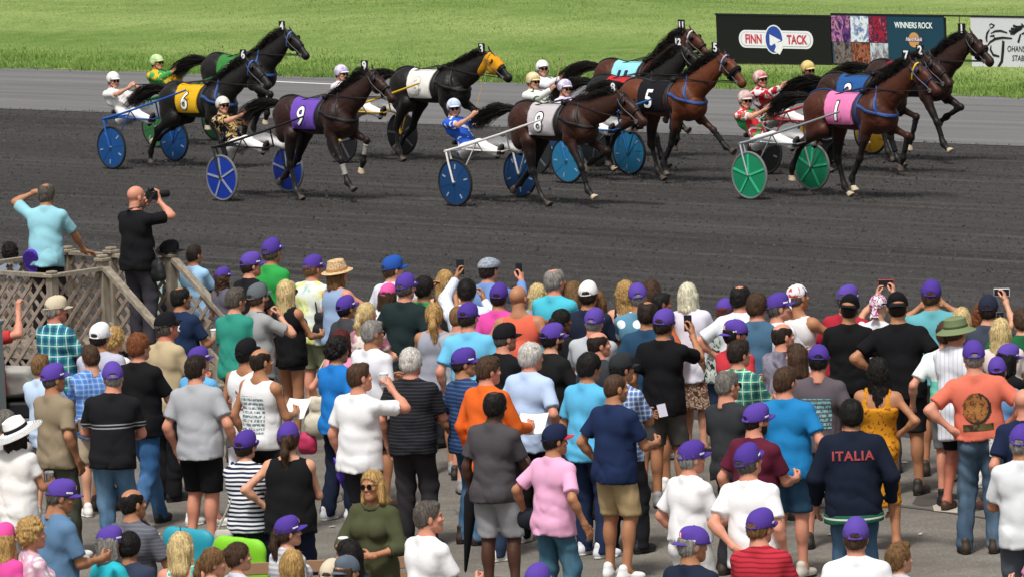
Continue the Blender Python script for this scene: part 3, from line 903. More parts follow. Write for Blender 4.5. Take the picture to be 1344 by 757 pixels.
    if hat:
        hcol_ = hat[1] if hat[1] != '#523a94' else rng.choice(['#523a94', '#4c358c', '#58409a', '#5a449c', '#4e3890'])
        c = add_hat(hat[0], hcol_, o, backwards=(len(hat) > 2 and hat[2] is True), accent=(hat[2] if len(hat) > 2 and hat[2] is not True else None))
        tilt = Matrix.Rotation(R(rng.uniform(-5, 6) + hat_tilt[0]), 4, 'X') @ Matrix.Rotation(R(rng.uniform(-4, 4) + hat_tilt[1]), 4, 'Y')
        c.matrix_basis = HMx @ tilt @ c.matrix_basis
    if glasses:
        c = add_glasses(o, glasses == 'dark'); c.matrix_basis = HMx
    # --- clothes
    kind, tcol = top[0], top[1]
    tpat = top[2] if len(top) > 2 else None
    tm = mat_cloth(tcol, tpat)
    ph = rng.uniform(0, 20)
    def folds(g, amp=1.0, zref=1.30):
        X, Y, Z = g.xyz()
        a = rng.uniform(-.5, .5)
        w = np.clip((pel[2] + .42 - Z) / .38, .15, 1.0) * amp
        n = vnoise(X * 14 + ph, Y * 14, Z * 2.6 + ph) * .0075 + vnoise(X * 5 + Z * 6 + ph, Y * 5 + ph, Z * 6 - X * 5) * .0045
        n = n + (1 - np.abs(vnoise(X * 6 + Z * 5 + ph, Y * 6 + ph, Z * 4.5 - X * 6))) ** 8 * .010
        n = n + np.sin(Z * 46 + X * (14 + 10 * a) + vnoise(X * 5 + ph, Y * 5, Z * 5) * 3.2) * .0032
        g.f = (g.f + n * w).astype(np.float32)
    long_top = kind in ('jacket', 'longshirt', 'hoodie')
    hem = {'tee': .845, 'polo': .835, 'shirt': .82, 'tank': .85, 'muscle': .84, 'strap': .86, 'jacket': .80, 'hoodie': .82, 'longshirt': .76, 'blouse': .80, 'dress': .44, 'tunic': .66}[kind]
    if fem and kind in ('tee', 'tank', 'strap'): hem = .88
    if pose in ('sit', 'drive'): hem = max(hem, .90)
    if hem_at: hem = hem_at
    e = {'jacket': .034, 'hoodie': .034, 'shirt': .026, 'longshirt': .028, 'blouse': .024, 'strap': .010, 'tank': .012}.get(kind, .021)
    if fem and kind in ('tee', 'polo'): e = .016
    tp = torso(e)
    if kind in ('strap', 'tank', 'muscle', 'dress'):
        tp = [q for j, q in enumerate(tp) if j not in (5, 6, 7)]
        if kind != 'strap' and kind != 'dress':
            for i in (0, 1):
                wdt = .62 if kind == 'tank' else .80
                tp += [C(T((0, -.03, 1.30)) * .4 + S[i] * .6 - np.array((0, 0, .10)), S[i] * wdt + T((0, -.02, 1.44)) * (1 - wdt) + np.array((0, 0, .0)), .07, .050 if kind == 'tank' else .062)]
        else:
            for i in (0, 1):
                a_ = S[i] * .62 + T((0, -.015, 1.425)) * .38
                tp += [C(a_ + Rt @ np.array((0, -.11, -.12)), a_ + Rt @ np.array((0, -.02, .062)), .020, .020, .01), C(a_ + Rt @ np.array((0, .09, -.11)), a_ + Rt @ np.array((0, -.02, .062)), .020, .020, .01)]
    hz = hem - .95
    wb = (.168 if fem else .160) * (b * .88 + .12) + e + .010; db = .125 * (b * .8 + .2) + e + .02
    if kind == 'dress':
        tp += [C(T((0, .0, .98)), T((0, .0, hem)), .145 * b, .21, s=(1, .82, 1))] if pose == 'stand' else []
    else:
        if pose in ('stand', 'walk'): tp += [C(T((0, .002 + .03 * bl, 1.12)), T((0, -.012 + .012 * bl, hem - .02)), wb * .96, wb * 1.02, s=(1, (db + .035 * bl) / wb, 1))]
    lo, hi = bounds(tp, .04)
    if kind == 'tank': tp += [E(T((0, -.045, 1.33)), (.125, .085, .125), M=TM)]
    sl = []
    if kind in ('tee', 'polo', 'shirt', 'jacket', 'longshirt', 'hoodie', 'blouse', 'tunic'):
        for i in (0, 1):
            if long_top: sl.append(([C(S[i], E_[i], ar + .030, ar + .026), C(E_[i], W_[i], ar + .024, .044)], i, 2.0))
            elif kind == 'blouse': sl.append(([C(S[i], E_[i], ar + .026, ar + .030), C(E_[i], W_[i], ar + .024, ar + .016)], i, 1.35))
            else: sl.append(([C(S[i] - np.array((0, 0, .006)), E_[i], ar + (.015 if fem else .017), ar + (.019 if fem else .028))], i, (.58 if fem else .72) if kind in ('tee', 'tunic') else (.62 if fem else .78)))
        sb = [bounds(q[0], .04) for q in sl]
        lo = np.minimum(lo, np.min([q[0] for q in sb], 0)); hi = np.maximum(hi, np.max([q[1] for q in sb], 0))
    vox = .0140
    g = Grid(lo, hi, vox)
    g.put(tp, .035 if kind not in ('strap',) else .02)
    X, Y, Z = g.xyz()
    nrm = Rt @ np.array((0, 0, 1.0)); hp0 = T((0, 0, hem))
    zz = (X - hp0[0]) * nrm[0] + (Y - hp0[1]) * nrm[1] + (Z - hp0[2]) * nrm[2]
    wav = vnoise(X * 7 + ph, Y * 7, Z * 0 + ph) * .012
    g.clip(-zz + wav)
    if kind in ('strap', 'dress'):
        nz = T((0, 0, 1.335))
        top_cut = (Z - nz[2]) + np.where(Y < 0, .03, -.02)
        for pr_ in []: pass
        keep = np.full_like(g.f, 1.0)
        gs = Grid(lo, hi, vox); gs.put([q for q in tp[-5:] if q[0] == 'c' and q[3] < .022], .01)
        m_ = min(g.f.shape[0], gs.f.shape[0])
        g.f = np.minimum(np.maximum(g.f, top_cut), gs.f).astype(np.float32)
    for pr, i, cut in sl:
        gs = Grid(lo, hi, vox); gs.put(pr, .02)
        if cut < 1: a0, d0 = S[i] + (E_[i] - S[i]) * cut, (E_[i] - S[i])
        else: a0, d0 = E_[i] + (W_[i] - E_[i]) * min(.96, cut - 1), (W_[i] - E_[i])
        d0 = d0 / np.linalg.norm(d0)
        pl = (X - a0[0]) * d0[0] + (Y - a0[1]) * d0[1] + (Z - a0[2]) * d0[2]
        reach = np.sqrt((X - a0[0]) ** 2 + (Y - a0[1]) ** 2 + (Z - a0[2]) ** 2) < .20
        gs.f = np.where((pl > 0) & reach | (pl > .02), np.maximum(gs.f, pl), gs.f)
        h_ = np.maximum(.03 - np.abs(g.f - gs.f), 0) / .03
        g.f = (np.minimum(g.f, gs.f) - h_ * h_ * .0075).astype(np.float32)
    keepout = g.f > .012
    folds(g, 1.0 if kind not in ('strap', 'tank', 'dress') else .6)
    gb = Grid(lo, hi, vox); gb.put(torso(.007), .035)
    for pr, i, cut in sl: gb.put([E(S[i], (.055 * (b * .4 + .6) + .008,) * 3), C(S[i], S[i] + (E_[i] - S[i]) * min(cut, 1) * .85, ar + .012, ar + .008)], .03)
    if bot and bot[0] in ('shorts', 'pants', 'jeans', 'capri') and pose in ('stand', 'walk') and kind not in ('dress',):
        gb.put([C(hips[i] + np.array((0, 0, .05)), kn[i], lt + .034, .088) for i in (0, 1)] + [E(T((-.072, -.060, .92)), (.088 * (b * .6 + .4) + .021,) * 3), E(T((.072, -.060, .92)), (.088 * (b * .6 + .4) + .021,) * 3)], .04); keepout = keepout & (Z > pel[2] + .06)
    gb.clip(-zz + wav)
    g.f = np.where(keepout, g.f, np.minimum(g.f, gb.f)).astype(np.float32)
    # neckline
    nk = {'tee': .075, 'polo': .068, 'shirt': .068, 'muscle': .088, 'tank': .11, 'jacket': .066, 'hoodie': .07, 'longshirt': .068, 'blouse': .082, 'strap': .01, 'dress': .01, 'tunic': .09}[kind]
    g.put([E(T((0, .022, 1.515)), (nk, nk * 1.02, .062), M=TM)], .008, sub=True)
    V, F = g.mesh()
    nm = {'tee': 't_shirt', 'polo': 'polo_shirt', 'shirt': 'shirt', 'muscle': 'sleeveless_shirt', 'tank': 'tank_top', 'jacket': 'jacket', 'hoodie': 'hoodie', 'longshirt': 'shirt', 'blouse': 'blouse', 'strap': 'strap_top', 'dress': 'dress', 'tunic': 'tunic'}[kind]
    shirt = obj(nm, mesh_np(nm, V * k, F, [tm]), o)
    ccol = {'polo': tcol, 'shirt': tcol, 'longshirt': tcol, 'jacket': tcol, 'blouse': tcol}.get(kind)
    if len(top) > 3: ccol = top[3]
    if ccol:
        m = []
        for a in np.linspace(0, 2 * PI, 13)[:-1]:
            m.append(T((.071 * math.sin(a), .008 - .073 * math.cos(a), 1.478 - .030 * (1 - math.cos(a)) * .5)))
        cp = [C(m[i], m[(i + 1) % 12], .0135, s=None) for i in range(12)] + [C(m[i] + np.array((0, 0, .014)), m[(i + 1) % 12] + np.array((0, 0, .014)), .009) for i in range(12)]
        lo2, hi2 = bounds(cp, .02); gc = Grid(lo2, hi2, .0075); gc.put(cp, .012)
        V, F = gc.mesh()
        obj('collar', mesh_np('collar', V * k, F, [mat_cloth(ccol, tpat if ccol == tcol else None)]), shirt)
    for pt in patches: add_patch(pt, tp, T, k, shirt)
    # --- bottoms
    if bot:
        bk, bc = bot[0], bot[1]
        bm_ = mat_cloth(bc, bot[2] if len(bot) > 2 else None)
        if bk in ('pants', 'jeans', 'shorts', 'capri', 'hotpants', 'leggings'):
            e = {'leggings': .008, 'hotpants': .012, 'jeans': .016}.get(bk, .022)
            e5 = e; e = e * .42
            pr = [E(T((0, .002, .955)), ((.162 if fem else .152) * (b * .8 + .2) + e * .7, .116 * (b * .8 + .2) + e * .7, .115)),
                  E(T((-.072, -.058, .915)), (.088 * (b * .6 + .4) + e * .8, .082 * (b * .6 + .4) + e * .8, .095 + e)), E(T((.072, -.058, .915)), (.088 * (b * .6 + .4) + e * .8, .082 * (b * .6 + .4) + e * .8, .095 + e))]
            e = e5; legs = []
            for i in (0, 1):
                if bk == 'shorts': legs += [C(hips[i], kn[i] + (ank[i] - kn[i]) * .0, lt + .026, .086 * (b * .5 + .5))]
                elif bk == 'hotpants': legs += [C(hips[i], hips[i] * .7 + kn[i] * .3, lt + .012, lt + .006)]
                elif bk == 'leggings': legs += leg(i, .007)
                else: legs += [C(hips[i], kn[i], lt + e, .060 + e + .004 * b), C(kn[i], ank[i] + np.array((0, .0, -.02)), .062 + e, .050 + e * 1.1)]
            lo, hi = bounds(pr + legs, .035)
            g = Grid(lo, hi, .0175); g.put(pr, .03)
            gl = [Grid(lo, hi, .0175) for _ in (0, 1)]
            n_ = len(legs) // 2
            for i in (0, 1): gl[i].put(legs[i * n_:(i + 1) * n_], .03)
            lf = np.minimum(gl[0].f, gl[1].f)
            h_ = np.maximum(.03 - np.abs(g.f - lf), 0) / .03
            g.f = (np.minimum(g.f, lf) - h_ * h_ * .0075).astype(np.float32)
            X, Y, Z = g.xyz()
            n = vnoise(X * 9 + ph, Y * 9 + 5, Z * 5) * .009 + np.sin(Z * 38 + X * 20 + vnoise(X * 6, Y * 6 + ph, Z * 6) * 4) * (.0045 if bk in ('jeans', 'pants') else .0025)
            n = n * (.25 if bk == 'leggings' else 1.0) * np.clip((pel[2] - .08 - Z) / .08, 0, 1)
            gb = Grid(lo, hi, .0175)
            lim = {'shorts': 1, 'hotpants': 0}.get(bk, 2)
            for i in (0, 1):
                if lim == 2: gb.put(leg(i, .007), .03)
                elif lim == 1: gb.put(leg(i, .007)[:1], .03)
            g.f = np.minimum(g.f + n, gb.f).astype(np.float32)
            if pose in ('stand', 'walk'):
                g.clip(Z - 1.015)
                zc = {'shorts': kn[0][2] + (.015 if not fem else .10), 'hotpants': .80, 'capri': .34}.get(bk, .035)
                g.clip(zc - Z)
            elif bk == 'shorts':
                for i in (0, 1): g.clip((Y - kn[i][1] + .05))
            V, F = g.mesh()
            nm = {'pants': 'trousers', 'jeans': 'jeans', 'shorts': 'shorts', 'capri': 'trousers', 'hotpants': 'shorts', 'leggings': 'leggings'}[bk]
            obj(nm, mesh_np(nm, V * k, F, [bm_]), o)
        elif bk == 'skirt':
            pr = [E(T((0, .002, .955)), (.178 * b, .135 * b, .12)), C(T((0, -.01, .93)), T((0, 0, .45)), .172 * b, .20, s=(1, .85, 1)), E(T((0, -.05, .91)), (.16 * b, .10 * b, .1))]
            lo, hi = bounds(pr, .03); g = Grid(lo, hi, .0175); g.put(pr, .04)
            X, Y, Z = g.xyz()
            g.clip(np.maximum(Z - 1.01, .47 - Z + vnoise(X * 8, Y * 8, Z * 0) * .01))
            g.f = (g.f + vnoise(X * 14 + ph, Y * 14, Z * 3) * .01).astype(np.float32)
            V, F = g.mesh(); obj('skirt', mesh_np('skirt', V * k, F, [bm_]), o)
    # --- shoes
    fs = feet or ('shoe', rng.choice(['#e2e0da', '#2a2624', '#3c2c22', '#8a8a8c', '#e6e4e0']))
    for i in (0, 1):
        c = obj('shoe', shoe_mesh(*fs), o)
        ks = k * (.90 if fem else 1.0)
        pt = ank[i].copy(); pt[2] -= .085
        if pose == 'walk' and i == 1: M_ = Matrix.Rotation(R(-22), 4, 'X')
        elif pose == 'drive': M_ = Matrix.Rotation(R(52), 4, 'X'); pt = ank[i] + np.array((0, .05, -.06))
        else: M_ = Matrix.Identity(4)
        c.matrix_basis = Matrix.Translation(Vector(pt * k)) @ Matrix.Rotation(-fyaw[i], 4, 'Z') @ M_ @ Matrix.Scale(ks, 4)
    W4 = Matrix.Translation(loc) @ Matrix.Rotation(-face_r, 4, 'Z')
    d = {'o': o, 'W': W4, 'k': k, 'wrist': W_, 'hd': hd, 'hp': hp, 'T': T, 'hc': hc, 'Rh': Rh, 'face': face_r, 'shirt': shirt, 'S': S, 'loc': loc, 'pel': pel}
    PERSONS.append(d)
    return d
def grip(p, side, along=.085, out=.035):
    """world matrix of what a hand holds: X = thumb side, Y = along the fingers, Z = out of the palm"""
    i = 0 if side == 'L' else 1
    Y = p['hd'][i]; Z = p['hp'][i]; X = np.cross(Y, Z)
    pos = (p['wrist'][i] + Y * along + Z * out) * p['k']
    M = Matrix(np.stack([X, Y, Z], 1).tolist()).to_4x4(); M.translation = Vector(pos)
    return p['W'] @ M
def bpt(p, v):
    """body-space point of a 1.75 m figure -> world"""
    return p['W'] @ Vector(np.array(p['T'](v)) * p['k'])
def add_patch(pt, tp, T, k, shirt):
    """a print on the garment: ('print'|'emblem'|'bars', x0, x1, z0, z1, colour, colour2[, front])"""
    name, x0, x1, z0, z1, c1, c2 = pt[:7]
    front = len(pt) > 7 and pt[7]
    bv = BVHTree.FromPolygons([v.co for v in shirt.data.vertices], [p.vertices[:] for p in shirt.data.polygons])
    nx, nz = 26, 30
    V = []; F = []; idx = {}
    ell = name == 'emblem'
    for j in range(nz + 1):
        for i in range(nx + 1):
            u = i / nx; w = j / nz
            if ell and ((u - .5) ** 2 * 4 + (w - .5) ** 2 * 4) > 1.0: continue
            q = T((x0 + (x1 - x0) * u, 0, z0 + (z1 - z0) * w)) * k
            s_ = 1 if front else -1
            hit = bv.ray_cast(Vector((q[0], s_ * 1.0, q[2])), Vector((0, -s_, 0)))
            if hit[0] is None: continue
            idx[(i, j)] = len(V); V.append(tuple(hit[0] + hit[1] * (.004 if hit[1].y * s_ > 0 else -.004)))
    for j in range(nz):
        for i in range(nx):
            qd = [(i, j), (i + 1, j), (i + 1, j + 1), (i, j + 1)]
            if all(a in idx for a in qd):
                f = [idx[a] for a in qd]; F.append(f if not front else f[::-1])
    if not F: return
    t = NT('print'); co = t.coord(); sp = t.n('SeparateXYZ', {0: co}).outputs
    if name == 'bars':            # rows of small lettering too worn to read
        row = t.math('FRACT', t.math('MULTIPLY', sp[2], 26.0))
        q = t.noise(t.mapping(co, (95, 1, 26)), 1.0, 1.0)
        m_ = t.math('MULTIPLY', t.math('LESS_THAN', row, .62), t.math('GREATER_THAN', q, .47))
        t.base(t.mix(m_, scale_c(lin(c1), .92), scale_c(lin(c2), .8)))
    else:
        q = t.noise(co, 17.0, 3.0, .65, dist=.6)
        t.base(t.ramp(q, [(.36, lin(c1)), (.46, lin('#7a4a2a')), (.54, lin(c2)), (.62, lin('#8a3a26')), (.70, lin('#4a5a2e'))]) if ell else t.ramp(q, [(.44, lin(c1)), (.52, lin(c2))]))
        if ell:
            zc = (z0 + z1) / 2 * k
            rr = t.math('ADD', t.math('POWER', t.math('DIVIDE', sp[0], (x1 - x0) / 2 * k), 2.0), t.math('POWER', t.math('DIVIDE', t.math('SUBTRACT', sp[2], zc), (z1 - z0) / 2 * k), 2.0))
            cur = t.b.inputs['Base Color'].links[0].from_socket
            t.base(t.mix(t.math('GREATER_THAN', rr, .74), cur, lin('#2c2622')))
    t.set(.85, 0, .2)
    obj('emblem' if ell else 'print', mesh_np('print', np.array(V), np.array(F), [t.m]), shirt)
_fonts = {}
def text_mesh(txt, size, bold=0.0, sub=0.0, extr=0.0, shear=0.0, space=1.0):
    cu = bpy.data.curves.new('lettering', 'FONT')
    cu.body = txt; cu.size = size; cu.align_x = 'CENTER'; cu.align_y = 'CENTER'; cu.offset = bold; cu.extrude = extr; cu.shear = shear
    cu.resolution_u = 4; cu.space_character = space
    o = bpy.data.objects.new('lettering', cu); link(o)
    bpy.context.view_layer.update()
    me = bpy.data.meshes.new_from_object(o.evaluated_get(bpy.context.evaluated_depsgraph_get()))
    bpy.data.objects.remove(o); bpy.data.curves.remove(cu)
    bm = bmesh.new(); bm.from_mesh(me)
    bmesh.ops.triangulate(bm, faces=bm.faces)
    if sub:
        for _ in range(5):
            es = [e for e in bm.edges if e.calc_length() > sub]
            if not es: break
            bmesh.ops.subdivide_edges(bm, edges=es, cuts=1)
            bmesh.ops.triangulate(bm, faces=bm.faces)
    bm.to_mesh(me); bm.free()
    me.materials.clear()
    return me
def decal(txt, size, target, origin, ux, uz, m, parent, bold=0.0, off=.004, name='lettering', sx=1.0, space=1.0):
    """lettering laid on a mesh: origin/ux/uz in the space of the target's mesh, cast along ux x uz from outside"""
    me = text_mesh(txt, size, bold, sub=size * .18, space=space)
    bv = BVHTree.FromPolygons([v.co for v in target.data.vertices], [p.vertices[:] for p in target.data.polygons])
    ux = Vector(ux).normalized(); uz = Vector(uz).normalized(); n = ux.cross(uz)     # n points out towards the reader
    origin = Vector(origin)
    for v in me.vertices:
        q = origin + ux * v.co.x * sx + uz * v.co.y + n * 1.0
        hit = bv.ray_cast(q, -n)
        v.co = (hit[0] + n * off) if hit[0] is not None else origin + ux * v.co.x * sx + uz * v.co.y
    me.materials.append(m); me.update()
    return obj(name, me, parent)
# ------------------------------------------------------------------ horses: local frame +X forward, +Y left, +Z up
COATS = {'black': ('#14100d', '#0c0a09'), 'dark': ('#2c140b', '#0d0908'), 'bay': ('#471f0c', '#0d0908'), 'lbay': ('#5e2d11', '#0e0a08'), 'brown': ('#37190b', '#0d0908')}
def mat_coat(k):
    key = ('coat', k)
    if key in _MC: return _MC[key]
    t = NT('horse_coat'); a, b = [lin(c) for c in COATS[k]]
    co = t.coord(); z = t.n('SeparateXYZ', {0: co}).outputs[2]
    q = t.noise(co, 3.0, 4.0)
    body = t.mix(q, scale_c(a, .58), scale_c(a, 1.15))
    zz = t.math('ADD', z, t.math('MULTIPLY', t.math('SUBTRACT', t.noise(co, 7.0, 2.0), .5), .12))
    f = t.n('MapRange', {0: zz, 1: .72, 2: 1.02}).outputs[0]          # black points on the lower legs
    mud = t.math('MULTIPLY', t.n('MapRange', {0: zz, 1: .35, 2: .05}).outputs[0], t.noise(co, 22.0, 3.0))
    c = t.mix(f, lin(COATS[k][1]), body)
    t.base(t.mix(t.math('MULTIPLY', mud, .40), c, lin('#4a4644')))
    t.bump(t.noise(t.mapping(co, (1, 1, 1)), 16.0, 4.0), .35, .02)
    t.set(.52, 0, .28)
    t.b.inputs['Sheen Weight'].default_value = .05
    _MC[key] = t.m
    return t.m
# leg poses: front (elbow->knee, knee->fetlock, pastern), hind (stifle->hock, hock->fetlock, pastern) angles in degrees, + = forward
FRONT = {'plant': (-8, -10, 28), 'forward': (29, 20, 46), 'reach': (58, 44, 62), 'fold': (66, -62, -60), 'lift': (74, -18, -25), 'back': (-20, -30, 14), 'trail': (-16, -60, -75)}
HIND = {'under': (-8, 16, 40), 'plant': (-34, 2, 36), 'push': (-62, -30, -8), 'off': (-66, -62, -70), 'swing': (-28, -48, -60), 'reach': (6, 26, 50)}
def horse_prims(front, hind, nk=0.0, hd=0.0):
    def dirv(a): return np.array((math.sin(R(a)), 0, -math.cos(R(a))))
    P = [E((.02, 0, 1.225), (.67, .250, .262)), E((.46, 0, 1.215), (.30, .225, .305)), E((.36, 0, 1.44), (.26, .075, .115)),
         E((-.56, 0, 1.26), (.36, .262, .28)), E((-.55, 0, 1.43), (.30, .13, .105)), E((-.10, 0, 1.40), (.45, .15, .10)),
         E((.62, 0, 1.17), (.17, .19, .22)), E((.66, .09, 1.12), (.09, .09, .13)), E((.66, -.09, 1.12), (.09, .09, .13))]
    info = {'hoof': [], 'legs': []}
    for i, s in enumerate((-1, 1)):                     # right, left
        fa = FRONT[front[i]]; ha = HIND[hind[i]]
        sw = R(fa[0] * .28)
        sho = np.array((.50, s * .155, 1.28)); elb = np.array((.40 + .12 * math.sin(sw), s * .165, 1.00 + .04 * abs(math.sin(sw))))
        kn = elb + dirv(fa[0]) * .47; fet = kn + dirv(fa[1]) * .345; hf = fet + dirv(fa[2]) * .14
        P += [E((.47, s * .14, 1.22), (.17, .10, .26)), C(sho, elb, .125, .088), C(elb + np.array((0, 0, .03)), kn, .080, .044), E(elb * .75 + kn * .25 + np.array((.015, 0, 0)), (.065, .055, .11)),
              E(kn, (.044, .040, .050)), C(kn, fet, .034, .029), C(kn * .2 + fet * .8 - np.array((.012, 0, 0)), fet, .026, .032), E(fet, (.038, .034, .038)), C(fet, hf, .030, .038)]
        info['hoof'].append((fet, hf)); info['legs'].append((elb, kn, fet, hf))
        sw = R((ha[0] + 30) * .35)
        hip = np.array((-.66, s * .13, 1.26)); sti = np.array((-.46 + .16 * math.sin(sw), s * .17, .97))
        hock = sti + dirv(ha[0]) * .47; fet = hock + dirv(ha[1]) * .42; hf = fet + dirv(ha[2]) * .14
        P += [C(hip, sti, .185, .120, s=(1, .72, 1)), E(hip * .5 + sti * .5 + np.array((-.10, 0, -.05)), (.16, .105, .24)), C(sti, hock, .105, .044), C(sti * .7 + hock * .3 + np.array((-.05, 0, .02)), hock + np.array((-.035, 0, .03)), .06, .022),
              E(hock, (.050, .042, .058)), C(hock, fet, .040, .031), C(hock * .2 + fet * .8 - np.array((.012, 0, 0)), fet, .027, .034), E(fet, (.039, .036, .039)), C(fet, hf, .031, .039)]
        info['hoof'].append((fet, hf)); info['legs'].append((sti, hock, fet, hf))
    # neck and head
    M = Matrix.Rotation(-R(nk - 16), 3, 'Y')
    nb = np.array((.52, 0, 1.36))
    def N(p): return nb + np.array(M @ Vector(np.array(p, float) - nb))
    poll = N((1.15, 0, 2.02))
    P += [C(N((.50, 0, 1.31)), N((.84, 0, 1.64)), .250, .170, s=(1, .58, 1)), C(N((.84, 0, 1.64)), N((1.10, 0, 1.93)), .170, .108, s=(1, .60, 1)),
          C(N((.36, 0, 1.48)), N((1.07, 0, 1.99)), .078, .055, s=(1, .7, 1)), E(N((.62, 0, 1.22)), (.17, .15, .17))]
    H = Matrix.Rotation(R(hd - 16), 3, 'Y')
    def Q(p): return poll + np.array(H @ Vector(p))
    dn = np.array((.62, 0, -.78))                       # down the face
    fw = np.array((.78, 0, .62))
    def K(a, b, y=0): return Q(dn * a + fw * b + np.array((0, y, 0)))
    P += [C(K(.0, -.01), K(.26, .015), .092, .078, s=(1, .86, 1)), C(K(.20, .01), K(.50, .0), .074, .056, s=(1, .80, 1)),
          E(K(.17, -.085), (.085, .062, .10)), E(K(.15, -.07, .035), (.07, .035, .08)), E(K(.15, -.07, -.035), (.07, .035, .08)),
          E(K(.525, -.012), (.062, .052, .058)), C(K(.30, -.085), K(.52, -.055), .035, .034),
          E(K(.13, .045, .060), (.036, .02, .03)), E(K(.13, .045, -.060), (.036, .02, .03))]
    ears = []
    for s in (-1, 1):
        ears += [C(K(-.03, .030, s * .048), K(-.185, .085, s * .066), .036, .010, .01, (1.0, .75, 1))]
    info.update(poll=poll, K=K, N=N, dn=dn, fw=fw, H=H, ears=ears)
    return P, info
def strands(rng, roots, mk, n, w0, segs=7):
    """flat tapering locks of hair: roots() -> start, mk(t, start, seed) -> point"""
    V = []; F = []
    for q in range(n):
        st, sd = roots(rng)
        pts = [Vector(mk(i / segs, st, sd)) for i in range(segs + 1)]
        w = w0 * rng.uniform(.6, 1.3)
        ang = rng.uniform(0, PI)
        b = len(V)
        for i, p in enumerate(pts):
            d = (pts[min(i + 1, segs)] - pts[max(i - 1, 0)]).normalized()
            u = d.orthogonal().normalized(); u = Matrix.Rotation(ang, 3, d) @ u; v = d.cross(u)
            ww = w * (1 - .82 * (i / segs) ** 1.5)
            for a in (0, 2.094, 4.189): V.append(p + (u * math.cos(a) + v * math.sin(a) * .6) * ww)
        for i in range(segs):
            for k in range(3):
                k2 = (k + 1) % 3
                F.append((b + i * 3 + k, b + i * 3 + k2, b + i * 3 + 3 + k2, b + i * 3 + 3 + k))
    return np.array([tuple(v) for v in V], np.float32), np.array(F, np.int32)
def shell(P, lo, hi, inflate, region, vox, k=.05):
    g = Grid(lo, hi, vox); g.put(P, k); g.f -= inflate
    x, y, z = g.xyz()
    g.clip(region(x, y, z))
    return g.mesh()
def slab(o, n, w):
    n = np.array(n, float); n /= np.linalg.norm(n)
    return lambda x, y, z: np.abs((x - o[0]) * n[0] + (y - o[1]) * n[1] + (z - o[2]) * n[2]) - w
HORSES = []
def make_horse(coat, front, hind, loc, rz, label, pad='#ffffff', pad2=None, number='1', numcol='#ffffff', numedge='#141414', headnum='1', harness='#141416', collar=None,
               nk=0, hd=0, hood=None, brow=None, ground=0.0, seed=1, tail_up=.0, scale=1.0, headtilt=0, blink=True, shadow_roll=None, sticker=None, boot='#1b1b1e'):
    rng = random.Random(seed)
    P, I = horse_prims(front, hind, nk, hd)
    allp = P + I['ears']
    lo, hi = bounds(allp, .05)
    g = Grid(lo, hi, .0165); g.put(P, .048); g.put(I['ears'], .015)
    x, y, z = g.xyz()
    g.f = (g.f + vnoise(x * 5.5 + seed, y * 5.5, z * 5.5) * .009 + (1 - np.abs(vnoise(x * 7 + z * 4 + seed, y * 9, z * 6 - x * 3))) ** 6 * .011 * np.clip((z - .8) * 3, 0, 1)).astype(np.float32)
    V, F = g.mesh()
    o = obj('horse', mesh_np('horse', V, F, [mat_coat(coat)]), None, loc)
    o.rotation_euler = (0, 0, rz); o.scale = (scale,) * 3
    low = min((hf + (hf - fet) / np.linalg.norm(hf - fet) * .05)[2] for fet, hf in I['hoof']) * scale * .975
    o.scale = (scale * .975,) * 3; o.location.z -= low - .005
    tag(o, label, 'horse', 'horses racing in harness')
    K, N, poll = I['K'], I['N'], I['poll']
    hair_m = mat_hair('black')
    # hooves
    hm_ = mat_plain('hoof', '#4a4038', .6); hl = mat_plain('hoof', '#b8a68c', .6)
    for j, (fet, hf) in enumerate(I['hoof']):
        d = (hf - fet) / np.linalg.norm(hf - fet)
        g = Grid(hf - .11, hf + .13, .009)
        tip = hf + d * .05; toe = np.array((d[2] * -1, 0, d[0])) if d[2] < 0 else np.array((-d[2], 0, d[0]))
        toe = np.array((-d[2], 0, d[0]))
        g.put([C(hf - d * .005, tip + toe * .018, .044, .060)], .01)
        x, y, z = g.xyz(); g.clip((x - tip[0]) * d[0] + (y - tip[1]) * d[1] + (z - tip[2]) * d[2])
        V, F = g.mesh(); obj('hoof', mesh_np('hoof', V, F, [hl if rng.random() < .35 else hm_]), o)
    # eyes
    for s in (-1, 1):
        m = MB(); m.lathe([(0, .012), (.012, .009), (.017, 0), (.012, -.009), (0, -.012)], 10, K(.135, .042, s * .077), Matrix.Rotation(R(90), 3, 'X'))
        m.build('eye', mat_plain('horse_eye', '#0c0807', .12, var=.02), o, smooth=True)
    # mane and tail
    def mroot(r):
        t = .93 * r.random() ** .8; p = N((.44 + .68 * t, 0, 1.52 + .53 * t)); return np.array(p) + np.array((0, r.uniform(-.025, .025), r.uniform(-.03, .02))), (t, r.uniform(-1, 1), r.uniform(.6, 1.2), r.uniform(0, 6))
    def mk(t, st, sd):
        L = .34 * sd[2]
        return st + np.array((-L * t * .95, sd[1] * .10 * t + .02 * math.sin(sd[3] + t * 5), .16 * math.sin(t * 2.2) * (.6 + .5 * sd[0]) - .16 * t * t + .025 * math.sin(sd[3] * 3 + t * 6)))
    V, F = strands(rng, mroot, mk, 520, .0052, 6)
    obj('mane', mesh_np('mane', V, F, [hair_m]), o)
    fl = [(K(-.02, .06) + np.array((0, r_, 0)), r_) for r_ in np.linspace(-.03, .03, 24)]
    V, F = strands(rng, lambda r: (fl[r.randrange(24)][0], (r.uniform(-1, 1), r.uniform(.5, 1.2))), lambda t, st, sd: st + I['dn'] * .17 * t * sd[1] + I['fw'] * (.03 * math.sin(t * 2.5)) + np.array((0, sd[0] * .05 * t, 0)), 40, .006, 4)
    obj('forelock', mesh_np('forelock', V, F, [hair_m]), o)
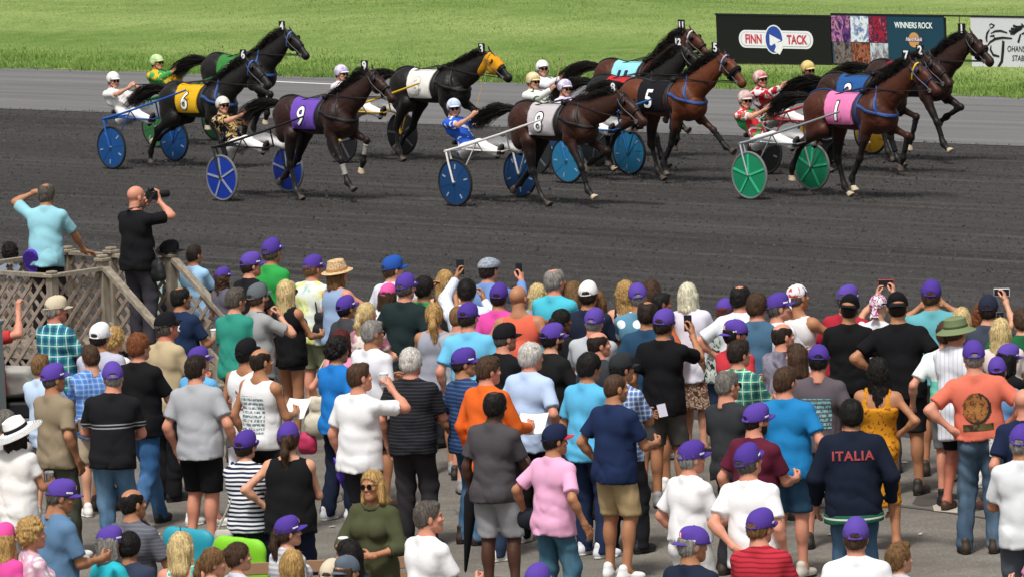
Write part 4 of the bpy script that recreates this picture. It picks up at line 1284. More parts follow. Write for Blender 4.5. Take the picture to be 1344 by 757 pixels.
    def troot(r): return np.array((-.88 + r.uniform(-.02, .02), r.uniform(-.035, .035), 1.42 + r.uniform(-.03, .03))), (r.uniform(-1, 1), r.uniform(-1, 1), r.uniform(.72, 1.1), r.uniform(0, 6))
    def tk(t, st, sd):
        L = .92 * sd[2]
        return st + np.array((-L * t, sd[0] * (.03 + .09 * t) * min(1, t * 3) + .02 * math.sin(sd[3] + 6 * t), (.05 + tail_up) * math.sin(t * 2.4) - (.30 - tail_up) * t * t + sd[1] * .075 * min(1, t * 2.2) + .018 * math.sin(sd[3] * 2 + 7 * t)))
    V, F = strands(rng, troot, tk, 560, .0060, 7)
    obj('tail', mesh_np('tail', V, F, [hair_m]), o)
    # saddle pad, numbered
    pm = mat_cloth(pad, ('band', pad2, [(1.0, 1.26)]) if pad2 else None)
    x0, x1 = -.40, .16
    V, F = shell(P, (x0 - .05, -.36, .95), (x1 + .05, .36, 1.60), .014, lambda x, y, z: np.maximum(np.maximum(x0 - x + (1.5 - z) * .12, x - x1), 1.06 - z), .011)
    n = vnoise(V[:, 0] * 7 + seed, V[:, 1] * 7, V[:, 2] * 7) * .008
    V[:, 1] += np.sign(V[:, 1]) * np.maximum(0, (1.36 - V[:, 2])) * .10 + n
    pd = obj('saddle_pad', mesh_np('saddle_pad', V, F, [pm]), o)
    for s in (-1, 1):
        cx = (x0 + x1) / 2
        ux = (1, 0, 0) if s < 0 else (-1, 0, 0)
        sz = .40 if len(number) == 1 else .32
        if numedge: decal(number, sz, pd, (cx, 0, 1.25), ux, (0, 0, 1), mat_cloth(numedge), pd, bold=.020, off=.006, name='number')
        decal(number, sz, pd, (cx, 0, 1.25), ux, (0, 0, 1), mat_cloth(numcol), pd, bold=.004, off=.011, name='number')
    # harness straps: girth, backband, breast collar
    lm = mat_plain('harness', harness, .5, var=.08)
    V, F = shell(P, (.10, -.36, .80), (.40, .36, 1.62), .020, slab((.235, 0, 1.2), (1, 0, .10), .035), .011)
    obj('girth', mesh_np('girth', V, F, [lm]), o)
    g = Grid((.12, -.11, 1.46), (.34, .11, 1.66), .009); g.put([E((.22, -.05, 1.545), (.05, .04, .04)), E((.22, .05, 1.545), (.05, .04, .04)), E((.22, 0, 1.55), (.04, .07, .02))], .02)
    V, F = g.mesh(); obj('saddle', mesh_np('saddle', V, F, [lm]), o)
    cm = mat_plain('harness', collar or harness, .6, var=.25, vscale=22.0)
    V, F = shell(P, (.18, -.36, .92), (.96, .36, 1.56), .013, lambda x, y, z: np.maximum(slab((.56, 0, 1.26), (.28, 0, 1), .022)(x, y, z), .24 - x), .011)
    obj('breast_collar', mesh_np('breast_collar', V, F, [cm]), o)
    V, F = shell(P, (.30, -.36, 1.1), (.95, .36, 1.75), .012, lambda x, y, z: np.maximum(slab(N((.55, 0, 1.45)), (1, 0, .35), .014)(x, y, z), 1.22 - z), .011)
    obj('neck_strap', mesh_np('neck_strap', V, F, [cm]), o)
    # bridle
    hl_, hh_ = np.array(K(.25, -.02)) - .42, np.array(K(.25, -.02)) + .42
    dn, fw = I['dn'] , I['fw']
    Hm = np.array(I['H']); dnw = Hm @ dn; fww = Hm @ fw
    def band(a, w, infl, nm, m, tilt=0.0, extra=None):
        nn = dnw + fww * tilt
        f0 = slab(K(a, 0), nn, w)
        fn = (lambda x, y, z: np.maximum(np.maximum(f0(x, y, z), -((x - K(a, 0)[0]) * fww[0] + (z - K(a, 0)[2]) * fww[2]) - .17), ((y * 0) - 1))) if extra is None else extra
        V, F = shell(P, hl_, hh_, infl, fn, .0095, .055)
        if len(F): return obj(nm, mesh_np(nm, V, F, [m]), o)
    band(.34, .012, .011, 'noseband', lm)
    band(.035, .012, .011, 'browband', mat_plain('harness', brow, .5) if brow else lm, .35)
    if shadow_roll: band(.30, .030, .030, 'shadow_roll', mat_cloth(shadow_roll))
    for s in (-1, 1):
        m = MB(); m.tube([K(-.02, -.02, s * .085), K(.10, -.05, s * .092), K(.22, -.05, s * .088), K(.34, -.04, s * .072), K(.46, -.045, s * .060)], .009, 6)
        m.build('cheek_strap', lm, o, smooth=True)
        m = MB(); m.lathe([(.026, -.006), (.034, -.006), (.034, .006), (.026, .006)], 16, K(.455, -.05, s * .066), Matrix.Rotation(R(90), 3, 'X'))
        m.build('bit_ring', mat_plain('steel', '#b8b8b8', .3, .9), o, smooth=True)
        if blink:
            g = Grid(np.array(K(.12, .02, s * .1)) - .11, np.array(K(.12, .02, s * .1)) + .11, .009)
            g.put([E(K(.115, .035, s * .098), (.050, .030, .048))], .01); g.put([E(K(.155, .05, s * .085), (.055, .030, .050))], .01, sub=True)
            V, F = g.mesh(); obj('blinker', mesh_np('blinker', V, F, [mat_cloth(hood) if hood else lm]), o)
    if hood:
        V, F = shell(P, hl_, hh_, .010, lambda x, y, z: np.maximum((x - K(.30, 0)[0]) * dnw[0] + (z - K(.30, 0)[2]) * dnw[2], -((x - K(-.05, 0)[0]) * dnw[0] + (z - K(-.05, 0)[2]) * dnw[2])) , .0095, .055)
        g = V; obj('hood', mesh_np('hood', V, F, [mat_cloth(hood)]), o)
        for s in (-1, 1):
            m = MB(); m.lathe([(0, .02), (.034, .012), (.038, 0), (.03, -.012), (0, -.02)], 14, K(.13, .04, s * .088), Matrix.Rotation(R(90), 3, 'X')); m.build('eye_cup', mat_plain('strap', '#15151a', .4), o, smooth=True)
    # head number: a small black card standing on the poll
    pc = K(-.17, -.075); 
    m = MB(); m.box(pc + np.array((0, 0, .10)), (.150, .012, .175), None, 0, .003)
    hn = m.build('head_number', mat_plain('card', '#101014', .5, var=.03), o)
    m = MB(); m.tube([K(-.02, -.02), pc + np.array((0, 0, -.02))], .008, 6); m.build('clip', lm, hn)
    for s in (-1, 1):
        me = text_mesh(headnum, .185 if len(headnum) == 1 else .14, .006)
        c = obj('number', me, hn); me.materials.append(mat_plain('number', '#f2f2f2', .6, var=.02))
        c.matrix_basis = Matrix.Translation(Vector(pc + np.array((0, s * .0085, .10)))) @ Matrix.Rotation(0 if s < 0 else PI, 4, 'Z') @ Matrix.Rotation(PI / 2, 4, 'X')
    # back strap and crupper, and a boot on each knee of the forelegs
    V, F = shell(P, (-.95, -.06, 1.3), (.2, .06, 1.7), .026, lambda x, y, z: np.maximum(np.abs(y) - .016, np.maximum(-.86 - x, np.maximum(x - .15, 1.36 - z))), .011)
    obj('back_strap', mesh_np('back_strap', V, F, [lm]), o)
    for j in (0, 2):
        e_, k_, f_, h_ = I['legs'][j]; ax = (f_ - k_) / np.linalg.norm(f_ - k_)
        c0 = k_ + ax * .15
        V, F = shell(P, c0 - .13, c0 + .13, .010, slab(c0, ax, .085), .010)
        if len(F): obj('leg_boot', mesh_np('leg_boot', V, F, [mat_cloth(boot)]), o)
    # check rein over the crest
    m = MB(); m.tube([K(.30, .075), K(.0, .10), N((1.08, 0, 2.10)), N((.75, 0, 1.82)), (.25, 0, 1.60)], .007, 5); m.build('check_rein', lm, o, smooth=True)
    d = {'o': o, 'K': K, 'loc': Vector(o.location), 'rz': rz, 'scale': scale * .975}
    HORSES.append(d)
    return d
# ------------------------------------------------------------------ sulkies and their drivers
def make_sulky(loc, rz, frame, disc, style, label, tick='#8fa0b4', rim='#17171a', seed=0, seatcol='#15161a'):
    rng = random.Random(seed)
    o = empty('sulky', loc, rz)
    tag(o, label, 'sulky', 'racing sulkies')
    fm = mat_plain('tubing', frame, .3, .15 if frame not in ('#c8ccd0',) else .8, var=.05)
    dm = mat_plain('wheel_disc', disc, .35, var=.10, vscale=5); tm = mat_plain('wheel_tick', tick, .5); rm = mat_plain('tyre', rim, .8)
    st = mat_plain('steel', '#b8b8b8', .3, .9)
    RY = Matrix.Rotation(R(90), 3, 'X')
    for s in (-1, 1):
        c = Vector((0, s * .68, .352)); a0 = rng.uniform(0, 1)
        m = MB(); m.lathe([(.02, .020), (.318, .008), (.318, -.008), (.02, -.020)], 48, c, RY, 0)
        for k in range(5):
            a = a0 + k * 2 * PI / 5
            dx = Vector((math.cos(a), 0, math.sin(a)))
            for q in (-1, 1):
                if style == 'spokes': m.bar(c + dx * .03 + Vector((0, q * .020, 0)), c + dx * .31 + Vector((0, q * .013, 0)), .030, .016, (0, 1, 0), 1)
                else:
                    m.bar(c + dx * .20 + Vector((0, q * .0165, 0)), c + dx * .27 + Vector((0, q * .0125, 0)), .022, .006, (0, 1, 0), 1)
                    b = a + PI / 5; d2 = Vector((math.cos(b), 0, math.sin(b)))
                    m.bar(c + d2 * .06 + Vector((0, q * .019, 0)), c + d2 * .30 + Vector((0, q * .011, 0)), .010, .005, (0, 1, 0), 0)
        w = m.build('wheel', [dm, tm], o)
        w['label'] = ''; del w['label']
        m = MB(); m.lathe([(.314, -.014), (.318, .014), (.336, .019), (.350, .010), (.352, 0), (.350, -.010), (.336, -.019), (.318, -.014)], 48, c, RY); m.build('tyre', rm, w, smooth=True)
        m = MB(); m.lathe([(.0, .036), (.022, .034), (.026, .022), (.026, -.022), (.022, -.034), (0, -.036)], 14, c, RY); m.build('hub', st, w, smooth=True)
        m = MB()
        for q in (-1, 1): m.tube([c + Vector((0, q * .042, 0)), Vector((-.09, s * .68 + q * .042, .66)), Vector((-.135, s * .68 + q * .03, .80))], .0165, 8)
        m.tube([c + Vector((.02, -s * .042, 0)), Vector((.34, s * .55, .93))], .010, 6)
        m.build('wheel_fork', fm, o, smooth=True)
        m = MB(); m.tube([(-.14, s * .70, .815), (.2, s * .60, .90), (.75, s * .47, 1.06), (1.2, s * .375, 1.20), (1.48, s * .325, 1.285)], [.019, .019, .018, .017, .015], 8)
        m.build('shaft', fm, o, smooth=True)
        m = MB(); m.tube([(-.14, s * .40, .815), (.15, s * .36, .80), (.62, s * .31, .79), (.80, s * .33, .83), (.86, s * .44, 1.09)], .013, 8)
        m.tube([(.28, s * .37, .795), (.36, s * .56, .95)], .010, 6)
        fr = m.build('foot_rail', fm, o, smooth=True)
        m = MB(); m.box((.60, s * .31, .775), (.05, .14, .05), None, 0, .01); m.build('stirrup', mat_plain('strap', '#15151a', .7), fr)
    m = MB(); m.tube([(-.14, -.73, .815), (-.14, .73, .815)], .021, 10)
    m.tube([(-.05, -.62, .84), (-.05, .62, .84)], .013, 8)
    m.build('arch_bar', fm, o, smooth=True)
    g = Grid((-.70, -.26, .64), (.02, .26, 1.0), .012)
    g.put([E((-.32, 0, .77), (.28, .19, .045)), C((-.58, -.10, .87), (-.58, .10, .87), .035)], .06)
    g.put([E((-.32, 0, .87), (.22, .15, .085))], .02, sub=True)
    V, F = g.mesh(); obj('seat', mesh_np('seat', V, F, [mat_plain('vinyl', seatcol, .5)]), o)
    return o
def race_team(px, py, num, horse, sulky, driver, dl=0.0, heading=-45.0, gap=1.46, whip=None):
    """px, py: where the near wheel meets the track in the survey"""
    rz = R(heading)
    Rz = Matrix.Rotation(rz, 3, 'Z')
    p = at_z(px, py)
    sl = p - Rz @ Vector((0, -.68, 0)); sl.z = 0
    so = make_sulky(sl, rz, **sulky)
    hl = sl + Rz @ Vector((gap, 0, 0))
    h = make_horse(loc=hl, rz=rz, **horse)
    dloc = sl + Rz @ Vector((-.38 + dl, 0, .70))
    kw = dict(pose='drive', bend=-35, arms='drv,drv', bot=('pants', '#e6e4e2'), glasses='dark', hair=('short', 'dark'), feet=('boot', '#2a2422'), h=1.74)
    kw.update(driver); kw['look'] = kw.get('look', 30) - 22
    d = human(0, 0, at=dloc, rz=rz - PI / 2, **kw)
    # reins from the bit to the hands
    inv = h['o'].matrix_basis.inverted() if False else (Matrix.Translation(h['loc']) @ Matrix.Rotation(rz, 4, 'Z') @ Matrix.Scale(h['scale'], 4)).inverted()
    lm = mat_plain('rein', '#1a1614', .6)
    for i, s in ((0, 1), (1, -1)):
        g = inv @ (grip(d, 'L' if i == 0 else 'R').translation)
        b = Vector(h['K'](.455, -.05, s * .075)); t = Vector((.25, s * .10, 1.60))
        mid = (t + g) / 2 + Vector((0, 0, -.03))
        m = MB(); m.tube([b, (b * .5 + t * .5) + Vector((0, s * .03, -.02)), t, mid, g], .0085, 5); m.build('rein', lm, h['o'], smooth=True)
    if whip:
        w = empty('whip'); tag(w, whip, 'whip'); gm = grip(d, 'R', .06, .02); w.matrix_basis = Matrix.Translation(gm.translation) @ Matrix.Rotation(rz, 4, 'Z')
        m = MB(); m.tube([(-.03, 0, -.12), (.04, 0, .10)], .011, 8); m.build('grip', mat_plain('strap', '#15151a', .7), w)
        m = MB(); m.tube([(.04, 0, .10), (.16, .02, .42), (.26, .03, .68)], [.008, .006, .003], 6); m.build('shaft', mat_plain('cane', '#c0a878', .6), w, smooth=True)
    return h, so, d
# ------------------------------------------------------------------ the ground, in bands that run along the track
def UV(u, v, z=0.0): return T_DIR * u + N_DIR * v + Vector((0, 0, z))
def band_mesh(name, v0, v1, z, m, u0=-160.0, u1=60.0, kind='structure', nu=1, nv=1, hf=None):
    V = []; F = []
    for j in range(nv + 1):
        for i in range(nu + 1):
            u = u0 + (u1 - u0) * i / nu; v = v0 + (v1 - v0) * j / nv
            V.append(UV(u, v, z + (hf(u, v) if hf else 0)))
    for j in range(nv):
        for i in range(nu):
            a = j * (nu + 1) + i; F.append((a, a + 1, a + nu + 2, a + nu + 1))
    o = obj(name, mesh_np(name, np.array([tuple(v) for v in V]), np.array(F), [m], smooth=True))
    return tag(o, kind=kind)
def m_track():
    t = NT('track_dirt'); co = t.n('TexCoord').outputs['Object']
    al = t.mapping(co, (1, 1, 1), rot=(0, 0, R(45)))        # x runs along the track
    fine = t.noise(t.mapping(co, (34, 5, 1)), 1.0, 4.0, .75)
    streak = t.noise(t.mapping(al, (.12, 3.4, 1)), 1.0, 4.0, .6)
    broad = t.noise(t.mapping(al, (.05, .5, 1)), 1.0, 3.0, .5)
    clod = t.noise(t.mapping(al, (5, 9, 1)), 1.0, 3.0, .6)
    a, b = lin('#2b2a2b'), lin('#5f5d5c')
    c = t.ramp(streak, [(.32, lin('#302e2d')), (.55, lin('#3e3c3a')), (.74, lin('#5a5753'))])
    c = t.mix(t.ramp(broad, [(.35, (0, 0, 0)), (.7, (1, 1, 1))]), c, t.mix(.5, c, lin('#504e4e')))
    c = t.mix(t.ramp(fine, [(.30, (1, 1, 1)), (.62, (0, 0, 0))]), c, t.mix(.36, c, lin('#201f1e')))
    c = t.mix(t.ramp(clod, [(.60, (0, 0, 0)), (.72, (1, 1, 1))]), c, t.mix(.5, c, lin('#6e6b69')))
    t.base(c)
    hh = t.math('ADD', t.math('MULTIPLY', fine, .5), t.math('ADD', clod, t.math('MULTIPLY', streak, .6)))
    t.bump(hh, .9, .06); t.set(.95, 0, .15)
    return t.m
def m_stone():
    t = NT('stone_dust'); co = t.n('TexCoord').outputs['Object']
    al = t.mapping(co, (1, 1, 1), rot=(0, 0, R(45)))
    fine = t.noise(t.mapping(al, (16, 30, 1)), 1.0, 5.0, .7)
    streak = t.noise(t.mapping(al, (.10, 2.6, 1)), 1.0, 4.0, .6)
    c = t.ramp(streak, [(.30, lin('#605f5e')), (.55, lin('#717070')), (.8, lin('#82807f'))])
    c = t.mix(t.ramp(fine, [(.32, (1, 1, 1)), (.60, (0, 0, 0))]), c, t.mix(.35, c, lin('#4a4949')))
    t.base(c); t.bump(fine, .5, .02); t.set(.95, 0, .15)
    return t.m
def m_asphalt():
    t = NT('asphalt'); co = t.n('TexCoord').outputs['Object']
    fine = t.noise(t.mapping(co, (38, 9, 1)), 1.0, 3.0, .75); mid = t.noise(co, 1.6, 4.0, .6); spot = t.noise(co, 11.0, 4.0, .65)
    c = t.ramp(mid, [(.3, lin('#625e57')), (.55, lin('#746f67')), (.75, lin('#827d73'))])
    c = t.mix(t.ramp(fine, [(.38, (1, 1, 1)), (.56, (0, 0, 0))]), c, t.mix(.30, c, lin('#4a4743')))
    c = t.mix(t.ramp(fine, [(.58, (0, 0, 0)), (.72, (1, 1, 1))]), c, t.mix(.18, c, lin('#bdb7aa')))
    c = t.mix(t.ramp(spot, [(.60, (0, 0, 0)), (.70, (1, 1, 1))]), c, t.mix(.30, c, lin('#4e4a46')))
    vor = t.n('TexVoronoi', {'Vector': co, 'Scale': .20, 'Randomness': 1.0}, feature='DISTANCE_TO_EDGE').outputs[0]
    wob = t.math('ADD', vor, t.math('MULTIPLY', t.math('SUBTRACT', t.noise(co, 3.0, 3.0), .5), .05))
    crack = t.math('MULTIPLY', t.math('LESS_THAN', t.math('ABSOLUTE', wob), .003), t.math('GREATER_THAN', t.noise(co, .5, 2.0), .5))
    c = t.mix(t.math('MULTIPLY', crack, .5), c, lin('#3c3935'))
    t.base(c); t.bump(fine, .5, .006); t.set(.9, 0, .2)
    return t.m
def m_grass():
    t = NT('turf'); co = t.n('TexCoord').outputs['Object']
    al = t.mapping(co, (1, 1, 1), rot=(0, 0, R(45)))
    fine = t.noise(t.mapping(co, (20, 3.2, 1)), 1.0, 4.0, .75)
    clump = t.noise(t.mapping(al, (1.6, 1.0, 1)), 1.0, 5.0, .65)
    broad = t.noise(t.mapping(al, (.06, .20, 1)), 1.0, 4.0, .6)
    c = t.ramp(clump, [(.28, lin('#627c36')), (.5, lin('#7f9a48')), (.72, lin('#9aae60'))])
    c = t.mix(t.ramp(broad, [(.35, (0, 0, 0)), (.65, (1, 1, 1))]), t.mix(.55, c, lin('#587a34')), t.mix(.55, c, lin('#adba78')))
    dry = t.noise(t.mapping(al, (.35, .8, 1)), 1.0, 4.0, .7)
    c = t.mix(t.ramp(dry, [(.58, (0, 0, 0)), (.75, (1, 1, 1))]), c, t.mix(.5, c, lin('#b4b07c')))
    c = t.mix(t.ramp(fine, [(.30, (1, 1, 1)), (.60, (0, 0, 0))]), c, t.mix(.45, c, lin('#3d5a22')))
    t.base(c); t.bump(t.math('ADD', fine, clump), .8, .10); t.set(.9, 0, .15)
    return t.m
def hump(u, v): return .10 * math.sin(u * .31 + v * .12) * max(0, min(1, (v - 78) / 6)) + max(0, v - 84) * .012 + .22 * math.sin((v - 80) * .24) * max(0, min(1, (v - 80) / 8))
V_RAIL, V_GREY, V_TURF = 43.1, 69.1, 76.1
MG = m_grass()
g_ = MB(); g_.add([UV(-1400, -700, -.02), UV(1400, -700, -.02), UV(1400, 1500, -.02), UV(-1400, 1500, -.02)], [(0, 1, 2, 3)])
tag(g_.build('ground', MG), kind='structure')
band_mesh('asphalt', -40, V_RAIL, 0.0, m_asphalt(), -140, 60)
band_mesh('track_dirt', V_RAIL, V_GREY, -.004, m_track(), -220, 120)
band_mesh('track_shoulder', V_GREY - .3, V_TURF + .4, 0.004, m_stone(), -220, 120)
band_mesh('infield_turf', V_TURF, 150, 0.010, MG, -190, 20, nu=150, nv=60, hf=hump)
# chalk line on the stone dust
q0, q1 = at_z(352, 108, 0), at_z(462, 113, 0); q0.z = q1.z = .009
m = MB(); m.add([q0, q1, q1 + N_DIR * .13, q0 + N_DIR * .13], [(0, 1, 2, 3)])
tag(m.build('painted_line', mat_plain('chalk', '#cfcfcf', .9, var=.2)), kind='structure')
# tufts of longer grass along the edge of the turf and round the foot of the hoarding
def vhump(u, v): return .10 * np.sin(u * .31 + v * .12) * np.clip((v - 78) / 6, 0, 1) + np.maximum(0, v - 84) * .012 + .22 * np.sin((v - 80) * .24) * np.clip((v - 80) / 8, 0, 1)
def tufts(name, n, seed, fv, h0, h1, w0, w1, cols, lab):
    r = np.random.RandomState(seed)
    u, v = fv(r, n)
    px = T_DIR.x * u + N_DIR.x * v; py = T_DIR.y * u + N_DIR.y * v; z = np.where(v > V_TURF, vhump(u, v), 0) + .008
    a = r.rand(n) * PI; w = r.uniform(w0, w1, n); h = r.uniform(h0, h1, n) * (.55 + .45 * vnoise(u * 1.1, v * 1.1, v * 0) + .25); le = r.uniform(-.6, .6, n) * h; lb = r.uniform(-.6, .6, n) * h
    V = np.zeros((n, 3, 3), np.float32)
    V[:, 0] = np.stack([px + np.cos(a) * w, py + np.sin(a) * w, z], 1); V[:, 1] = np.stack([px - np.cos(a) * w, py - np.sin(a) * w, z], 1); V[:, 2] = np.stack([px + le, py + lb, z + h], 1)
    t = NT('grass_blades'); co = t.n('TexCoord').outputs['Object']
    q = t.noise(t.mapping(co, (1, 1, .1)), .8, 5.0, .7); q2 = t.noise(co, 23.0, 2.0, .7)
    c1 = t.ramp(q, [(.32, lin(cols[0])), (.5, lin(cols[1])), (.68, lin(cols[2]))])
    t.base(t.mix(t.ramp(q2, [(.35, (0, 0, 0)), (.65, (1, 1, 1))]), t.mix(.5, c1, lin(cols[0])), t.mix(.4, c1, lin(cols[2])))); t.set(.75, 0, .15)
    return tag(obj(name, mesh_np(name, V.reshape(-1, 3), np.arange(n * 3).reshape(-1, 3), [t.m], smooth=False)), lab, 'grass', kind='stuff')
def edge(r, n):
    u = r.uniform(-100, -56, n)
    return u, V_TURF + .12 * np.sin(u * 2.1) + .10 * np.sin(u * 5.3 + 1) + np.abs(r.normal(0, 1.6, n)) - .05 - .3 * (r.rand(n) < .04)
def field(r, n):
    v = 76.2 + 44 * r.rand(n) ** 1.2; u = r.uniform(-24, 22, n) - v
    return u, v
GC = ('#4a6a28', '#6f9040', '#98ac64')
tufts('grass', 90000, 5, edge, .04, .12, .006, .014, GC, 'rough longer grass along the edge of the infield turf')
tufts('grass', 200000, 6, field, .015, .05, .005, .012, ('#667c3c', '#82964c', '#a2b06a'), 'short mown grass blades over the infield turf')
# ------------------------------------------------------------------ the advertising hoarding on the infield
def hoard(px): 
    """u along the hoarding's line for a survey pixel column, at its foot"""
    for k in range(2):
        pass
    lo, hi = -90.0, -40.0
    for _ in range(50):
        mid = (lo + hi) / 2
        w = UV(mid, 80.8, .3)
        v = CAM_M.transposed() @ (w - Vector((0, 0, CAM_H)))
        x = 672 + F_PX * v.x / -v.z
        if x < px: lo = mid
        else: hi = mid
    return lo
HZ0, HZ1 = .03, .95
MH = Matrix((tuple(T_DIR), tuple(N_DIR), (0, 0, 1))).transposed()       # local x along the hoarding, y behind it, z up
def hoarding(name, u0, u1, mat_, label):
    o = empty(name, UV((u0 + u1) / 2, 80.8, hump((u0 + u1) / 2, 80.8)), -R(45))
    tag(o, label, 'advertising board', 'advertising boards in a row on the infield')
    m = MB(); m.box((0, .02, (HZ0 + HZ1) / 2), (u1 - u0, .04, HZ1 - HZ0), None, 0, .004); p = m.build('panel', mat_, o)
    m = MB(); m.box((0, .02, HZ1 + .016), (u1 - u0 + .04, .06, .03)); m.build('frame', mat_plain('board_frame', '#1b1b1e', .5), o)
    m = MB()
    for x in (-(u1 - u0) / 2 + .03, (u1 - u0) / 2 - .03): m.box((x, .075, .45), (.05, .05, .95))
    m.build('support', mat_plain('board_frame', '#1b1b1e', .5), o)
    return o
def flat_poly(name, pts, m, parent, y, z=0.0):
    mb = MB(); mb.prism(pts, .004, Matrix.Translation((0, y, z))); return mb.build(name, m, parent)
def flat_text(txt, size, c, parent, x, z, y=-.006, bold=.0, shear=0.0, sx=1.0, name='lettering'):
    me = text_mesh(txt, size, bold, extr=.002, shear=shear); me.materials.append(mat_plain('print_ink', c, .7, var=.02))
    o = obj(name, me, parent); o.matrix_basis = Matrix.Translation((x, y, z)) @ Matrix.Rotation(PI / 2, 4, 'X') @ Matrix.Diagonal((sx, 1, 1, 1))
    return o
ua, ub, uc, ud = hoard(941), hoard(1091), hoard(1239), hoard(1275)
zc = (HZ0 + HZ1) / 2
b1 = hoarding('advertising_board', ua, ub, mat_plain('black_vinyl', '#0c0c0f', .55, var=.15), 'black advertising board with a white pill shaped logo reading FINN TACK')
L1 = ub - ua
def pill(w, h, n=14): 
    r = h / 2; P = []
    for k in range(n + 1): a = -PI / 2 + PI * k / n; P.append((w / 2 - r + r * math.cos(a), r * math.sin(a)))
    for k in range(n + 1): a = PI / 2 + PI * k / n; P.append((-w / 2 + r + r * math.cos(a), r * math.sin(a)))
    return P
kx = L1 / 148.0                                                         # metres along the board per survey pixel column
wh, bl, rd = mat_plain('print_ink', '#eceaf0', .7, var=.02), mat_plain('print_ink', '#2a4aa0', .7, var=.03), mat_plain('print_ink', '#c23a4e', .7, var=.03)
gy = mat_plain('print_ink', '#9aa4b8', .7, var=.02)
px0 = (1018.5 - 941) * kx - L1 / 2; zl = .50
kz = .92 / 62.0
lg = flat_poly('logo', pill(96 * kx, 23 * kz), wh, b1, -.003, zl); lg.location.x = px0
for P_, m_, y_ in ((pill(91 * kx, 18.5 * kz), gy, -.005), (pill(89.5 * kx, 17 * kz), wh, -.007)):
    q = flat_poly('logo_border', P_, m_, b1, y_, zl); q.location.x = px0
def ell(rx, rz, n=28): return [(rx * math.cos(2 * PI * k / n), rz * math.sin(2 * PI * k / n)) for k in range(n)]
q = flat_poly('logo_disc', ell(12.2 * kx, 18.8 * kz), wh, b1, -.009, zl); q.location.x = px0 - 2 * kx
q = flat_poly('logo_disc', ell(10.8 * kx, 17.2 * kz), bl, b1, -.011, zl); q.location.x = px0 - 2 * kx
face = [(-6.5, 6.5), (8, -1.0), (2, -4.5), (10, -2), (10, -12), (6, -19.5), (2, -17), (-1, -15), (1.5, -9), (0, -5), (-4.5, -8), (-6.5, -7)]
q = flat_poly('logo_face', [(a * kx, b * kz) for a, b in face], wh, b1, -.013, zl); q.location.x = px0 - 1 * kx
for txt, pxx in (('FINN', 990), ('TACK', 1046)):
    flat_text(txt, .235, '#c23a4e', b1, (pxx - 941) * kx - L1 / 2, zl - .005, -.012, .007, sx=.82)
def m_photo(seed, cols):
    t = NT('photo_print'); co = t.coord()
    q = t.noise(t.mapping(co, (1, 1, .8), (seed * 3.1, 0, seed)), 5.5, 3.0, .6, dist=1.2)
    n_ = len(cols)
    t.base(t.ramp(q, [(.28 + .46 * i / (n_ - 1), lin(c)) for i, c in enumerate(cols)], 'EASE')); t.set(.6, 0, .3)
    return t.m
b2 = hoarding('advertising_board', ub + .03, uc, mat_plain('teal_vinyl', '#123c52', .55, var=.25, vscale=1.5), 'teal advertising board with small photographs and white words WINNERS ROCK')
L2 = uc - ub - .03; k2 = L2 / 146.0
def p2(px): return (px - 1093) * k2 - L2 / 2
def z2(py): return HZ1 - (py - 22) * .92 / 62.0
ph = [((1093, 23, 1118, 56), ('#120a1a', '#3a2260', '#6a3a80', '#c08098', '#161e4a', '#0e0a14')), ((1118.5, 23, 1142, 56), ('#c8d2e2', '#e0e4ec', '#5a70a8', '#eef0f4')), ((1142.5, 23, 1166, 56), ('#14101a', '#a01c34', '#3a1a3c', '#d84a5a', '#2a1422')),
      ((1095, 57, 1119, 84), ('#18181e', '#54484a', '#7a6e6c', '#1c1e28', '#b0b4be')), ((1119.5, 57, 1143, 84), ('#2a1410', '#6a2c1a', '#a0604a', '#1c1214', '#d09a84')), ((1143.5, 57, 1167, 84), ('#dfe3ea', '#c4ccd8', '#70606a', '#eef0f4'))]
for i, ((a, y0, b, y1), cs) in enumerate(ph):
    m = MB(); m.box(((p2(a) + p2(b)) / 2, -.003, (z2(y0) + z2(y1)) / 2), (p2(b) - p2(a), .004, z2(y0) - z2(y1))); m.build('photograph', m_photo(i + 1, cs), b2)
flat_text('WINNERS ROCK', .155, '#e8edf0', b2, p2(1201), z2(34), -.006, .003, sx=.80)
q = flat_poly('logo_disc', ell(7.0 * k2, 9.5 * kz), mat_plain('print_ink', '#c8935a', .7, var=.1), b2, -.004, z2(52)); q.location.x = p2(1201)
flat_text('Hard Rock', .095, '#4a2560', b2, p2(1201), z2(51) - .006, -.0075, .010, .25, .95)
flat_text('Hard Rock', .095, '#e9d9e4', b2, p2(1201), z2(51) - .006, -.011, .002, .25, .95)
ue = ud + 11.0
b3 = hoarding('advertising_board', ud, ue, mat_plain('white_vinyl', '#cfced6', .6, var=.05), 'white advertising board with a black line drawing of a horse and driver')
L3 = ue - ud; m = MB(); m.box((-L3 / 2 - (ud - uc) / 2, .02, HZ1 + .016), (ud - uc + .02, .05, .028)); m.tube([(-L3 / 2 - .28, .02, HZ1), (-L3 / 2 - .28, .02, .0)], .008, 6); m.build('frame_extension', mat_plain('board_frame', '#1b1b1e', .5), b3); k3 = (ud - uc) / 36.0
def p3(px): return (px - 1275) * k3 - L3 / 2
ik_ = mat_plain('print_ink', '#1a1a20', .7, var=.02)
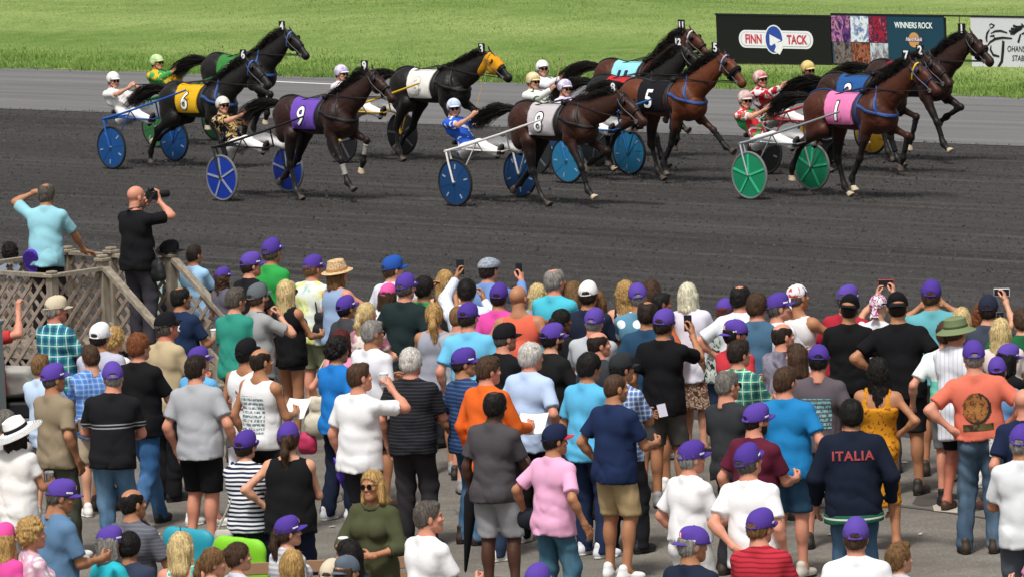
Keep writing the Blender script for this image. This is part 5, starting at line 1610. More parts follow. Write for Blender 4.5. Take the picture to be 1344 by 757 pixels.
def stroke(pts, w=1.0, wtap=.25):
    Lx = [Vector((p3(1224 + a / 8.41), -.006, z2(10 + b / 8.41))) for a, b in pts]
    mb = MB(); n = len(Lx)
    up = []; dn = []
    for i, p in enumerate(Lx):
        d = (Lx[min(i + 1, n - 1)] - Lx[max(i - 1, 0)]).normalized(); nn = Vector((-d.z, 0, d.x)); ww = w * k3 * .5 * (wtap + (1 - wtap) * math.sin(PI * (i + .3) / n))
        up.append(p + nn * ww); dn.append(p - nn * ww)
    vs = up + dn[::-1]
    vs2 = [v + Vector((0, .003, 0)) for v in vs]
    N_ = len(vs)
    fs = [tuple(range(i, i + 1)) for i in range(0)]
    for i in range(n - 1): fs.append((i, i + 1, N_ - 2 - i, N_ - 1 - i))
    mb.add(vs, fs); return mb.build('logo_stroke', ik_, b3)
stroke([(645, 200), (640, 180), (660, 168), (680, 180), (695, 178), (675, 205), (650, 215), (645, 200)], 1.6)
stroke([(640, 225), (610, 270), (600, 320), (605, 360)], 2.6); stroke([(650, 270), (700, 245), (760, 240), (830, 260)], 2.2)
stroke([(600, 410), (640, 360), (700, 325), (780, 312), (880, 318)], 2.6); stroke([(640, 300), (685, 292), (685, 325)], 2.4)
stroke([(650, 395), (640, 440), (670, 495), (735, 510)], 2.8)
stroke([(770, 350), (785, 352), (775, 450), (760, 560), (720, 620)], 3.6, .5)
for pts in (([(1010, 185), (940, 200), (895, 182)]), ([(1000, 200), (930, 225), (870, 215)]), ([(990, 215), (910, 250), (850, 240)]), ([(960, 225), (900, 265), (862, 268)]), ([(985, 160), (1030, 210), (1070, 290), (1090, 350)]), ([(975, 270), (945, 360)]), ([(985, 270), (1040, 250), (1080, 290)])): stroke(pts, 3.0)
flat_text('OHANSSON', .150, '#1a1a20', b3, p3(1320) + .37, z2(61), -.006, 0, .15, .82)
flat_text('STABLE', .150, '#1a1a20', b3, p3(1324) + .27, z2(72.5), -.006, 0, .15, .82)
# ------------------------------------------------------------------ timber deck with lattice sides and a short flight of steps
WOOD = None
def m_wood():
    t = NT('weathered_wood'); co = t.coord()
    q = t.noise(t.mapping(co, (9, 9, 3)), 2.0, 5.0, .6); q2 = t.noise(co, 1.3, 2.0)
    c = t.ramp(q, [(.3, lin('#71675b')), (.55, lin('#918777')), (.75, lin('#aca192'))])
    t.base(t.mix(q2, t.mix(.4, c, lin('#7b7368')), c)); t.bump(q, .3, .005); t.set(.85, 0, .2)
    return t.m
WOOD = m_wood()
def m_lat():
    t = NT('lattice_wood'); co = t.coord(); q = t.noise(co, 8.0, 4.0)
    t.base(t.ramp(q, [(.3, lin('#7e6f63')), (.6, lin('#97887b')), (.75, lin('#a89b8d'))])); t.set(.85, 0, .2)
    return t.m
LAT = m_lat()
DZ = .60
def s_at(px, py, z): 
    p = at_z(px, py, z); return p
P1 = s_at(68, 362, 1.50); P1.z = 0
def off(a, b): return P1 + N_DIR * a + T_DIR * b
N2, N3 = .74, 1.74
P2, P3 = off(N2, 0), off(N3, 0)
dk = empty('timber_deck', P1, -R(45))      # local x along the track, y away from the stand
tag(dk, 'weathered grey timber deck with lattice railings and short steps', 'deck')
DEPTH, LEN = N3, 6.0
m = MB()
nb = 14
for i in range(nb): m.box((-LEN / 2, (i + .5) * DEPTH / nb, DZ - .02), (LEN, DEPTH / nb - .008, .04))
m.build('deck_boards', WOOD, dk)
def post(x, y, top, z0=0.0):
    m = MB(); m.box((x, y, (top + z0) / 2), (.095, .095, top - z0)); p = m.build('post', WOOD, dk)
    m = MB(); m.box((x, y, top + .020), (.145, .145, .04), None, 0, .008); m.box((x, y, top + .055), (.10, .10, .035), None, 0, .01); m.build('post_cap', WOOD, p)
def lattice(a, b, z0, z1, back=0.0):
    """diagonal slats between two points in deck space"""
    a = Vector((a[0], a[1], 0)); b = Vector((b[0], b[1], 0)); L = (b - a).length; d = (b - a) / L; H = z1 - z0
    n = d.cross(Vector((0, 0, 1)))
    m = MB(); st = .195
    for sg in (-1, 1):
        k = -int(H / st) - 1
        while k * st < L + H:
            s0 = k * st
            pts = []
            # slat x = s0 + z (sg=1) or x = s0 + H - z
            lo = max(0.0, -s0 if True else 0); hi = min(H, L - s0)
            if hi > lo + .03:
                za, zb = lo, hi; xa, xb = s0 + lo, s0 + hi
                if sg < 0: za, zb = H - lo, H - hi
                pa = a + d * xa + Vector((0, 0, z0 + za)) + n * (.0055 * sg); pb = a + d * xb + Vector((0, 0, z0 + zb)) + n * (.0055 * sg)
                m.bar(pa, pb, .042, .009, n)
            k += 1
    # bar's width axis lies in the panel, its thickness along n
    m.build('lattice_panel', LAT, dk)
def rail(a, b, z, w=.10, h=.038, za=None):
    m = MB(); m.bar((a[0], a[1], z), (b[0], b[1], z if za is None else za), w, h); return m.build('rail', WOOD, dk)
RZ = 1.50
post(0, 0, RZ - .02); post(0, N2, RZ + .08); post(0, N3, RZ + .02); 
xq = -1.75; post(xq + .75, N3, RZ + .02); post(xq, N3, RZ)
for x in (-1.6, -3.2, -4.8): post(x, 0, RZ - .05)
rail((-LEN, 0), (-.05, 0), RZ); rail((0, .05), (0, N2 - .05), RZ)
rail((xq, N3), (xq + .70, N3), RZ); rail((xq + .80, N3), (-.05, N3), RZ)
post(xq, N3 - 1.5, RZ); rail((xq, N3 - .05), (xq, N3 - 1.95), RZ)
lattice((-LEN, 0), (-.05, 0), .05, RZ - .05); lattice((0, .05), (0, N2 - .05), .05, RZ - .05)
lattice((xq + .05, N3), (xq + .70, N3), DZ, RZ - .05); lattice((xq + .80, N3), (-.05, N3), .05, RZ - .05); lattice((xq, N3 - .05), (xq, N3 - 1.9), DZ, RZ - .05)
# steps run down along the track from the deck's right-hand side
nst = 4; run = .30
for i in range(nst - 1):
    z = DZ - (i + 1) * DZ / nst
    m = MB(); m.box((.02 + run * (i + .5), (N2 + N3) / 2, z - .02), (run + .02, N3 - N2 - .02, .045)); m.build('step', WOOD, dk)
for y in (N2, N3):
    m = MB(); m.bar((0, y, DZ - .16), (run * nst + .05, y, .02), .045, .24); m.build('stringer', WOOD, dk)
    xe = 1.40; ze = RZ - xe * .74
    post(xe, y, ze - .03)
    m = MB(); m.bar((.03, y, RZ + .02), (xe + .12, y, ze - .06), .10, .042); m.build('rail', WOOD, dk)
    m = MB(); m.bar((.05, y, RZ - .62), (xe, y, ze - .62), .04, .085); m.build('rail', WOOD, dk)
lattice((.08, N3), (.62, N3), DZ * .5, RZ - .38)
# small black cap left on the post is a thing of its own (see the crowd)
# ------------------------------------------------------------------ things on the ground
p = at_z(-11, 421, 1.72); m = MB(); cb = empty('utility_cabinet', (p.x - .32, p.y, 0), -R(20)); tag(cb, 'grey metal utility cabinet at the left edge beside the lattice', 'cabinet')
mm = mat_plain('painted_metal', '#8f9899', .5, .1, var=.06)
m.box((0, 0, .86), (.70, .5, 1.66), None, 0, .012); m.build('case', mm, cb)
m = MB(); m.box((0, 0, 1.705), (.74, .54, .03), None, 0, .006); m.build('lid', mm, cb)
m = MB(); m.box((0, -.255, .86), (.60, .012, 1.5), None, 0, .004); m.build('door', mm, cb)
m = MB(); m.box((.22, -.27, .9), (.03, .03, .16), None, 0, .006); m.build('handle', mat_plain('strap', '#15151a', .7), cb)
p = at_z(10, 484, 1.10); ct = empty('hand_cart', (p.x - .25, p.y + .2, 0), -R(12)); tag(ct, 'pale grey moulded cart with dark underside below the lattice', 'cart')
g = Grid((-.75, -.45, .70), (.75, .45, 1.20), .022); g.put([E((0, 0, .95), (.62, .36, .15)), C((-.5, 0, .93), (.48, 0, .95), .16, .15, s=(1, 2.2, 1))], .08)
x, y, z = g.xyz(); g.clip(.80 - z); V, F = g.mesh(); obj('body', mesh_np('body', V, F, [mat_plain('moulded_plastic', '#a9a69d', .45, var=.06)]), ct)
m = MB(); m.box((0, 0, .70), (1.2, .66, .16), None, 0, .02); m.build('chassis', mat_plain('strap', '#15151a', .7), ct)
for sx in (-1, 1):
    for sy in (-1, 1):
        m = MB(); m.lathe([(0, .05), (.15, .05), (.18, .03), (.18, -.03), (.15, -.05), (0, -.05)], 20, (sx * .42, sy * .32, .18), Matrix.Rotation(R(90), 3, 'X')); m.tube([(sx * .42, sy * .3, .18), (sx * .42, sy * .3, .64)], .03, 8); m.build('wheel', mat_plain('tyre', '#17171a', .8), ct)
# drain and concrete collar in the asphalt, right of the middle
t_ = NT('patch'); t_.base(lin('#4a4641')); t_.set(.85, 0, .2)
def ground_patch(name, pts, m_, z=.004):
    V = [at_z(a, b, 0) for a, b in pts]; m = MB(); m.add([(v.x, v.y, z) for v in V], [tuple(range(len(V)))]); return tag(m.build(name, m_), kind='structure')
ground_patch('asphalt_patch', [(1197, 661), (1204, 650), (1222, 646), (1240, 645), (1270, 652), (1238, 662), (1212, 664)], t_.m)
ground_patch('pavement_slab', [(1226, 671), (1224, 664), (1246, 657), (1285, 652), (1292, 668), (1262, 674)], mat_plain('concrete', '#a9a294', .9, var=.1), .008)
m = MB(); pts = [at_z(a, b, .002) for a, b in ((1060, 664), (1120, 668), (1180, 664), (1215, 668), (1290, 679), (1340, 684))]
for a, b in zip(pts, pts[1:]): 
    m.add([a + Vector((0, -.045, .004)), b + Vector((0, -.045, .004)), b + Vector((0, .045, .004)), a + Vector((0, .045, .004))], [(0, 1, 2, 3)])
tag(m.build('pavement_joint', mat_plain('joint_tar', '#4c4843', .9)), kind='structure')

m = MB(); rng = random.Random(9)
for a, b in ((1187, 606), (1181, 661), (915, 748), (838, 752), (612, 700), (560, 603), (672, 690), (436, 690), (470, 720), (1090, 700), (1208, 700), (725, 735), (300, 640), (208, 700), (640, 742), (1000, 752)):
    p = at_z(a, b, .012); m.box(p, (rng.uniform(.03, .09), rng.uniform(.03, .08), .006), Matrix.Rotation(rng.uniform(0, 3), 3, 'Z') @ Matrix.Rotation(rng.uniform(-.2, .2), 3, 'X'))
tag(m.build('litter', mat_plain('paper_sheet', '#c8c4ba', .8, var=.15)), 'scraps of torn betting tickets dropped on the asphalt', 'litter', kind='stuff')
# ------------------------------------------------------------------ the field: eleven horses, sulkies and drivers
B_, Rd, Wt, Bk = '#2c5fa8', '#b02a30', '#e2e2e0', '#17171a'
race_team(206, 194, '4', dict(coat='black', front=('lift', 'back'), hind=('under', 'push'), pad='#3a7a3a', number='4', headnum='4', collar='#274680', brow='#5a7ac0', nk=5, hd=5, seed=4, label='nearly black horse behind the yellow padded one wearing head number 4'),
          dict(frame='#2f6a3c', disc='#34663c', style='ticks', label='sulky with dull green wheels behind the blue wheeled sulky', seed=4),
          dict(top=('jacket', '#3c9a50', ('blotch', ('#3c9a50', '#e0b030', '#3c9a50'), 5.0, 'CONSTANT')), hat=('helmet', '#a8d080', ('blotch', ('#8cc060', '#dfe4c0'), 14.0)), look=20, label='driver in green and yellow silks with a pale green helmet'))
race_team(148, 222, '6', dict(coat='black', front=('forward', 'lift'), hind=('push', 'off'), pad='#d8a820', number='6', headnum='6', harness='#1b1b1e', collar='#274680', brow='#3c6ac0', nk=4, hd=5, seed=6, label='black horse with a yellow saddle pad numbered 6'),
          dict(frame='#2458a8', disc='#1a4b83', style='ticks', label='blue framed sulky with blue disc wheels at far left', seed=6),
          dict(top=('polo', '#e6e4e0', ('band', '#6a4a3a', [(1.10, 1.14)])), hat=('helmet', '#dedcd8'), look=35, label='driver in white silks and white helmet sitting in the leftmost blue sulky'))
race_team(450, 214, '3', dict(coat='black', front=('forward', 'fold'), hind=('plant', 'swing'), pad='#dcdad2', number='3', numcol='#e6e4de', numedge='#c9c6bc', headnum='3', hood='#d0901c', nk=-6, hd=2, seed=3, label='black horse with a white saddle pad and a yellow racing hood'),
          dict(frame='#d0a824', disc='#1f2023', style='spokes', tick='#4a4a4e', label='yellow framed sulky with black disc wheels', seed=3),
          dict(top=('jacket', '#d8d4dc'), hat=('helmet', '#d8cfe2', ('blotch', ('#e6e2ea', '#a890c0'), 12.0)), look=25, label='driver half hidden behind a mane, pale helmet with lilac marks'))
race_team(293, 264, '9', dict(coat='dark', front=('forward', 'lift'), hind=('under', 'swing'), pad='#6a4aa8', number='9', headnum='9', boot='#9a9690', nk=5, hd=4, seed=9, label='dark bay horse with a purple saddle pad numbered 9'),
          dict(frame='#232326', disc='#173493', style='spokes', rim='#6a6a6e', tick='#8a92a0', label='black framed sulky with bright blue spoked wheels', seed=9),
          dict(top=('polo', '#23263a', ('blotch', ('#1c2034', '#1c2034', '#c8a868', '#1c2034', '#d8c8a0'), 9.0, 'CONSTANT'), '#d8b878'), hat=('helmet', '#cfcac0'), look=40, label='driver in navy and gold silks with a grey white helmet'))
race_team(716, 209, '11', dict(coat='bay', front=('reach', 'fold'), hind=('push', 'under'), pad='#8fcfd6', number='11', numcol='#2a3a6a', headnum='11', nk=12, hd=4, brow='#d8d0d0', seed=11, label='bay horse farthest back of the middle group wearing head number 11'),
          dict(frame='#c8ccd0', disc='#243e6b', style='ticks', label='silver framed sulky mostly hidden behind the middle group', seed=11),
          dict(top=('longshirt', '#e0dce4', ('blotch', ('#e4e2e6', '#e4e2e6', '#6a4a9a'), 5.0, 'CONSTANT')), hat=('helmet', '#e2e2e4'), look=50, label='driver in white and purple silks and white helmet at the back'))
race_team(704, 229, '12', dict(coat='black', front=('forward', 'lift'), hind=('push', 'plant'), pad='#b83038', pad2='#dcd8d4', numcol='#1a1a1e', numedge=None, number='12', headnum='12', nk=9, hd=5, seed=12, label='black horse with a red and white saddle pad numbered 12'),
          dict(frame='#9a9ca0', disc='#2a2d30', style='spokes', tick='#55585c', label='grey sulky with dark wheels in the middle group', seed=12),
          dict(top=('longshirt', '#d8dcd0', ('blotch', ('#e2e2da', '#e2e2da', '#3f6a40', '#e2e2da'), 6.0, 'CONSTANT')), hat=('helmet', '#d8c898', ('blotch', ('#e8dfc0', '#c0a060'), 10.0)), look=30, label='driver in white and dark green silks with a cream helmet'), whip='thin pale whip held by the cream helmeted driver')
race_team(746, 241, '5', dict(coat='lbay', front=('back', 'reach'), hind=('push', 'under'), pad='#16161a', number='5', numedge=None, headnum='5', harness='#1a1c24', collar='#274680', brow='#a8a0c0', nk=5, hd=9, shadow_roll='#141416', seed=5, label='bright bay horse with a black saddle pad numbered 5'),
          dict(frame='#2a6aa8', disc='#277097', style='ticks', label='sulky with light blue disc wheels in the middle', seed=5),
          dict(top=('jacket', '#d6cce0', ('blotch', ('#dcd4e4', '#dcd4e4', '#7a5aa8'), 6.0)), hat=('helmet', '#dcdce2', ('blotch', ('#e6e6ea', '#9a8ab8'), 13.0)), look=35, label='driver with white and lilac helmet behind the head of horse 8'))
race_team(599, 271, '8', dict(coat='brown', front=('forward', 'fold'), hind=('reach', 'swing'), pad='#b8b2b4', number='8', headnum='8', nk=-13, hd=4, seed=8, label='brown horse with a grey saddle pad numbered 8'),
          dict(frame='#dcd8d4', disc='#183f6b', style='ticks', label='white framed sulky with dark blue disc wheels', seed=8),
          dict(top=('polo', '#2a5ac0', ('blotch', ('#2a5ac0', '#2a5ac0', '#e0e0e6', '#a03048'), 5.5, 'CONSTANT'), '#e4e4e6'), hat=('helmet', '#d4dae6', ('blotch', ('#e2e6ee', '#9ab0d0'), 12.0)), look=60, label='driver in blue and white silks holding a short whip'), whip='thin tan whip in the hand of the blue and white driver')
race_team(1068, 214, '1', dict(coat='dark', front=('forward', 'fold'), hind=('under', 'push'), pad='#7a2030', number='1', headnum='1', nk=6, hd=6, shadow_roll='#2a1a18', seed=1, label='dark bay horse running in front at far right'),
          dict(frame='#1d1d20', disc='#a88123', style='ticks', tick='#8a6a1c', label='sulky with yellow wheels at far right behind the others', seed=1),
          dict(top=('jacket', '#1b1b1f'), hat=('helmet', '#d0bc78', ('blotch', ('#d8c890', '#c0a050'), 10.0)), look=40, label='driver in black silks with a yellow helmet'))
race_team(1005, 229, '2', dict(coat='dark', front=('forward', 'lift'), hind=('plant', 'swing'), pad='#28548e', number='2', headnum='2', nk=-4, hd=6, collar='#18181c', seed=2, label='dark horse with a blue saddle pad numbered 2'),
          dict(frame='#b02830', disc='#131416', style='ticks', tick='#5a5c60', label='red framed sulky with black disc wheels', seed=2),
          dict(top=('longshirt', '#d8d4d4', ('blotch', ('#dcdada', '#b82c34', '#dcdada', '#b82c34'), 4.5, 'CONSTANT')), hat=('helmet', '#d8b8b4', ('blotch', ('#e4dcd8', '#b84848'), 8.0)), look=35, label='driver in red and white silks with a red striped helmet'))
race_team(985, 262, '7', dict(coat='bay', front=('back', 'lift'), hind=('push', 'under'), pad='#d878a8', number='1', headnum='7', harness='#1d2c50', collar='#274680', brow='#d8c030', nk=8, hd=6, seed=7, label='bay horse with a pink saddle pad and a yellow browband'),
          dict(frame='#c8ccd0', disc='#1a8159', style='spokes', rim='#6c7070', tick='#38b484', label='silver framed sulky with bright green wheels', seed=7),
          dict(top=('polo', '#2f9a58', ('blotch', ('#2f9a58', '#2f9a58', '#c83040', '#e0e0dc', '#2f9a58', '#c83040'), 5.0, 'CONSTANT'), '#c83040'), hat=('helmet', '#cfc8c0', ('blotch', ('#dcd8d2', '#a85048'), 7.0)), look=45, label='driver in green and red silks sitting behind the pink saddle pad'))
# clods thrown up under the hooves, and the loose crumbs of the harrowed surface
def crumbs(name, n, seed, r0, r1, pos, lab, col):
    rs = np.random.RandomState(seed)
    P = pos(rs, n); r = (r0 + (r1 - r0) * rs.rand(n) ** 3).astype(np.float32)
    V = np.zeros((n, 5, 3), np.float32); a0 = rs.rand(n) * 6.28
    for k in range(4):
        a = a0 + k * PI / 2 + rs.uniform(-.4, .4, n); q = r * rs.uniform(.6, 1.2, n)
        V[:, k, 0] = P[:, 0] + np.cos(a) * q; V[:, k, 1] = P[:, 1] + np.sin(a) * q; V[:, k, 2] = P[:, 2] - .004
    V[:, 4, 0] = P[:, 0] + r * rs.uniform(-.4, .4, n); V[:, 4, 1] = P[:, 1] + r * rs.uniform(-.4, .4, n); V[:, 4, 2] = P[:, 2] + r * rs.uniform(.5, 1.1, n)
    b = (np.arange(n) * 5)[:, None]
    F = np.concatenate([b + np.array([[k, (k + 1) % 4, 4]]) for k in range(4)], 0)
    t = NT('dirt_crumb'); co = t.coord(); q = t.noise(co, 9.0, 4.0, .7)
    t.base(t.ramp(q, [(.30, lin(col[0])), (.5, lin(col[1])), (.72, lin(col[2]))])); t.set(.95, 0, .15)
    return tag(obj(name, mesh_np(name, V.reshape(-1, 3), F, [t.m], smooth=False)), lab, 'dirt', kind='stuff')
def under(rs, n):
    o = np.zeros((n, 3), np.float32)
    for i in range(n):
        h = HORSES[i % len(HORSES)]
        p = Vector((h['loc'].x, h['loc'].y, 0)) + Matrix.Rotation(h['rz'], 3, 'Z') @ Vector((rs.uniform(-2.0, .9), rs.normal(0, .35), 0))
        o[i] = (p.x, p.y, abs(rs.normal(0, .13)) if rs.rand() < .28 else 0)
    return o
def spread(rs, n):
    v = V_RAIL + (V_GREY - V_RAIL) * rs.rand(n); u = -88 + 52 * rs.rand(n)
    # harrow lines: crumbs gather along the track in loose rows
    v = v + .10 * np.sin(v * 14)
    u = u + (55 - v) * .6
    return np.stack([u * T_DIR.x + v * N_DIR.x, u * T_DIR.y + v * N_DIR.y, np.zeros(n)], 1)
crumbs('dirt', 3200, 3, .008, .036, under, 'dark clods of dirt kicked up under the hooves', ('#232120', '#343231', '#4a4745'))
crumbs('dirt', 120000, 4, .010, .030, spread, 'loose dark crumbs covering the harrowed dirt track', ('#232120', '#3c3a38', '#5a5753'))
# ------------------------------------------------------------------ things people carry
def body_frame(p, pos):
    M = p['W'].copy(); M.translation = pos; return M
def put_thing(o, M):
    o.matrix_basis = M; return o
def phone(p, side, label, land=False, col='#141416', tilt=0, pos=None):
    M = body_frame(p, grip(p, side, .075, .03).translation if pos is None else pos) @ Matrix.Rotation(R(tilt), 4, 'X')
    o = empty('phone'); tag(o, label, 'phone', 'phones held up by spectators'); put_thing(o, M)
    m = MB(); d = (.155, .009, .077) if land else (.077, .009, .155); m.box((0, 0, .05 if not land else .02), d, None, 0, .003); m.build('case', mat_plain('phone_case', col, .35, var=.03), o)
    m = MB(); m.box((0, -.0052, .05 if not land else .02), (d[0] - .010, .002, d[2] - .014)); m.build('screen', mat_plain('screen_glass', '#26282e', .08, var=.05), o)
    return o
def cup(p, side, label, col='#e8e6e2', clear=False, straw=False, h=.115, out=.045):
    M = body_frame(p, grip(p, side, .075, out).translation)
    o = empty('cup'); tag(o, label, 'cup', 'drinks held by spectators'); put_thing(o, M)
    t = mat_plain('cup_side', col, .5, var=.04)
    if clear:
        tt = NT('clear_plastic'); tt.base(lin('#e6ebee')); tt.set(.08, 0, .5); tt.b.inputs['Transmission Weight'].default_value = .85; tt.b.inputs['IOR'].default_value = 1.2; t = tt.m
    m = MB(); m.lathe([(0, -.04), (.030, -.04), (.040, h - .04), (.041, h - .036), (.036, h - .036), (.034, h - .05), (0, h - .055)], 20); m.build('body', t, o, smooth=True)
    m = MB(); m.lathe([(0, h - .040), (.042, h - .040), (.043, h - .034), (.036, h - .026), (0, h - .026)], 20); m.build('lid', mat_plain('lid', '#e4e2de', .4), o, smooth=True)
    if straw: m = MB(); m.tube([(.0, 0, h - .05), (-.02, .02, h + .10)], .004, 6); m.build('straw', mat_plain('strap', '#15151a', .7), o)
    return o
def paper(p, side, label, w=.22, h=.28, rx=-55, rz=20, col='#e6e4e0', along=.13, printed=False):
    M = body_frame(p, grip(p, side, along, .03).translation) @ Matrix.Rotation(R(rz), 4, 'Z') @ Matrix.Rotation(R(rx), 4, 'X')
    o = empty('programme' if printed else 'paper'); tag(o, label, 'paper', 'papers held by spectators'); put_thing(o, M)
    n = 9; V = []; F = []
    for j in range(n + 1):
        for i in range(n + 1):
            u = i / n - .5; v = j / n - .5; V.append((u * w, .022 * math.cos(u * 2.6) - .022 + .012 * v * v, v * h))
    b = len(V); V += [(x, y + .0035, z) for x, y, z in V]
    for j in range(n):
        for i in range(n):
            a = j * (n + 1) + i; F.append((a, a + 1, a + n + 2, a + n + 1)); F.append((b + a, b + a + n + 1, b + a + n + 2, b + a + 1))
    for k in range(n):
        for a, c in ((k, k + 1), (n * (n + 1) + k + 1, n * (n + 1) + k)): F.append((c, a, a + b, c + b))
        for a, c in (((k + 1) * (n + 1), k * (n + 1)), (k * (n + 1) + n, (k + 1) * (n + 1) + n)): F.append((c, a, a + b, c + b))
    obj('sheet', mesh_np('sheet', np.array(V), np.array(F), [mat_plain('paper_sheet', col, .8, var=.03) if not printed else mat_cloth('#d8d8dc', ('blotch', ('#dcdce0', '#dcdce0', '#2a3470', '#c8a8a0'), 9.0, 'CONSTANT'))]), o)
    return o
def bag(p, label, col, pos, w=.26, h=.22, d=.10, strap_to=None, strap=None, name='handbag', slim=1.0):
    """a bag hanging at a body-space point, its strap over strap_to"""
    k = p['k']; o = empty(name); tag(o, label, 'bag'); P_ = p['T'](pos) * k; put_thing(o, p['W'] @ Matrix.Translation(Vector(P_)))
    g = Grid((-w, -d * 2, -h), (w, d * 2, h), .012)
    g.put([C((-w * .30, 0, -h * .28), (w * .30, 0, -h * .28), d * .52, s=(1, 1, 1.5)), C((-w * .22, 0, h * .22), (w * .22, 0, h * .22), d * .34, s=(1, 1, 1.6))], .06)
    x, y, z = g.xyz(); g.f = (g.f + vnoise(x * 22, y * 22, z * 22) * .006).astype(np.float32)
    V, F = g.mesh(); obj('body', mesh_np('body', V, F, [mat_plain('bag_leather', col, .6, var=.15, bump=.3)]), o)
    if strap_to is not None:
        a = Vector(p['T'](strap_to) * k - P_); m = MB()
        b0 = Vector((-w * .24, 0, h * .38)); b1 = Vector((w * .24, 0, h * .38))
        m.tube([b0, b0 * .35 + a * .65 + Vector((-.03, -.05, 0)), a + Vector((-.02, -.03, .012)), a + Vector((.02, .03, .012)), b1 * .35 + a * .65 + Vector((.03, .05, 0)), b1], .009, 6)
        m.build('strap', mat_plain('bag_leather', strap or col, .6, var=.15), o, smooth=True)
    return o
def loose_cap(M, label, col='#5a3fb0'):
    V, F = capg('crownTrue' if False else 'crownFalse', lambda: cap_crown(True))
    o = obj('cap', hm(('cap', 'cap', col), V, F, mat_cloth(col))); tag(o, label, 'cap', 'caps not being worn'); o.matrix_basis = M
    V, F = capg('brim', cap_brim); obj('brim', hm(('brim', col), V, F, mat_cloth(col)), o)
    return o
PU = '#523a94'            # the giveaway caps
CAP = ('cap', PU); BCAP = ('cap', PU, True)
G_ = 'spectators on the apron'
H = lambda x, y, f, **k: human(x, y, f, **k)
# ================================================================== on the deck and by its steps
p = H(60, 240, 15, h=1.78, bulk=1.14, top=('polo', '#8fc4d0'), bot=('pants', '#1c1b1d'), hair=('thin', 'dgrey'), arms='brow,rail', skin='tan', z0=DZ, bend=6, look=14, label='man in a pale cyan polo shirt on the deck shading his eyes')
loose_cap(p['W'] @ Matrix.Translation((-.13, -.20, .93)) @ Matrix.Rotation(R(-70), 4, 'X'), 'purple cap hanging at the waist of the man shading his eyes')
p = H(178, 243, 42, h=1.80, bulk=1.16, top=('tee', '#131316'), bot=('pants', '#38373d'), hair=None, arms='face,face', skin='pink', z0=DZ - .05, look=8, label='shaven headed photographer in black T-shirt aiming a camera from the deck steps')
c = empty('camera'); tag(c, 'black camera with a long lens raised to the photographer\'s face', 'camera'); M = body_frame(p, p['W'] @ Vector((p['hc'] + np.array((.03, .20, .0))) * p['k'])) @ Matrix.Rotation(R(-8), 4, 'Z'); put_thing(c, M)
bk_ = mat_plain('camera_body', '#121214', .45, var=.05)
m = MB(); m.box((0, 0, 0), (.145, .07, .10), None, 0, .01); m.box((0, -.01, .065), (.06, .06, .04), None, 0, .01); m.build('body', bk_, c)
m = MB(); m.lathe([(0, 0), (.038, 0), (.038, .08), (.043, .09), (.043, .19), (.036, .192), (.034, .18), (0, .175)], 22, (0, .03, 0), Matrix.Rotation(R(-90), 3, 'X')); m.build('lens', bk_, c, smooth=True)
m = MB(); w = [p['W'].inverted() @ (M @ Vector((-.07, 0, .03))), None, None]
m.tube([(-.07, 0, .03), (-.11, -.16, -.12), (-.10, -.30, -.20), (.0, -.33, -.12), (.10, -.20, -.10), (.07, 0, .03)], .010, 6); m.build('strap', bk_, c, smooth=True)
bag(p, 'black camera bag at the hip of the photographer', '#1a1a1d', (.25, .04, .86), .18, .20, .11, (-.10, -.02, 1.47), '#26261f', 'camera_bag')
H(12, 319, -10, h=1.55, top=('shirt', '#77808c'), bot=('jeans', '#2c3a50'), hair=('curly', 'black'), skin='tan', label='person with dark curly hair half hidden behind the deck railing')
H(254, 321, 40, h=1.58, bulk=.92, top=('polo', '#9cc4e4'), bot=('shorts', '#8a8578'), hair=('fade', 'dark'), skin='tan', look=10, label='young man in light blue polo with cropped dark hair by the steps')
p = H(214, 322, 45, h=1.54, bulk=1.12, top=('polo', '#b9d8cc'), bot=('shorts', '#17171b'), hair=('short', 'lbrown'), hat=('plaincap', '#16161a'), arms='down,fwd', skin='tan', label='man in pale mint polo and black cap beside the sloping rail')
bag(p, 'dark navy jacket bundle slung beside the man in pale mint', '#1a2030', (.24, -.08, 1.12), .24, .34, .16, (.15, -.02, 1.47), '#1a2030', 'shoulder_bag')
H(291, 351, 45, h=1.42, fem=True, top=('tee', '#5c5a66'), bot=('shorts', '#3a3c48'), hair=('curlylong', 'brown'), hat=CAP, label='purple capped woman with curly brown hair next to the steps')
H(327, 331, 50, h=1.78, bulk=1.12, top=('polo', '#17171a'), bot=('pants', '#222228'), hair=('short', 'dark'), hat=CAP, skin='pink', look=8, label='purple capped man in black polo in front of the green polo')
H(355, 313, 42, h=1.86, bulk=1.06, top=('polo', '#2f9a48', None, '#b02c38'), bot=('shorts', '#a89878'), hair=('short', 'dgrey'), hat=CAP, skin='tan', label='purple capped man in bright green polo with a red collar')
p = H(236, 376, 40, h=1.70, bulk=1.18, top=('tee', '#1d2c4a'), bot=('shorts', '#1a1a1e'), hair=('thin', 'black'), arms='down,cup', skin='olive', look=14, patches=[('print', -.10, .10, 1.30, 1.37, '#1d2c4a', '#d8d8e0')], label='dark haired man in navy T-shirt with white script holding a cup')
cup(p, 'R', 'white lidded cup held by the man in navy with white script')
H(308, 377, 42, h=1.78, bulk=1.20, top=('tee', '#2f8a78'), bot=('pants', '#4c4a44'), hair=('short', 'dgrey'), skin='pink', look=10, label='grey haired man in a teal green T-shirt by the steps')
p = H(336, 372, 55, h=1.80, bulk=1.05, top=('tee', '#9a9c9c'), bot=('shorts', '#2a3040'), hair=('short', 'brown'), hat=('plaincap', '#5d6468'), arms='down,chin', beard=True, label='bearded man in grey cap and grey T-shirt with hand at his chin')
bag(p, 'brown shoulder bag worn by the bearded man in grey', '#5c4638', (-.16, -.16, 1.12), .26, .30, .12, (.10, -.02, 1.48), '#5c4638', 'shoulder_bag')
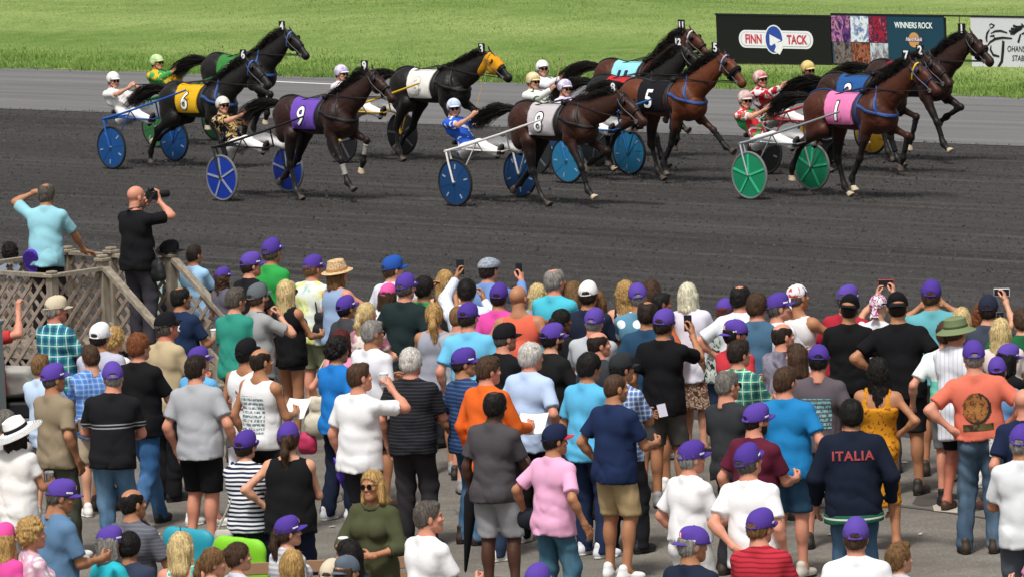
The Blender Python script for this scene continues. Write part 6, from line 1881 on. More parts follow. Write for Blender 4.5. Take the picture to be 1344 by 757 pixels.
p = H(376, 367, 40, h=1.70, fem=True, bulk=1.02, top=('muscle', '#131316'), bot=('hotpants', '#242c3e', ('denim', '#38445c')), hair=('long', 'lblond'), arms='fwd,fwd', skin='tan', look=12, glasses='dark', feet=('sandal', '#8a6a4a'), label='long haired blonde woman in black top and dark denim shorts')
bag(p, 'dark brown bag hanging behind the blonde in denim shorts', '#3c2620', (-.17, -.17, 1.02), .22, .26, .12, (.08, -.02, 1.46), '#3c2620')
p = H(409, 335, 38, h=1.76, bulk=1.14, top=('tee', '#d8e0d0', ('blotch', ('#6ab4c0', '#dfe6da', '#dfe6da', '#d8d860', '#7cc4b8'), 5.5)), bot=('shorts', '#7a8064'), hair=('short', 'lbrown'), hat=CAP, arms='fwd,down', skin='pink', look=14, label='purple capped person in a tie dyed T-shirt of pale yellow and aqua')
bag(p, 'small black handbag against the tie dyed T-shirt', '#15161a', (.21, -.14, 1.08), .18, .30, .10, (.13, -.02, 1.46), '#15161a')
H(442, 341, 48, h=1.72, fem=True, bulk=1.16, top=('tank', '#8ea4c4'), bot=('jeans', '#4c5a74', ('denim', '#62728e')), hair=('bob', 'lbrown'), hat=('fedora', '#d9bf98'), arms='down,reach', skin='pink', look=10, label='woman in straw fedora and pale blue tank top reaching forward')
H(452, 388, 50, h=1.52, hs=1.10, bulk=.92, top=('hoodie', '#3c3c40'), bot=('shorts', '#4a4c54'), hair=('short', 'black'), hat=CAP, skin='tan', label='purple capped boy in a charcoal hooded top')
H(480, 397, 25, h=1.64, fem=True, bulk=1.0, top=('tee', '#cfc6b8', ('blotch', ('#d8cfc2', '#e2dbd0', '#b0607a', '#8a8274'), 9.0, 'EASE')), bot=('shorts', '#b8b0a0'), hair=('pony', 'lblond'), look=20, label='blonde woman with a ponytail in a cream patterned top')
p = H(513, 336, 45, h=1.80, bulk=1.05, top=('longshirt', '#dcdce4', ('vstripe', '#b8bcd0', .03, .25)), bot=('jeans', '#3c4c68'), hair=('short', 'brown'), hat=('plaincap', '#2450a0'), arms='down,reach', look=12, label='man in bright blue cap and thin striped white shirt')
H(509, 372, 25, h=1.60, fem=True, top=('tee', '#e2e2e4'), bot=('shorts', '#44506a'), hair=('bob', 'brown'), hat=('plaincap', '#dc5a9c'), glasses='', label='woman in a pink cap and white T-shirt in the front rows')
H(531, 359, 25, h=1.82, bulk=1.18, top=('tee', '#1d2b2c'), bot=('shorts', '#8c887c'), hair=('short', 'dgrey'), hat=CAP, skin='pink', look=10, label='broad purple capped man in very dark green shirt')
p = H(556, 362, 30, h=1.76, bulk=1.08, top=('tee', '#2a8a54'), bot=('pants', '#34363c'), hair=('full', 'black'), arms='face,phone', skin='tan', label='black haired man in green T-shirt holding up a compact camera')
o_ = phone(p, 'R', 'black compact camera held up by the man in green', True, '#1a1a1c'); o_.name = 'compact_camera'; o_['category'] = 'camera'
H(584, 354, 18, h=1.72, fem=True, top=('strap', '#1c1c20'), bot=('jeans', '#33415c'), hair=('long', 'blond'), label='woman with long straight golden hair and a thin black strap')
p = H(613, 366, 8, h=1.76, bulk=1.02, top=('longshirt', '#c2cfe4', ('vstripe', '#e6e8f0', .025, .5)), bot=('pants', '#3a3c48'), hair=('full', 'black'), arms='up,phone', skin='olive', label='dark haired person in pale blue striped shirt raising a phone overhead')
phone(p, 'L', 'black phone raised overhead by the person in pale blue stripes')
p = H(640, 337, 32, h=1.80, bulk=1.08, top=('longshirt', '#6e8ec4', None, '#e2e2e6'), bot=('pants', '#5a5c60'), hair=('short', 'dark'), hat=('flatcap', '#7d8590'), arms='down,phone', skin='pink', look=8, label='man in a grey flat cap and denim blue shirt')
phone(p, 'R', 'dark phone held up beside the grey flat cap')
H(655, 372, 25, h=1.74, bulk=1.08, top=('tee', '#d84c9c'), bot=('shorts', '#54607c'), hair=('short', 'dark'), hat=CAP, skin='tan', label='purple capped man in a hot pink shirt')
H(679, 374, 16, h=1.84, bulk=1.22, top=('tank', '#e0664e'), bot=('shorts', '#3c4454'), hair=None, arms='away,away', skin='tan', look=10, label='muscular shaven headed man in a coral tank top')
H(705, 372, 10, h=1.68, fem=True, bulk=1.02, top=('tee', '#8a9aa4'), bot=('jeans', '#3c4a62'), hair=('wavy', 'lblond'), label='woman with wavy pale blonde hair in grey top beside the coral tank')
H(727, 352, 32, h=1.84, bulk=1.12, top=('polo', '#4ab8cc'), bot=('shorts', '#a89a80'), hair=('thin', 'grey'), skin='pink', look=15, label='grey haired balding man in a turquoise shirt at the front')
H(752, 369, 28, h=1.70, fem=True, top=('tee', '#24488c'), bot=('jeans', '#2a3448'), hair=('bob', 'lbrown'), look=12, label='woman with a light brown bob in a royal blue top')
H(770, 369, 24, h=1.80, bulk=1.08, top=('polo', '#1f2638', None, '#c8c0c8'), bot=('shorts', '#9a917e'), hair=('short', 'dark'), hat=('plaincap', '#e6e4e2'), skin='tan', label='man in a white cap and navy polo with striped collar')
H(782, 380, 8, h=1.70, fem=True, bulk=.98, top=('strap', '#b89878'), bot=('jeans', '#3a4660'), hair=('long', 'lbrown'), skin='tan', label='woman with straight light brown hair and bare shoulders')
H(737, 405, 55, h=1.62, fem=True, bulk=1.05, top=('tee', '#17171b'), bot=('leggings', '#1c1c22'), hair=('pony', 'black'), arms='nape,down', skin='brown', look=15, label='black haired woman in black with a hand on her hair')
H(724, 424, 50, h=1.80, bulk=1.04, top=('tee', '#1a1a1c'), bot=('jeans', '#232a38'), hair=('short', 'black'), hat=CAP, beard=True, look=8, label='bearded purple capped man in a black T-shirt next to the white haired man')
H(780, 404, 22, h=1.76, bulk=1.10, top=('tee', '#b0b4b8'), bot=('shorts', '#4c5260'), hair=('buzz', 'grey'), hat=CAP, skin='pink', label='purple capped man with shaved neck in light grey T-shirt')
H(784, 434, 48, h=1.76, bulk=1.16, top=('tee', '#33363c'), bot=('pants', '#2a2a30'), hair=('bald', 'dark'), glasses='', skin='pink', look=18, label='balding man with glasses in a charcoal T-shirt')
H(820, 368, 14, h=1.70, fem=True, bulk=1.08, top=('strap', '#1d2230'), bot=('skirt', '#2a3040'), hair=('wavy', 'blond'), label='woman with wavy blonde hair and thin dark straps over bare back')
H(836, 372, 10, h=1.78, bulk=1.12, top=('tee', '#5a88a0', ('dots', '#e2e6ea', .165, .046), '#24344c'), bot=('shorts', '#3a465c'), hair=('buzz', 'grey'), hat=CAP, skin='tan', label='purple capped person in blue shirt with big white dots')
H(855, 367, 22, h=1.74, fem=True, top=('tee', '#6a625c'), bot=('jeans', '#2c384e'), hair=('shoulder', 'brown'), label='brown haired woman peeking out behind the dotted shirt')
H(868, 383, 58, h=1.66, bulk=.95, top=('tee', '#d8764a'), bot=('shorts', '#44464e'), hair=('fade', 'black'), skin='brown', look=15, label='dark haired youth in an orange T-shirt near the platinum blonde')
H(850, 394, 15, h=1.84, bulk=1.10, top=('tee', '#24425c'), bot=('shorts', '#a2977c'), hair=('thin', 'dark'), skin='tan', label='tall brown haired man in slate navy T-shirt and khaki shorts')
p = H(871, 405, 20, h=1.86, bulk=1.10, top=('tee', '#101013'), bot=('shorts', '#54524f'), hair=('short', 'dark'), hat=CAP, arms='down,phone', skin='tan', look=10, label='purple capped man in plain black T-shirt photographing with a phone')
phone(p, 'R', 'black phone in the hand of the man in plain black T-shirt', pos=grip(p, 'R', .07, .04).translation)
m = MB(); o_ = empty('paper'); tag(o_, 'folded white paper sticking out of a back pocket of grey shorts', 'paper', 'papers held by spectators'); put_thing(o_, body_frame(p, bpt(p, (.055, -.198, .90))) @ Matrix.Rotation(R(-12), 4, 'Y')); m.box((0, 0, 0), (.085, .006, .12)); m.build('sheet', mat_plain('paper_sheet', '#dcdaea', .8, var=.03), o_)
H(902, 371, 22, h=1.72, fem=True, bulk=1.14, top=('longshirt', '#d9d6e2'), bot=('skirt', '#8a6a58', ('blotch', ('#4a352c', '#b59a84', '#6e4c3e', '#d0bca8', '#553c32'), 16.0, 'CONSTANT')), hair=('bob', 'plat'), arms='down,fwd', label='platinum blonde woman in white shirt and leopard print skirt')
H(951, 392, 28, h=1.62, fem=True, bulk=1.06, top=('tee', '#7c8078', ('blotch', ('#2c302e', '#b4bcb4', '#54605c', '#d8d8d0'), 13.0, 'CONSTANT')), bot=('jeans', '#2c3a52'), hair=('bun', 'auburn'), hat=CAP, label='purple capped woman with auburn hair in a floral grey top')
H(971, 374, 22, h=1.82, bulk=1.16, top=('shirt', '#dfe4e6'), bot=('shorts', '#3a3f4a'), hair=('thin', 'black'), arms='hip,down', skin='pink', look=5, label='balding man in a white shirt with hand on hip')
H(994, 384, 15, h=1.82, bulk=1.08, top=('tee', '#44647c'), bot=('shorts', '#8f866f'), hair=('full', 'brown'), skin='pink', look=8, label='brown wavy haired man in a slate blue T-shirt')
H(963, 419, 50, h=1.76, bulk=1.06, top=('tee', '#c83a44'), bot=('shorts', '#2a3040'), hair=('short', 'black'), hat=BCAP, glasses='dark', skin='tan', look=15, label='man in red with a purple cap worn backwards and sunglasses')
H(969, 445, 42, h=1.78, bulk=1.16, top=('shirt', '#4a9a70', ('plaid', '#1f3a5a', '#c8e0d0', .085), '#2f8a54'), bot=('shorts', '#7a7466'), hair=('short', 'dark'), skin='pink', look=14, label='brown haired man in a green and navy plaid shirt')
H(954, 486, 45, h=1.78, bulk=1.16, top=('tee', '#303234'), bot=('pants', '#2c2c2f'), hair=('short', 'salt'), glasses='dark', skin='pink', look=18, label='grey haired man with sunglasses in a dark charcoal T-shirt')
H(1019, 385, 58, h=1.80, bulk=1.08, top=('polo', '#dfe2e8'), bot=('shorts', '#4c5262'), hair=('short', 'dgrey'), hat=CAP, skin='pink', look=18, label='purple capped man in white polo in profile beside the flag bandana')
H(1044, 371, 40, h=1.84, bulk=1.12, top=('tank', '#e4e3e2'), bot=('shorts', '#3c4c6c'), hair=('buzz', 'dgrey'), hat=('bandana', '#e0e0e2', ('blotch', ('#2a3a6a', '#e4e2e4', '#e4e2e4', '#c83a40', '#e4e2e4'), 9.0, 'CONSTANT')), arms='down,reach', skin='tan', look=8, label='tanned man in white tank top and a flag patterned bandana')
H(1026, 423, 48, h=1.76, bulk=.98, top=('tee', '#5c5866', ('blotch', ('#3a3844', '#6e6a78', '#8a8694', '#4a4654'), 4.5)), bot=('shorts', '#33363e'), hair=('bald', 'dark'), glasses='', skin='pink', look=18, label='balding man with glasses in a mottled grey purple T-shirt')
H(1045, 450, -25, h=1.62, fem=True, bulk=1.02, top=('strap', '#b04a3c'), bot=('shorts', '#3a4660'), hair=('shoulder', 'brown'), skin='pink', look=-15, label='brown haired woman with bare shoulders turned away from the others')
H(1030, 480, 20, h=1.84, bulk=1.14, top=('tee', '#1f7ab4'), bot=('shorts', '#27445c', ('denim', '#345a78')), hair=('fade', 'brown'), skin='pink', feet=('shoe', '#b8b0a4'), look=15, arms='down,pocket', label='crew cut man in a bright blue T-shirt and denim shorts')
H(1074, 452, 15, h=1.80, bulk=1.08, top=('tee', '#5a5258'), bot=('shorts', '#4a4c50'), hair=('short', 'black'), hat=CAP, skin='pink', patches=[('bars', -.13, .13, 1.06, 1.32, '#5a5258', '#7fc0c4')], label='purple capped man in dark grey T-shirt with pale teal print')
H(1112, 374, 32, h=1.80, bulk=1.12, top=('polo', '#a82838'), bot=('shorts', '#8f866f'), hair=('short', 'dgrey'), hat=CAP, skin='pink', look=10, label='purple capped man in a crimson polo shirt')
p = H(1152, 384, 14, h=1.74, fem=True, bulk=1.0, top=('tee', '#e0e0e4'), bot=('jeans', '#3c4a64'), hair=None, hat=('bandana', '#e0d8de', ('blotch', ('#d8d0d8', '#b0487c', '#e6e0e4', '#2a2428', '#e6e0e4'), 15.0, 'CONSTANT')), arms='up2,up2', skin='fair', label='woman in a pink flowered headscarf holding a phone overhead in both hands')
phone(p, 'R', 'phone in a red case held overhead in both hands', True, '#b03440', pos=bpt(p, (0, .42, 1.80)))
H(1115, 386, 10, h=1.80, bulk=1.04, top=('tee', '#121214'), bot=('shorts', '#17171b'), hair=('buzz', 'dark'), hat=('fittedcap', '#121216', True), skin='tan', label='slimmer man in black T-shirt and black backwards cap')
H(1178, 383, 10, h=1.90, bulk=1.22, top=('tee', '#0f0f12'), bot=('shorts', '#2a2a2e'), hair=('buzz', 'dark'), hat=('fittedcap', '#121216', True), arms='hip,away', skin='tan', patches=[], label='big man in black T-shirt and backwards black cap, elbow out')
H(1222, 368, 6, h=1.86, bulk=1.20, top=('polo', '#5fa4ac'), bot=('shorts', '#7a7566'), hair=('short', 'brown'), hat=CAP, arms='face,face', skin='tan', label='broad purple capped man in a dusty teal polo')
H(1262, 403, 14, h=1.66, fem=True, top=('tee', '#c8a898'), bot=('shorts', '#485470'), hair=('shoulder', 'lblond'), label='blonde woman with dark roots behind the olive hat')
H(1240, 421, 10, h=1.72, bulk=1.04, top=('tee', '#74d0bc', ('band', '#dfe6e4', [(1.18, 1.5)])), bot=('shorts', '#7c7c80'), hair=('short', 'brown'), arms='away,down', skin='pink', feet=('boot', '#1a1a1c'), label='person in mint and white T-shirt and grey shorts behind the olive hat')
H(1254, 416, 42, h=1.78, bulk=1.02, top=('tunic', '#dcdce2', ('vstripe', '#c0c2cc', .05, .2)), bot=('shorts', '#17171b'), hair=('short', 'brown'), hat=('boonie', '#73805c'), skin='red', glasses='dark', look=10, feet=('sandal', '#4a2c22'), label='person in an olive sun hat and loose white striped shirt')
p = H(1291, 396, 16, h=1.74, fem=True, bulk=1.04, top=('tee', '#5c6480'), bot=('jeans', '#33405a'), hair=('curlylong', 'auburn'), arms='down,up', label='woman with long curly auburn hair holding a phone sideways')
phone(p, 'R', 'pale cased phone held sideways by the auburn haired woman', True, '#d8d8da')
p = H(1296, 387, 20, h=1.80, bulk=1.08, top=('tee', '#3c4250'), bot=('shorts', '#555'), hair=('short', 'dark'), hat=('plaincap', '#23283a'), label='man in a dark blue cap behind the auburn curls')
p = H(1341, 404, -12, h=1.74, bulk=1.04, top=('longshirt', '#1f5a38'), bot=('pants', '#2c2c30'), hair=('short', 'brown'), arms='phone,phone', label='person in dark green shirt holding a phone at the right edge')
phone(p, 'L', 'grey phone held upright by the person in dark green', col='#5a5a64')
H(1314, 417, 14, h=1.70, fem=True, bulk=1.04, top=('tee', '#d8c8c4'), bot=('jeans', '#4a5a78'), hair=('long', 'lblond'), label='woman with long pale blonde hair in front of the auburn curls')
H(1323, 451, 52, h=1.66, fem=True, bulk=1.06, top=('tee', '#141417'), bot=('leggings', '#1a1a1f'), hair=('bob', 'black'), hat=CAP, look=10, label='purple capped woman with dark hair in a black top')
H(1308, 469, 16, h=1.58, bulk=1.0, top=('tee', '#6c98c8'), bot=('shorts', '#445'), hair=('buzz', 'brown'), hat=CAP, label='shorter purple capped person in sky blue beside the coral T-shirt')
p = H(1278, 447, 8, h=1.86, bulk=1.24, top=('tee', '#d8705a'), bot=('jeans', '#42566a', ('denim', '#5c7286')), hair=('buzz', 'grey'), hat=CAP, arms='hipb,hip', hem_at=.965, skin='pink', feet=('shoe', '#3a2c22'), patches=[('emblem', -.125, .125, 1.09, 1.36, '#35281f', '#9a6c36'), ('print', -.125, .125, 1.045, 1.10, '#33261f', '#54482a')], label='big purple capped man in coral T-shirt with a round back print')
o_ = empty('paper'); tag(o_, 'rolled newspaper in the back pocket of the coral shirt man', 'paper'); put_thing(o_, body_frame(p, bpt(p, (.11, -.205, .90)))); m = MB(); m.lathe([(.0, -.07), (.034, -.07), (.036, .085), (.028, .085), (.026, .0), (0, .0)], 16, sy=.6); m.build('roll', mat_cloth('#d8d6d2', ('flecks', '#4a4a58', 40.0, .58)), o_)
H(1343, 508, 10, h=1.78, bulk=1.14, top=('tee', '#1a2440'), bot=('jeans', '#33486a'), hair=None, skin='pink', label='shaven headed man in navy T-shirt at the right edge')
p = H(1341, 557, 8, h=1.80, bulk=1.06, top=('polo', '#d4d6d8'), bot=('pants', '#4a4e56'), hair=('short', 'grey'), hat=CAP, skin='tan', label='purple capped man in white polo and grey trousers at right edge')
H(1152, 469, 15, h=1.72, fem=True, bulk=1.18, top=('dress', '#c8861c', ('flecks', '#8a4a1c', 30.0, .60)), bot=None, hair=('wavy', 'black'), arms='fwd,hip', skin='tan', feet=('sandal', '#c8a880'), label='woman in a mustard yellow dress with long black hair')
p = H(1117, 523, 4, h=1.82, bulk=1.26, top=('jacket', '#141b2c'), bot=('jeans', '#3a5470', ('denim', '#557592')), hair=('full', 'black'), arms='down2,down2', skin='tan', label='heavy man in navy track jacket lettered ITALIA across the back')
m_it = mat_cloth('#a4484a')
decal('ITALIA', .105, p['shirt'], (0, 0, p['k'] * 1.325), (1, 0, 0), (0, 0, 1), m_it, p['shirt'], bold=.003, off=.007, space=1.14)
g = Grid((-.40, -.40, .74), (.40, .40, .92), .012); tb = [C(p['T']((0, .01, .90)), p['T']((0, -.004, .80)), .238, .238, s=(1, .95, 1))]; g.put(tb, .02); x, y, z = g.xyz(); g.clip(np.maximum(.792 - z + .03 * x, z - .862)); V, F = g.mesh()
obj('waistband', mesh_np('waistband', V * p['k'], F, [mat_cloth('#1d5a40', ('band', '#c8c8c4', [(.826 * p['k'], .840 * p['k'])]))]), p['shirt'])
m = MB(); 
H(1376, 668, -30, h=1.62, fem=True, top=('tee', '#d88ab0'), bot=('shorts', '#667'), hair=('bob', 'brown'), arms='fwd,down', label='person in a pink T-shirt mostly outside the frame at bottom right')
# ================================================================== left, in front of the deck
H(72, 388, 42, h=1.80, bulk=1.16, top=('shirt', '#3aa09a', ('plaid', '#1f3468', '#d8e4ea', .105)), bot=('shorts', '#8a826c'), hair=('short', 'grey'), hat=('plaincap', '#c8bba0'), glasses='', skin='red', look=16, label='man in beige cap and blue green plaid shirt before the lattice')
H(131, 423, 25, h=1.80, bulk=1.20, top=('tee', '#b4b6c6'), bot=('shorts', '#9a958c'), hair=('short', 'dark'), hat=('plaincap', '#e6e6e6'), skin='tan', label='man in a white cap and lilac grey T-shirt')
H(149, 430, 35, h=1.66, fem=True, bulk=1.1, top=('tee', '#e4e2e0'), bot=('shorts', '#556'), hair=('curly', 'blond'), look=10, label='curly blonde woman in white beside the white capped man')
H(52, 464, 32, h=1.56, hs=1.08, bulk=.92, top=('longshirt', '#b8cce4'), bot=('shorts', '#6a6c74'), hair=('fade', 'lbrown'), label='boy with cropped fair hair in a light blue shirt')
p = H(68, 477, 45, h=1.78, bulk=1.14, top=('polo', '#8e7f68'), bot=('pants', '#474a3c'), hair=('buzz', 'dgrey'), hat=CAP, arms='fwd,down', skin='tan', look=16, label='purple capped man in a tan brown polo and olive trousers')
cup(p, 'L', 'white foam cup held by the man in tan brown polo')
p = H(117, 451, -10, h=1.64, hs=1.06, bulk=.92, top=('shirt', '#6a94d0', ('plaid', '#4a70b4', '#a8c4e6', .05)), bot=('shorts', '#b0a088'), hair=('fade', 'brown'), look=-8, label='boy in blue checked shirt with a pink strap')
bag(p, 'bag on a pink strap across the boy in blue checks', '#8a4a58', (.20, .06, .95), .18, .16, .07, (-.12, -.02, 1.46), '#d88a98', 'sling_bag')
H(146, 475, 2, h=1.82, bulk=1.14, top=('tee', '#18181b', ('band', '#8c8c90', [(1.245, 1.256), (1.275, 1.286)])), bot=('jeans', '#4c6c88', ('denim', '#6a8aa4')), hair=('buzz', 'grey'), hat=CAP, skin='pink', label='purple capped man in black T-shirt with two thin pale stripes')
H(181, 436, 34, h=1.84, bulk=1.10, top=('polo', '#131315'), bot=('jeans', '#2f5680', ('denim', '#4c7098')), hair=('full', 'auburn'), pose='walk', skin='pink', feet=('shoe', '#1a1a1c'), glasses='', look=14, label='auburn haired man in black polo and blue jeans striding')
H(213, 411, 48, h=1.82, bulk=1.12, top=('polo', '#b8a684'), bot=('pants', '#17171a'), hair=('short', 'dgrey'), hat=('plaincap', '#121215'), glasses='dark', skin='red', nod=-14, look=16, feet=('shoe', '#17171a'), label='sunburnt man with black cap, sunglasses and a sand coloured polo')
H(258, 455, 48, h=1.68, bulk=1.24, top=('tee', '#62a8d8'), bot=('shorts', '#3c4454'), hair=('short', 'grey'), hat=CAP, arms='fwd,fwd', skin='pink', label='purple capped person in sky blue behind the grey T-shirt man')
p = H(256, 465, 26, h=1.82, bulk=1.26, top=('tee', '#a4a6aa'), bot=('shorts', '#121214'), hair=('short', 'dark'), arms='down,down2', skin='pink', look=12, label='heavy man in light grey T-shirt and long black shorts')
paper(p, 'R', 'glossy race programme held low by the man in black shorts', .19, .26, -35, 30, printed=True)
H(322, 444, 34, h=1.76, bulk=1.0, top=('muscle', '#e4e3e2'), bot=('jeans', '#2c3c5c'), hair=('short', 'black'), hat=('plaincap', '#141417'), skin='tan', patches=[('print', -.05, .05, 1.12, 1.30, '#e4e3e2', '#7a4a4a')], label='man in a black cap and white sleeveless shirt with small dark print')
p = H(341, 456, 40, h=1.78, bulk=1.08, top=('muscle', '#e6e5e4'), bot=('shorts', '#17171a'), hair=('bald', 'dark'), arms='down,fwd', skin='tan', look=16, patches=[('bars', -.13, .13, 1.00, 1.33, '#e6e5e4', '#6a8a90')], label='balding tanned man in white sleeveless shirt with rows of small print')
paper(p, 'R', 'white race sheet held by the balding man in a sleeveless shirt')
p = H(447, 432, 26, h=1.66, fem=True, bulk=1.06, top=('tank', '#dc8cac'), bot=('shorts', '#e0dcd4'), hair=('shoulder', 'red'), skin='pink', arms='away,fwd', label='woman with dark red hair and pink sleeveless top')
bag(p, 'cream cloth bag hanging from the red haired woman', '#c8c0ac', (-.24, -.10, .92), .30, .40, .14, (-.15, -.02, 1.44), '#c8c0ac', 'shoulder_bag')
bag(p, 'round crimson ball bag hanging near the cream cloth bag', '#b02c54', (-.40, -.10, .62), .13, .12, .12, None, None, 'ball_bag')
H(443, 442, 42, h=1.72, bulk=1.0, top=('tee', '#1f74c0'), bot=('pants', '#1c2438'), hair=('curly', 'black'), skin='tan', look=10, feet=('shoe', '#d8d6da'), label='black curly haired man in vivid blue T-shirt')
H(488, 419, 46, h=1.80, bulk=1.18, top=('tee', '#e2e2e6'), bot=('shorts', '#17171b'), hair=('short', 'grey'), glasses='dark', skin='tan', look=18, label='grey haired man with dark glasses in a plain white T-shirt')
p = H(469, 475, 40, h=1.84, bulk=1.16, top=('tee', '#e9e8e8'), bot=('shorts', '#26262c'), hair=('fade', 'brown'), arms='down,drink', skin='pink', look=22, feet=('shoe', '#e6e6e6'), label='man in white T-shirt and dark shorts drinking from a cup')
cup(p, 'R', 'white cup lifted to the mouth of the drinking man', out=.05)
loose_cap(p['W'] @ Matrix.Translation((-.24, -.10, .86)) @ Matrix.Rotation(R(-75), 4, 'X') @ Matrix.Rotation(R(40), 4, 'Y'), 'purple cap hooked on the belt of the drinking man')
H(538, 456, 22, h=1.82, bulk=1.22, top=('polo', '#1c1c1f', ('hstripe', '#34343a', .03, .3)), bot=('pants', '#2e2c2f'), hair=('full', 'white'), skin='pink', look=18, glasses='', feet=('shoe', '#4a4038'), label='white haired man in a black finely striped polo')
H(569, 397, 8, h=1.70, fem=True, bulk=1.02, top=('tank', '#9a9ca8'), bot=('shorts', '#4a5670'), hair=('pony', 'blond'), skin='tan', label='woman with a low blonde ponytail and grey tank top')
H(600, 400, 30, h=1.72, bulk=1.0, top=('tee', '#a4a6ae'), bot=('shorts', '#3f4452'), hair=('buzz', 'lbrown'), skin='pink', look=10, label='close cropped man in grey T-shirt beside the sky blue T-shirt')
H(614, 397, 14, h=1.82, bulk=1.16, top=('tee', '#6cbade'), bot=('shorts', '#4c5464'), hair=('short', 'dark'), hat=CAP, skin='pink', look=5, label='purple capped man in a plain light cyan T-shirt')
H(608, 456, 56, h=1.78, bulk=1.12, top=('polo', '#263a5e', ('hstripe', '#3f5a86', .035, .35)), bot=('jeans', '#3a5c7a', ('denim', '#587a98')), hair=('short', 'dark'), hat=CAP, glasses='dark', skin='tan', look=16, feet=('boot', '#3a281e'), label='purple capped man with sunglasses in navy striped polo and jeans')
H(660, 424, 44, h=1.80, bulk=1.08, top=('tee', '#141417'), bot=('shorts', '#2c3038'), hair=('buzz', 'dgrey'), hat=('fittedcap', '#17171a'), skin='pink', look=12, label='man in black cap and black T-shirt in front of the coral tank')
p = H(641, 466, 48, h=1.82, bulk=1.16, top=('longshirt', '#e06424'), bot=('jeans', '#2a3850'), hair=('short', 'brown'), arms='down,fwd', skin='pink', look=20, label='brown haired man in a bright orange shirt')
paper(p, 'R', 'white sheet of paper held by the man in orange', .26, .30, -60, 35)
p = H(650, 512, 30, h=1.82, bulk=1.04, top=('tee', '#4a4649'), bot=('shorts', '#98989a', ('band', '#98989a', [(0, .01)])), hair=('thin', 'black'), arms='down,fwd', skin='dark', feet=('shoe', '#d8d8d8'), look=5, label='dark skinned man in brown grey T-shirt and light grey gym shorts')
u = empty('umbrella'); tag(u, 'folded black umbrella hanging beside the light grey gym shorts', 'umbrella'); put_thing(u, body_frame(p, bpt(p, (-.27, .06, .62))) @ Matrix.Rotation(R(8), 4, 'Y'))
m = MB(); m.lathe([(0, -.42), (.012, -.40), (.05, .05), (.062, .24), (.03, .34), (0, .35)], 14); m.build('canopy', mat_cloth('#16161a'), u, smooth=True)
m = MB(); m.tube([(0, 0, .33), (0, 0, .46)], .014, 8); m.build('handle', mat_plain('strap', '#15151a', .7), u, smooth=True)
H(697, 449, 38, h=1.82, bulk=1.16, top=('shirt', '#b4c8e6'), bot=('pants', '#151518'), hair=('full', 'white'), glasses='', skin='pink', arms='down,pocket', look=18, label='white haired man with glasses in a pale blue shirt')
p = H(728, 556, 45, h=1.70, bulk=1.08, top=('polo', '#e4a8c8'), bot=('jeans', '#3f6478', ('denim', '#5c8496')), hair=('short', 'black'), hat=('plaincap', '#1c2440', '#c83a48'), arms='away,away', skin='tan', look=18, label='man in pale pink polo and a navy and red cap')
loose_cap(grip(p, 'L', .10, .04) @ Matrix.Rotation(R(90), 4, 'X'), 'dark cap carried in the hand of the man in pink', '#23242e')
H(774, 462, 42, h=1.82, bulk=1.06, top=('polo', '#5ab0d8'), bot=('jeans', '#1f2c48'), hair=('full', 'black'), glasses='', skin='tan', look=18, feet=('shoe', '#d4d4d8'), label='black haired man with glasses in a sky blue polo')
H(808, 489, 44, h=1.80, bulk=1.14, top=('tee', '#1c2a4c'), bot=('shorts', '#b49c74'), hair=('buzz', 'brown'), skin='tan', look=18, feet=('shoe', '#e4e4e2'), label='close cropped man in navy T-shirt, khaki shorts and white trainers')
H(814, 463, 42, h=1.78, bulk=1.08, top=('shirt', '#8ea4c8', ('plaid', '#3c5488', '#dce4f0', .045)), bot=('pants', '#1b1b1f'), hair=('short', 'black'), hat=('fittedcap', '#2a2c2e'), skin='tan', look=15, feet=('shoe', '#17171a'), label='man in dark cap and small blue and white check shirt')
H(993, 529, 44, h=1.78, bulk=1.22, top=('tee', '#5a1c30'), bot=('shorts', '#2a3850'), hair=('buzz', 'dark'), hat=CAP, beard=True, arms='down,fwd', skin='pink', look=16, feet=('shoe', '#2a2622'), label='bearded purple capped man in a maroon T-shirt')
H(906, 578, 54, h=1.76, bulk=1.14, top=('polo', '#eceaea'), bot=('pants', '#e6e4e2'), hair=('short', 'grey'), hat=CAP, hem_at=.975, skin='pink', look=14, glasses='', label='grey haired purple capped man in white polo and white trousers')
H(977, 584, 34, h=1.80, bulk=1.22, top=('tee', '#ecebeb'), bot=('shorts', '#3c4048'), hair=('short', 'dgrey'), hat=CAP, arms='back,down', skin='pink', look=18, nod=-12, label='purple capped man in plain white T-shirt with head tipped up')
p = H(998, 667, 30, h=1.76, bulk=1.10, top=('polo', '#b8303c', ('hstripe', '#8a2030', .035, .35)), bot=('shorts', '#444a58'), hair=('short', 'lbrown'), hat=CAP, skin='pink', look=18, label='purple capped man in a red striped polo')
bag(p, 'white and black strapped bag on the red striped polo', '#c8c8cc', (.24, .04, 1.02), .20, .24, .09, (.12, -.02, 1.46), '#2a2a2e', 'sling_bag')
H(909, 690, 40, h=1.74, bulk=1.06, top=('tee', '#1d2638'), bot=('shorts', '#555'), hair=('short', 'grey'), hat=BCAP, skin='tan', look=22, label='man in navy T-shirt with purple cap backwards at bottom')
H(1124, 679, 6, h=1.78, bulk=1.08, top=('shirt', '#e8e7ea'), bot=('pants', '#444a5a'), hair=('short', 'brown'), hat=CAP, skin='pink', label='purple capped man in crisp white shirt in front of the ITALIA jacket')
H(1178, 713, 40, h=1.42, hs=1.12, bulk=.9, top=('tee', '#b8bcc8'), bot=('shorts', '#445'), hair=('pomp', 'lbrown'), look=15, label='boy with brushed up brown hair at the bottom')
H(706, 739, 24, h=1.72, top=('tee', '#5c6884'), bot=('shorts', '#445'), hair=('short', 'brown'), hat=CAP, label='purple cap wearer showing only a cap at bottom middle')
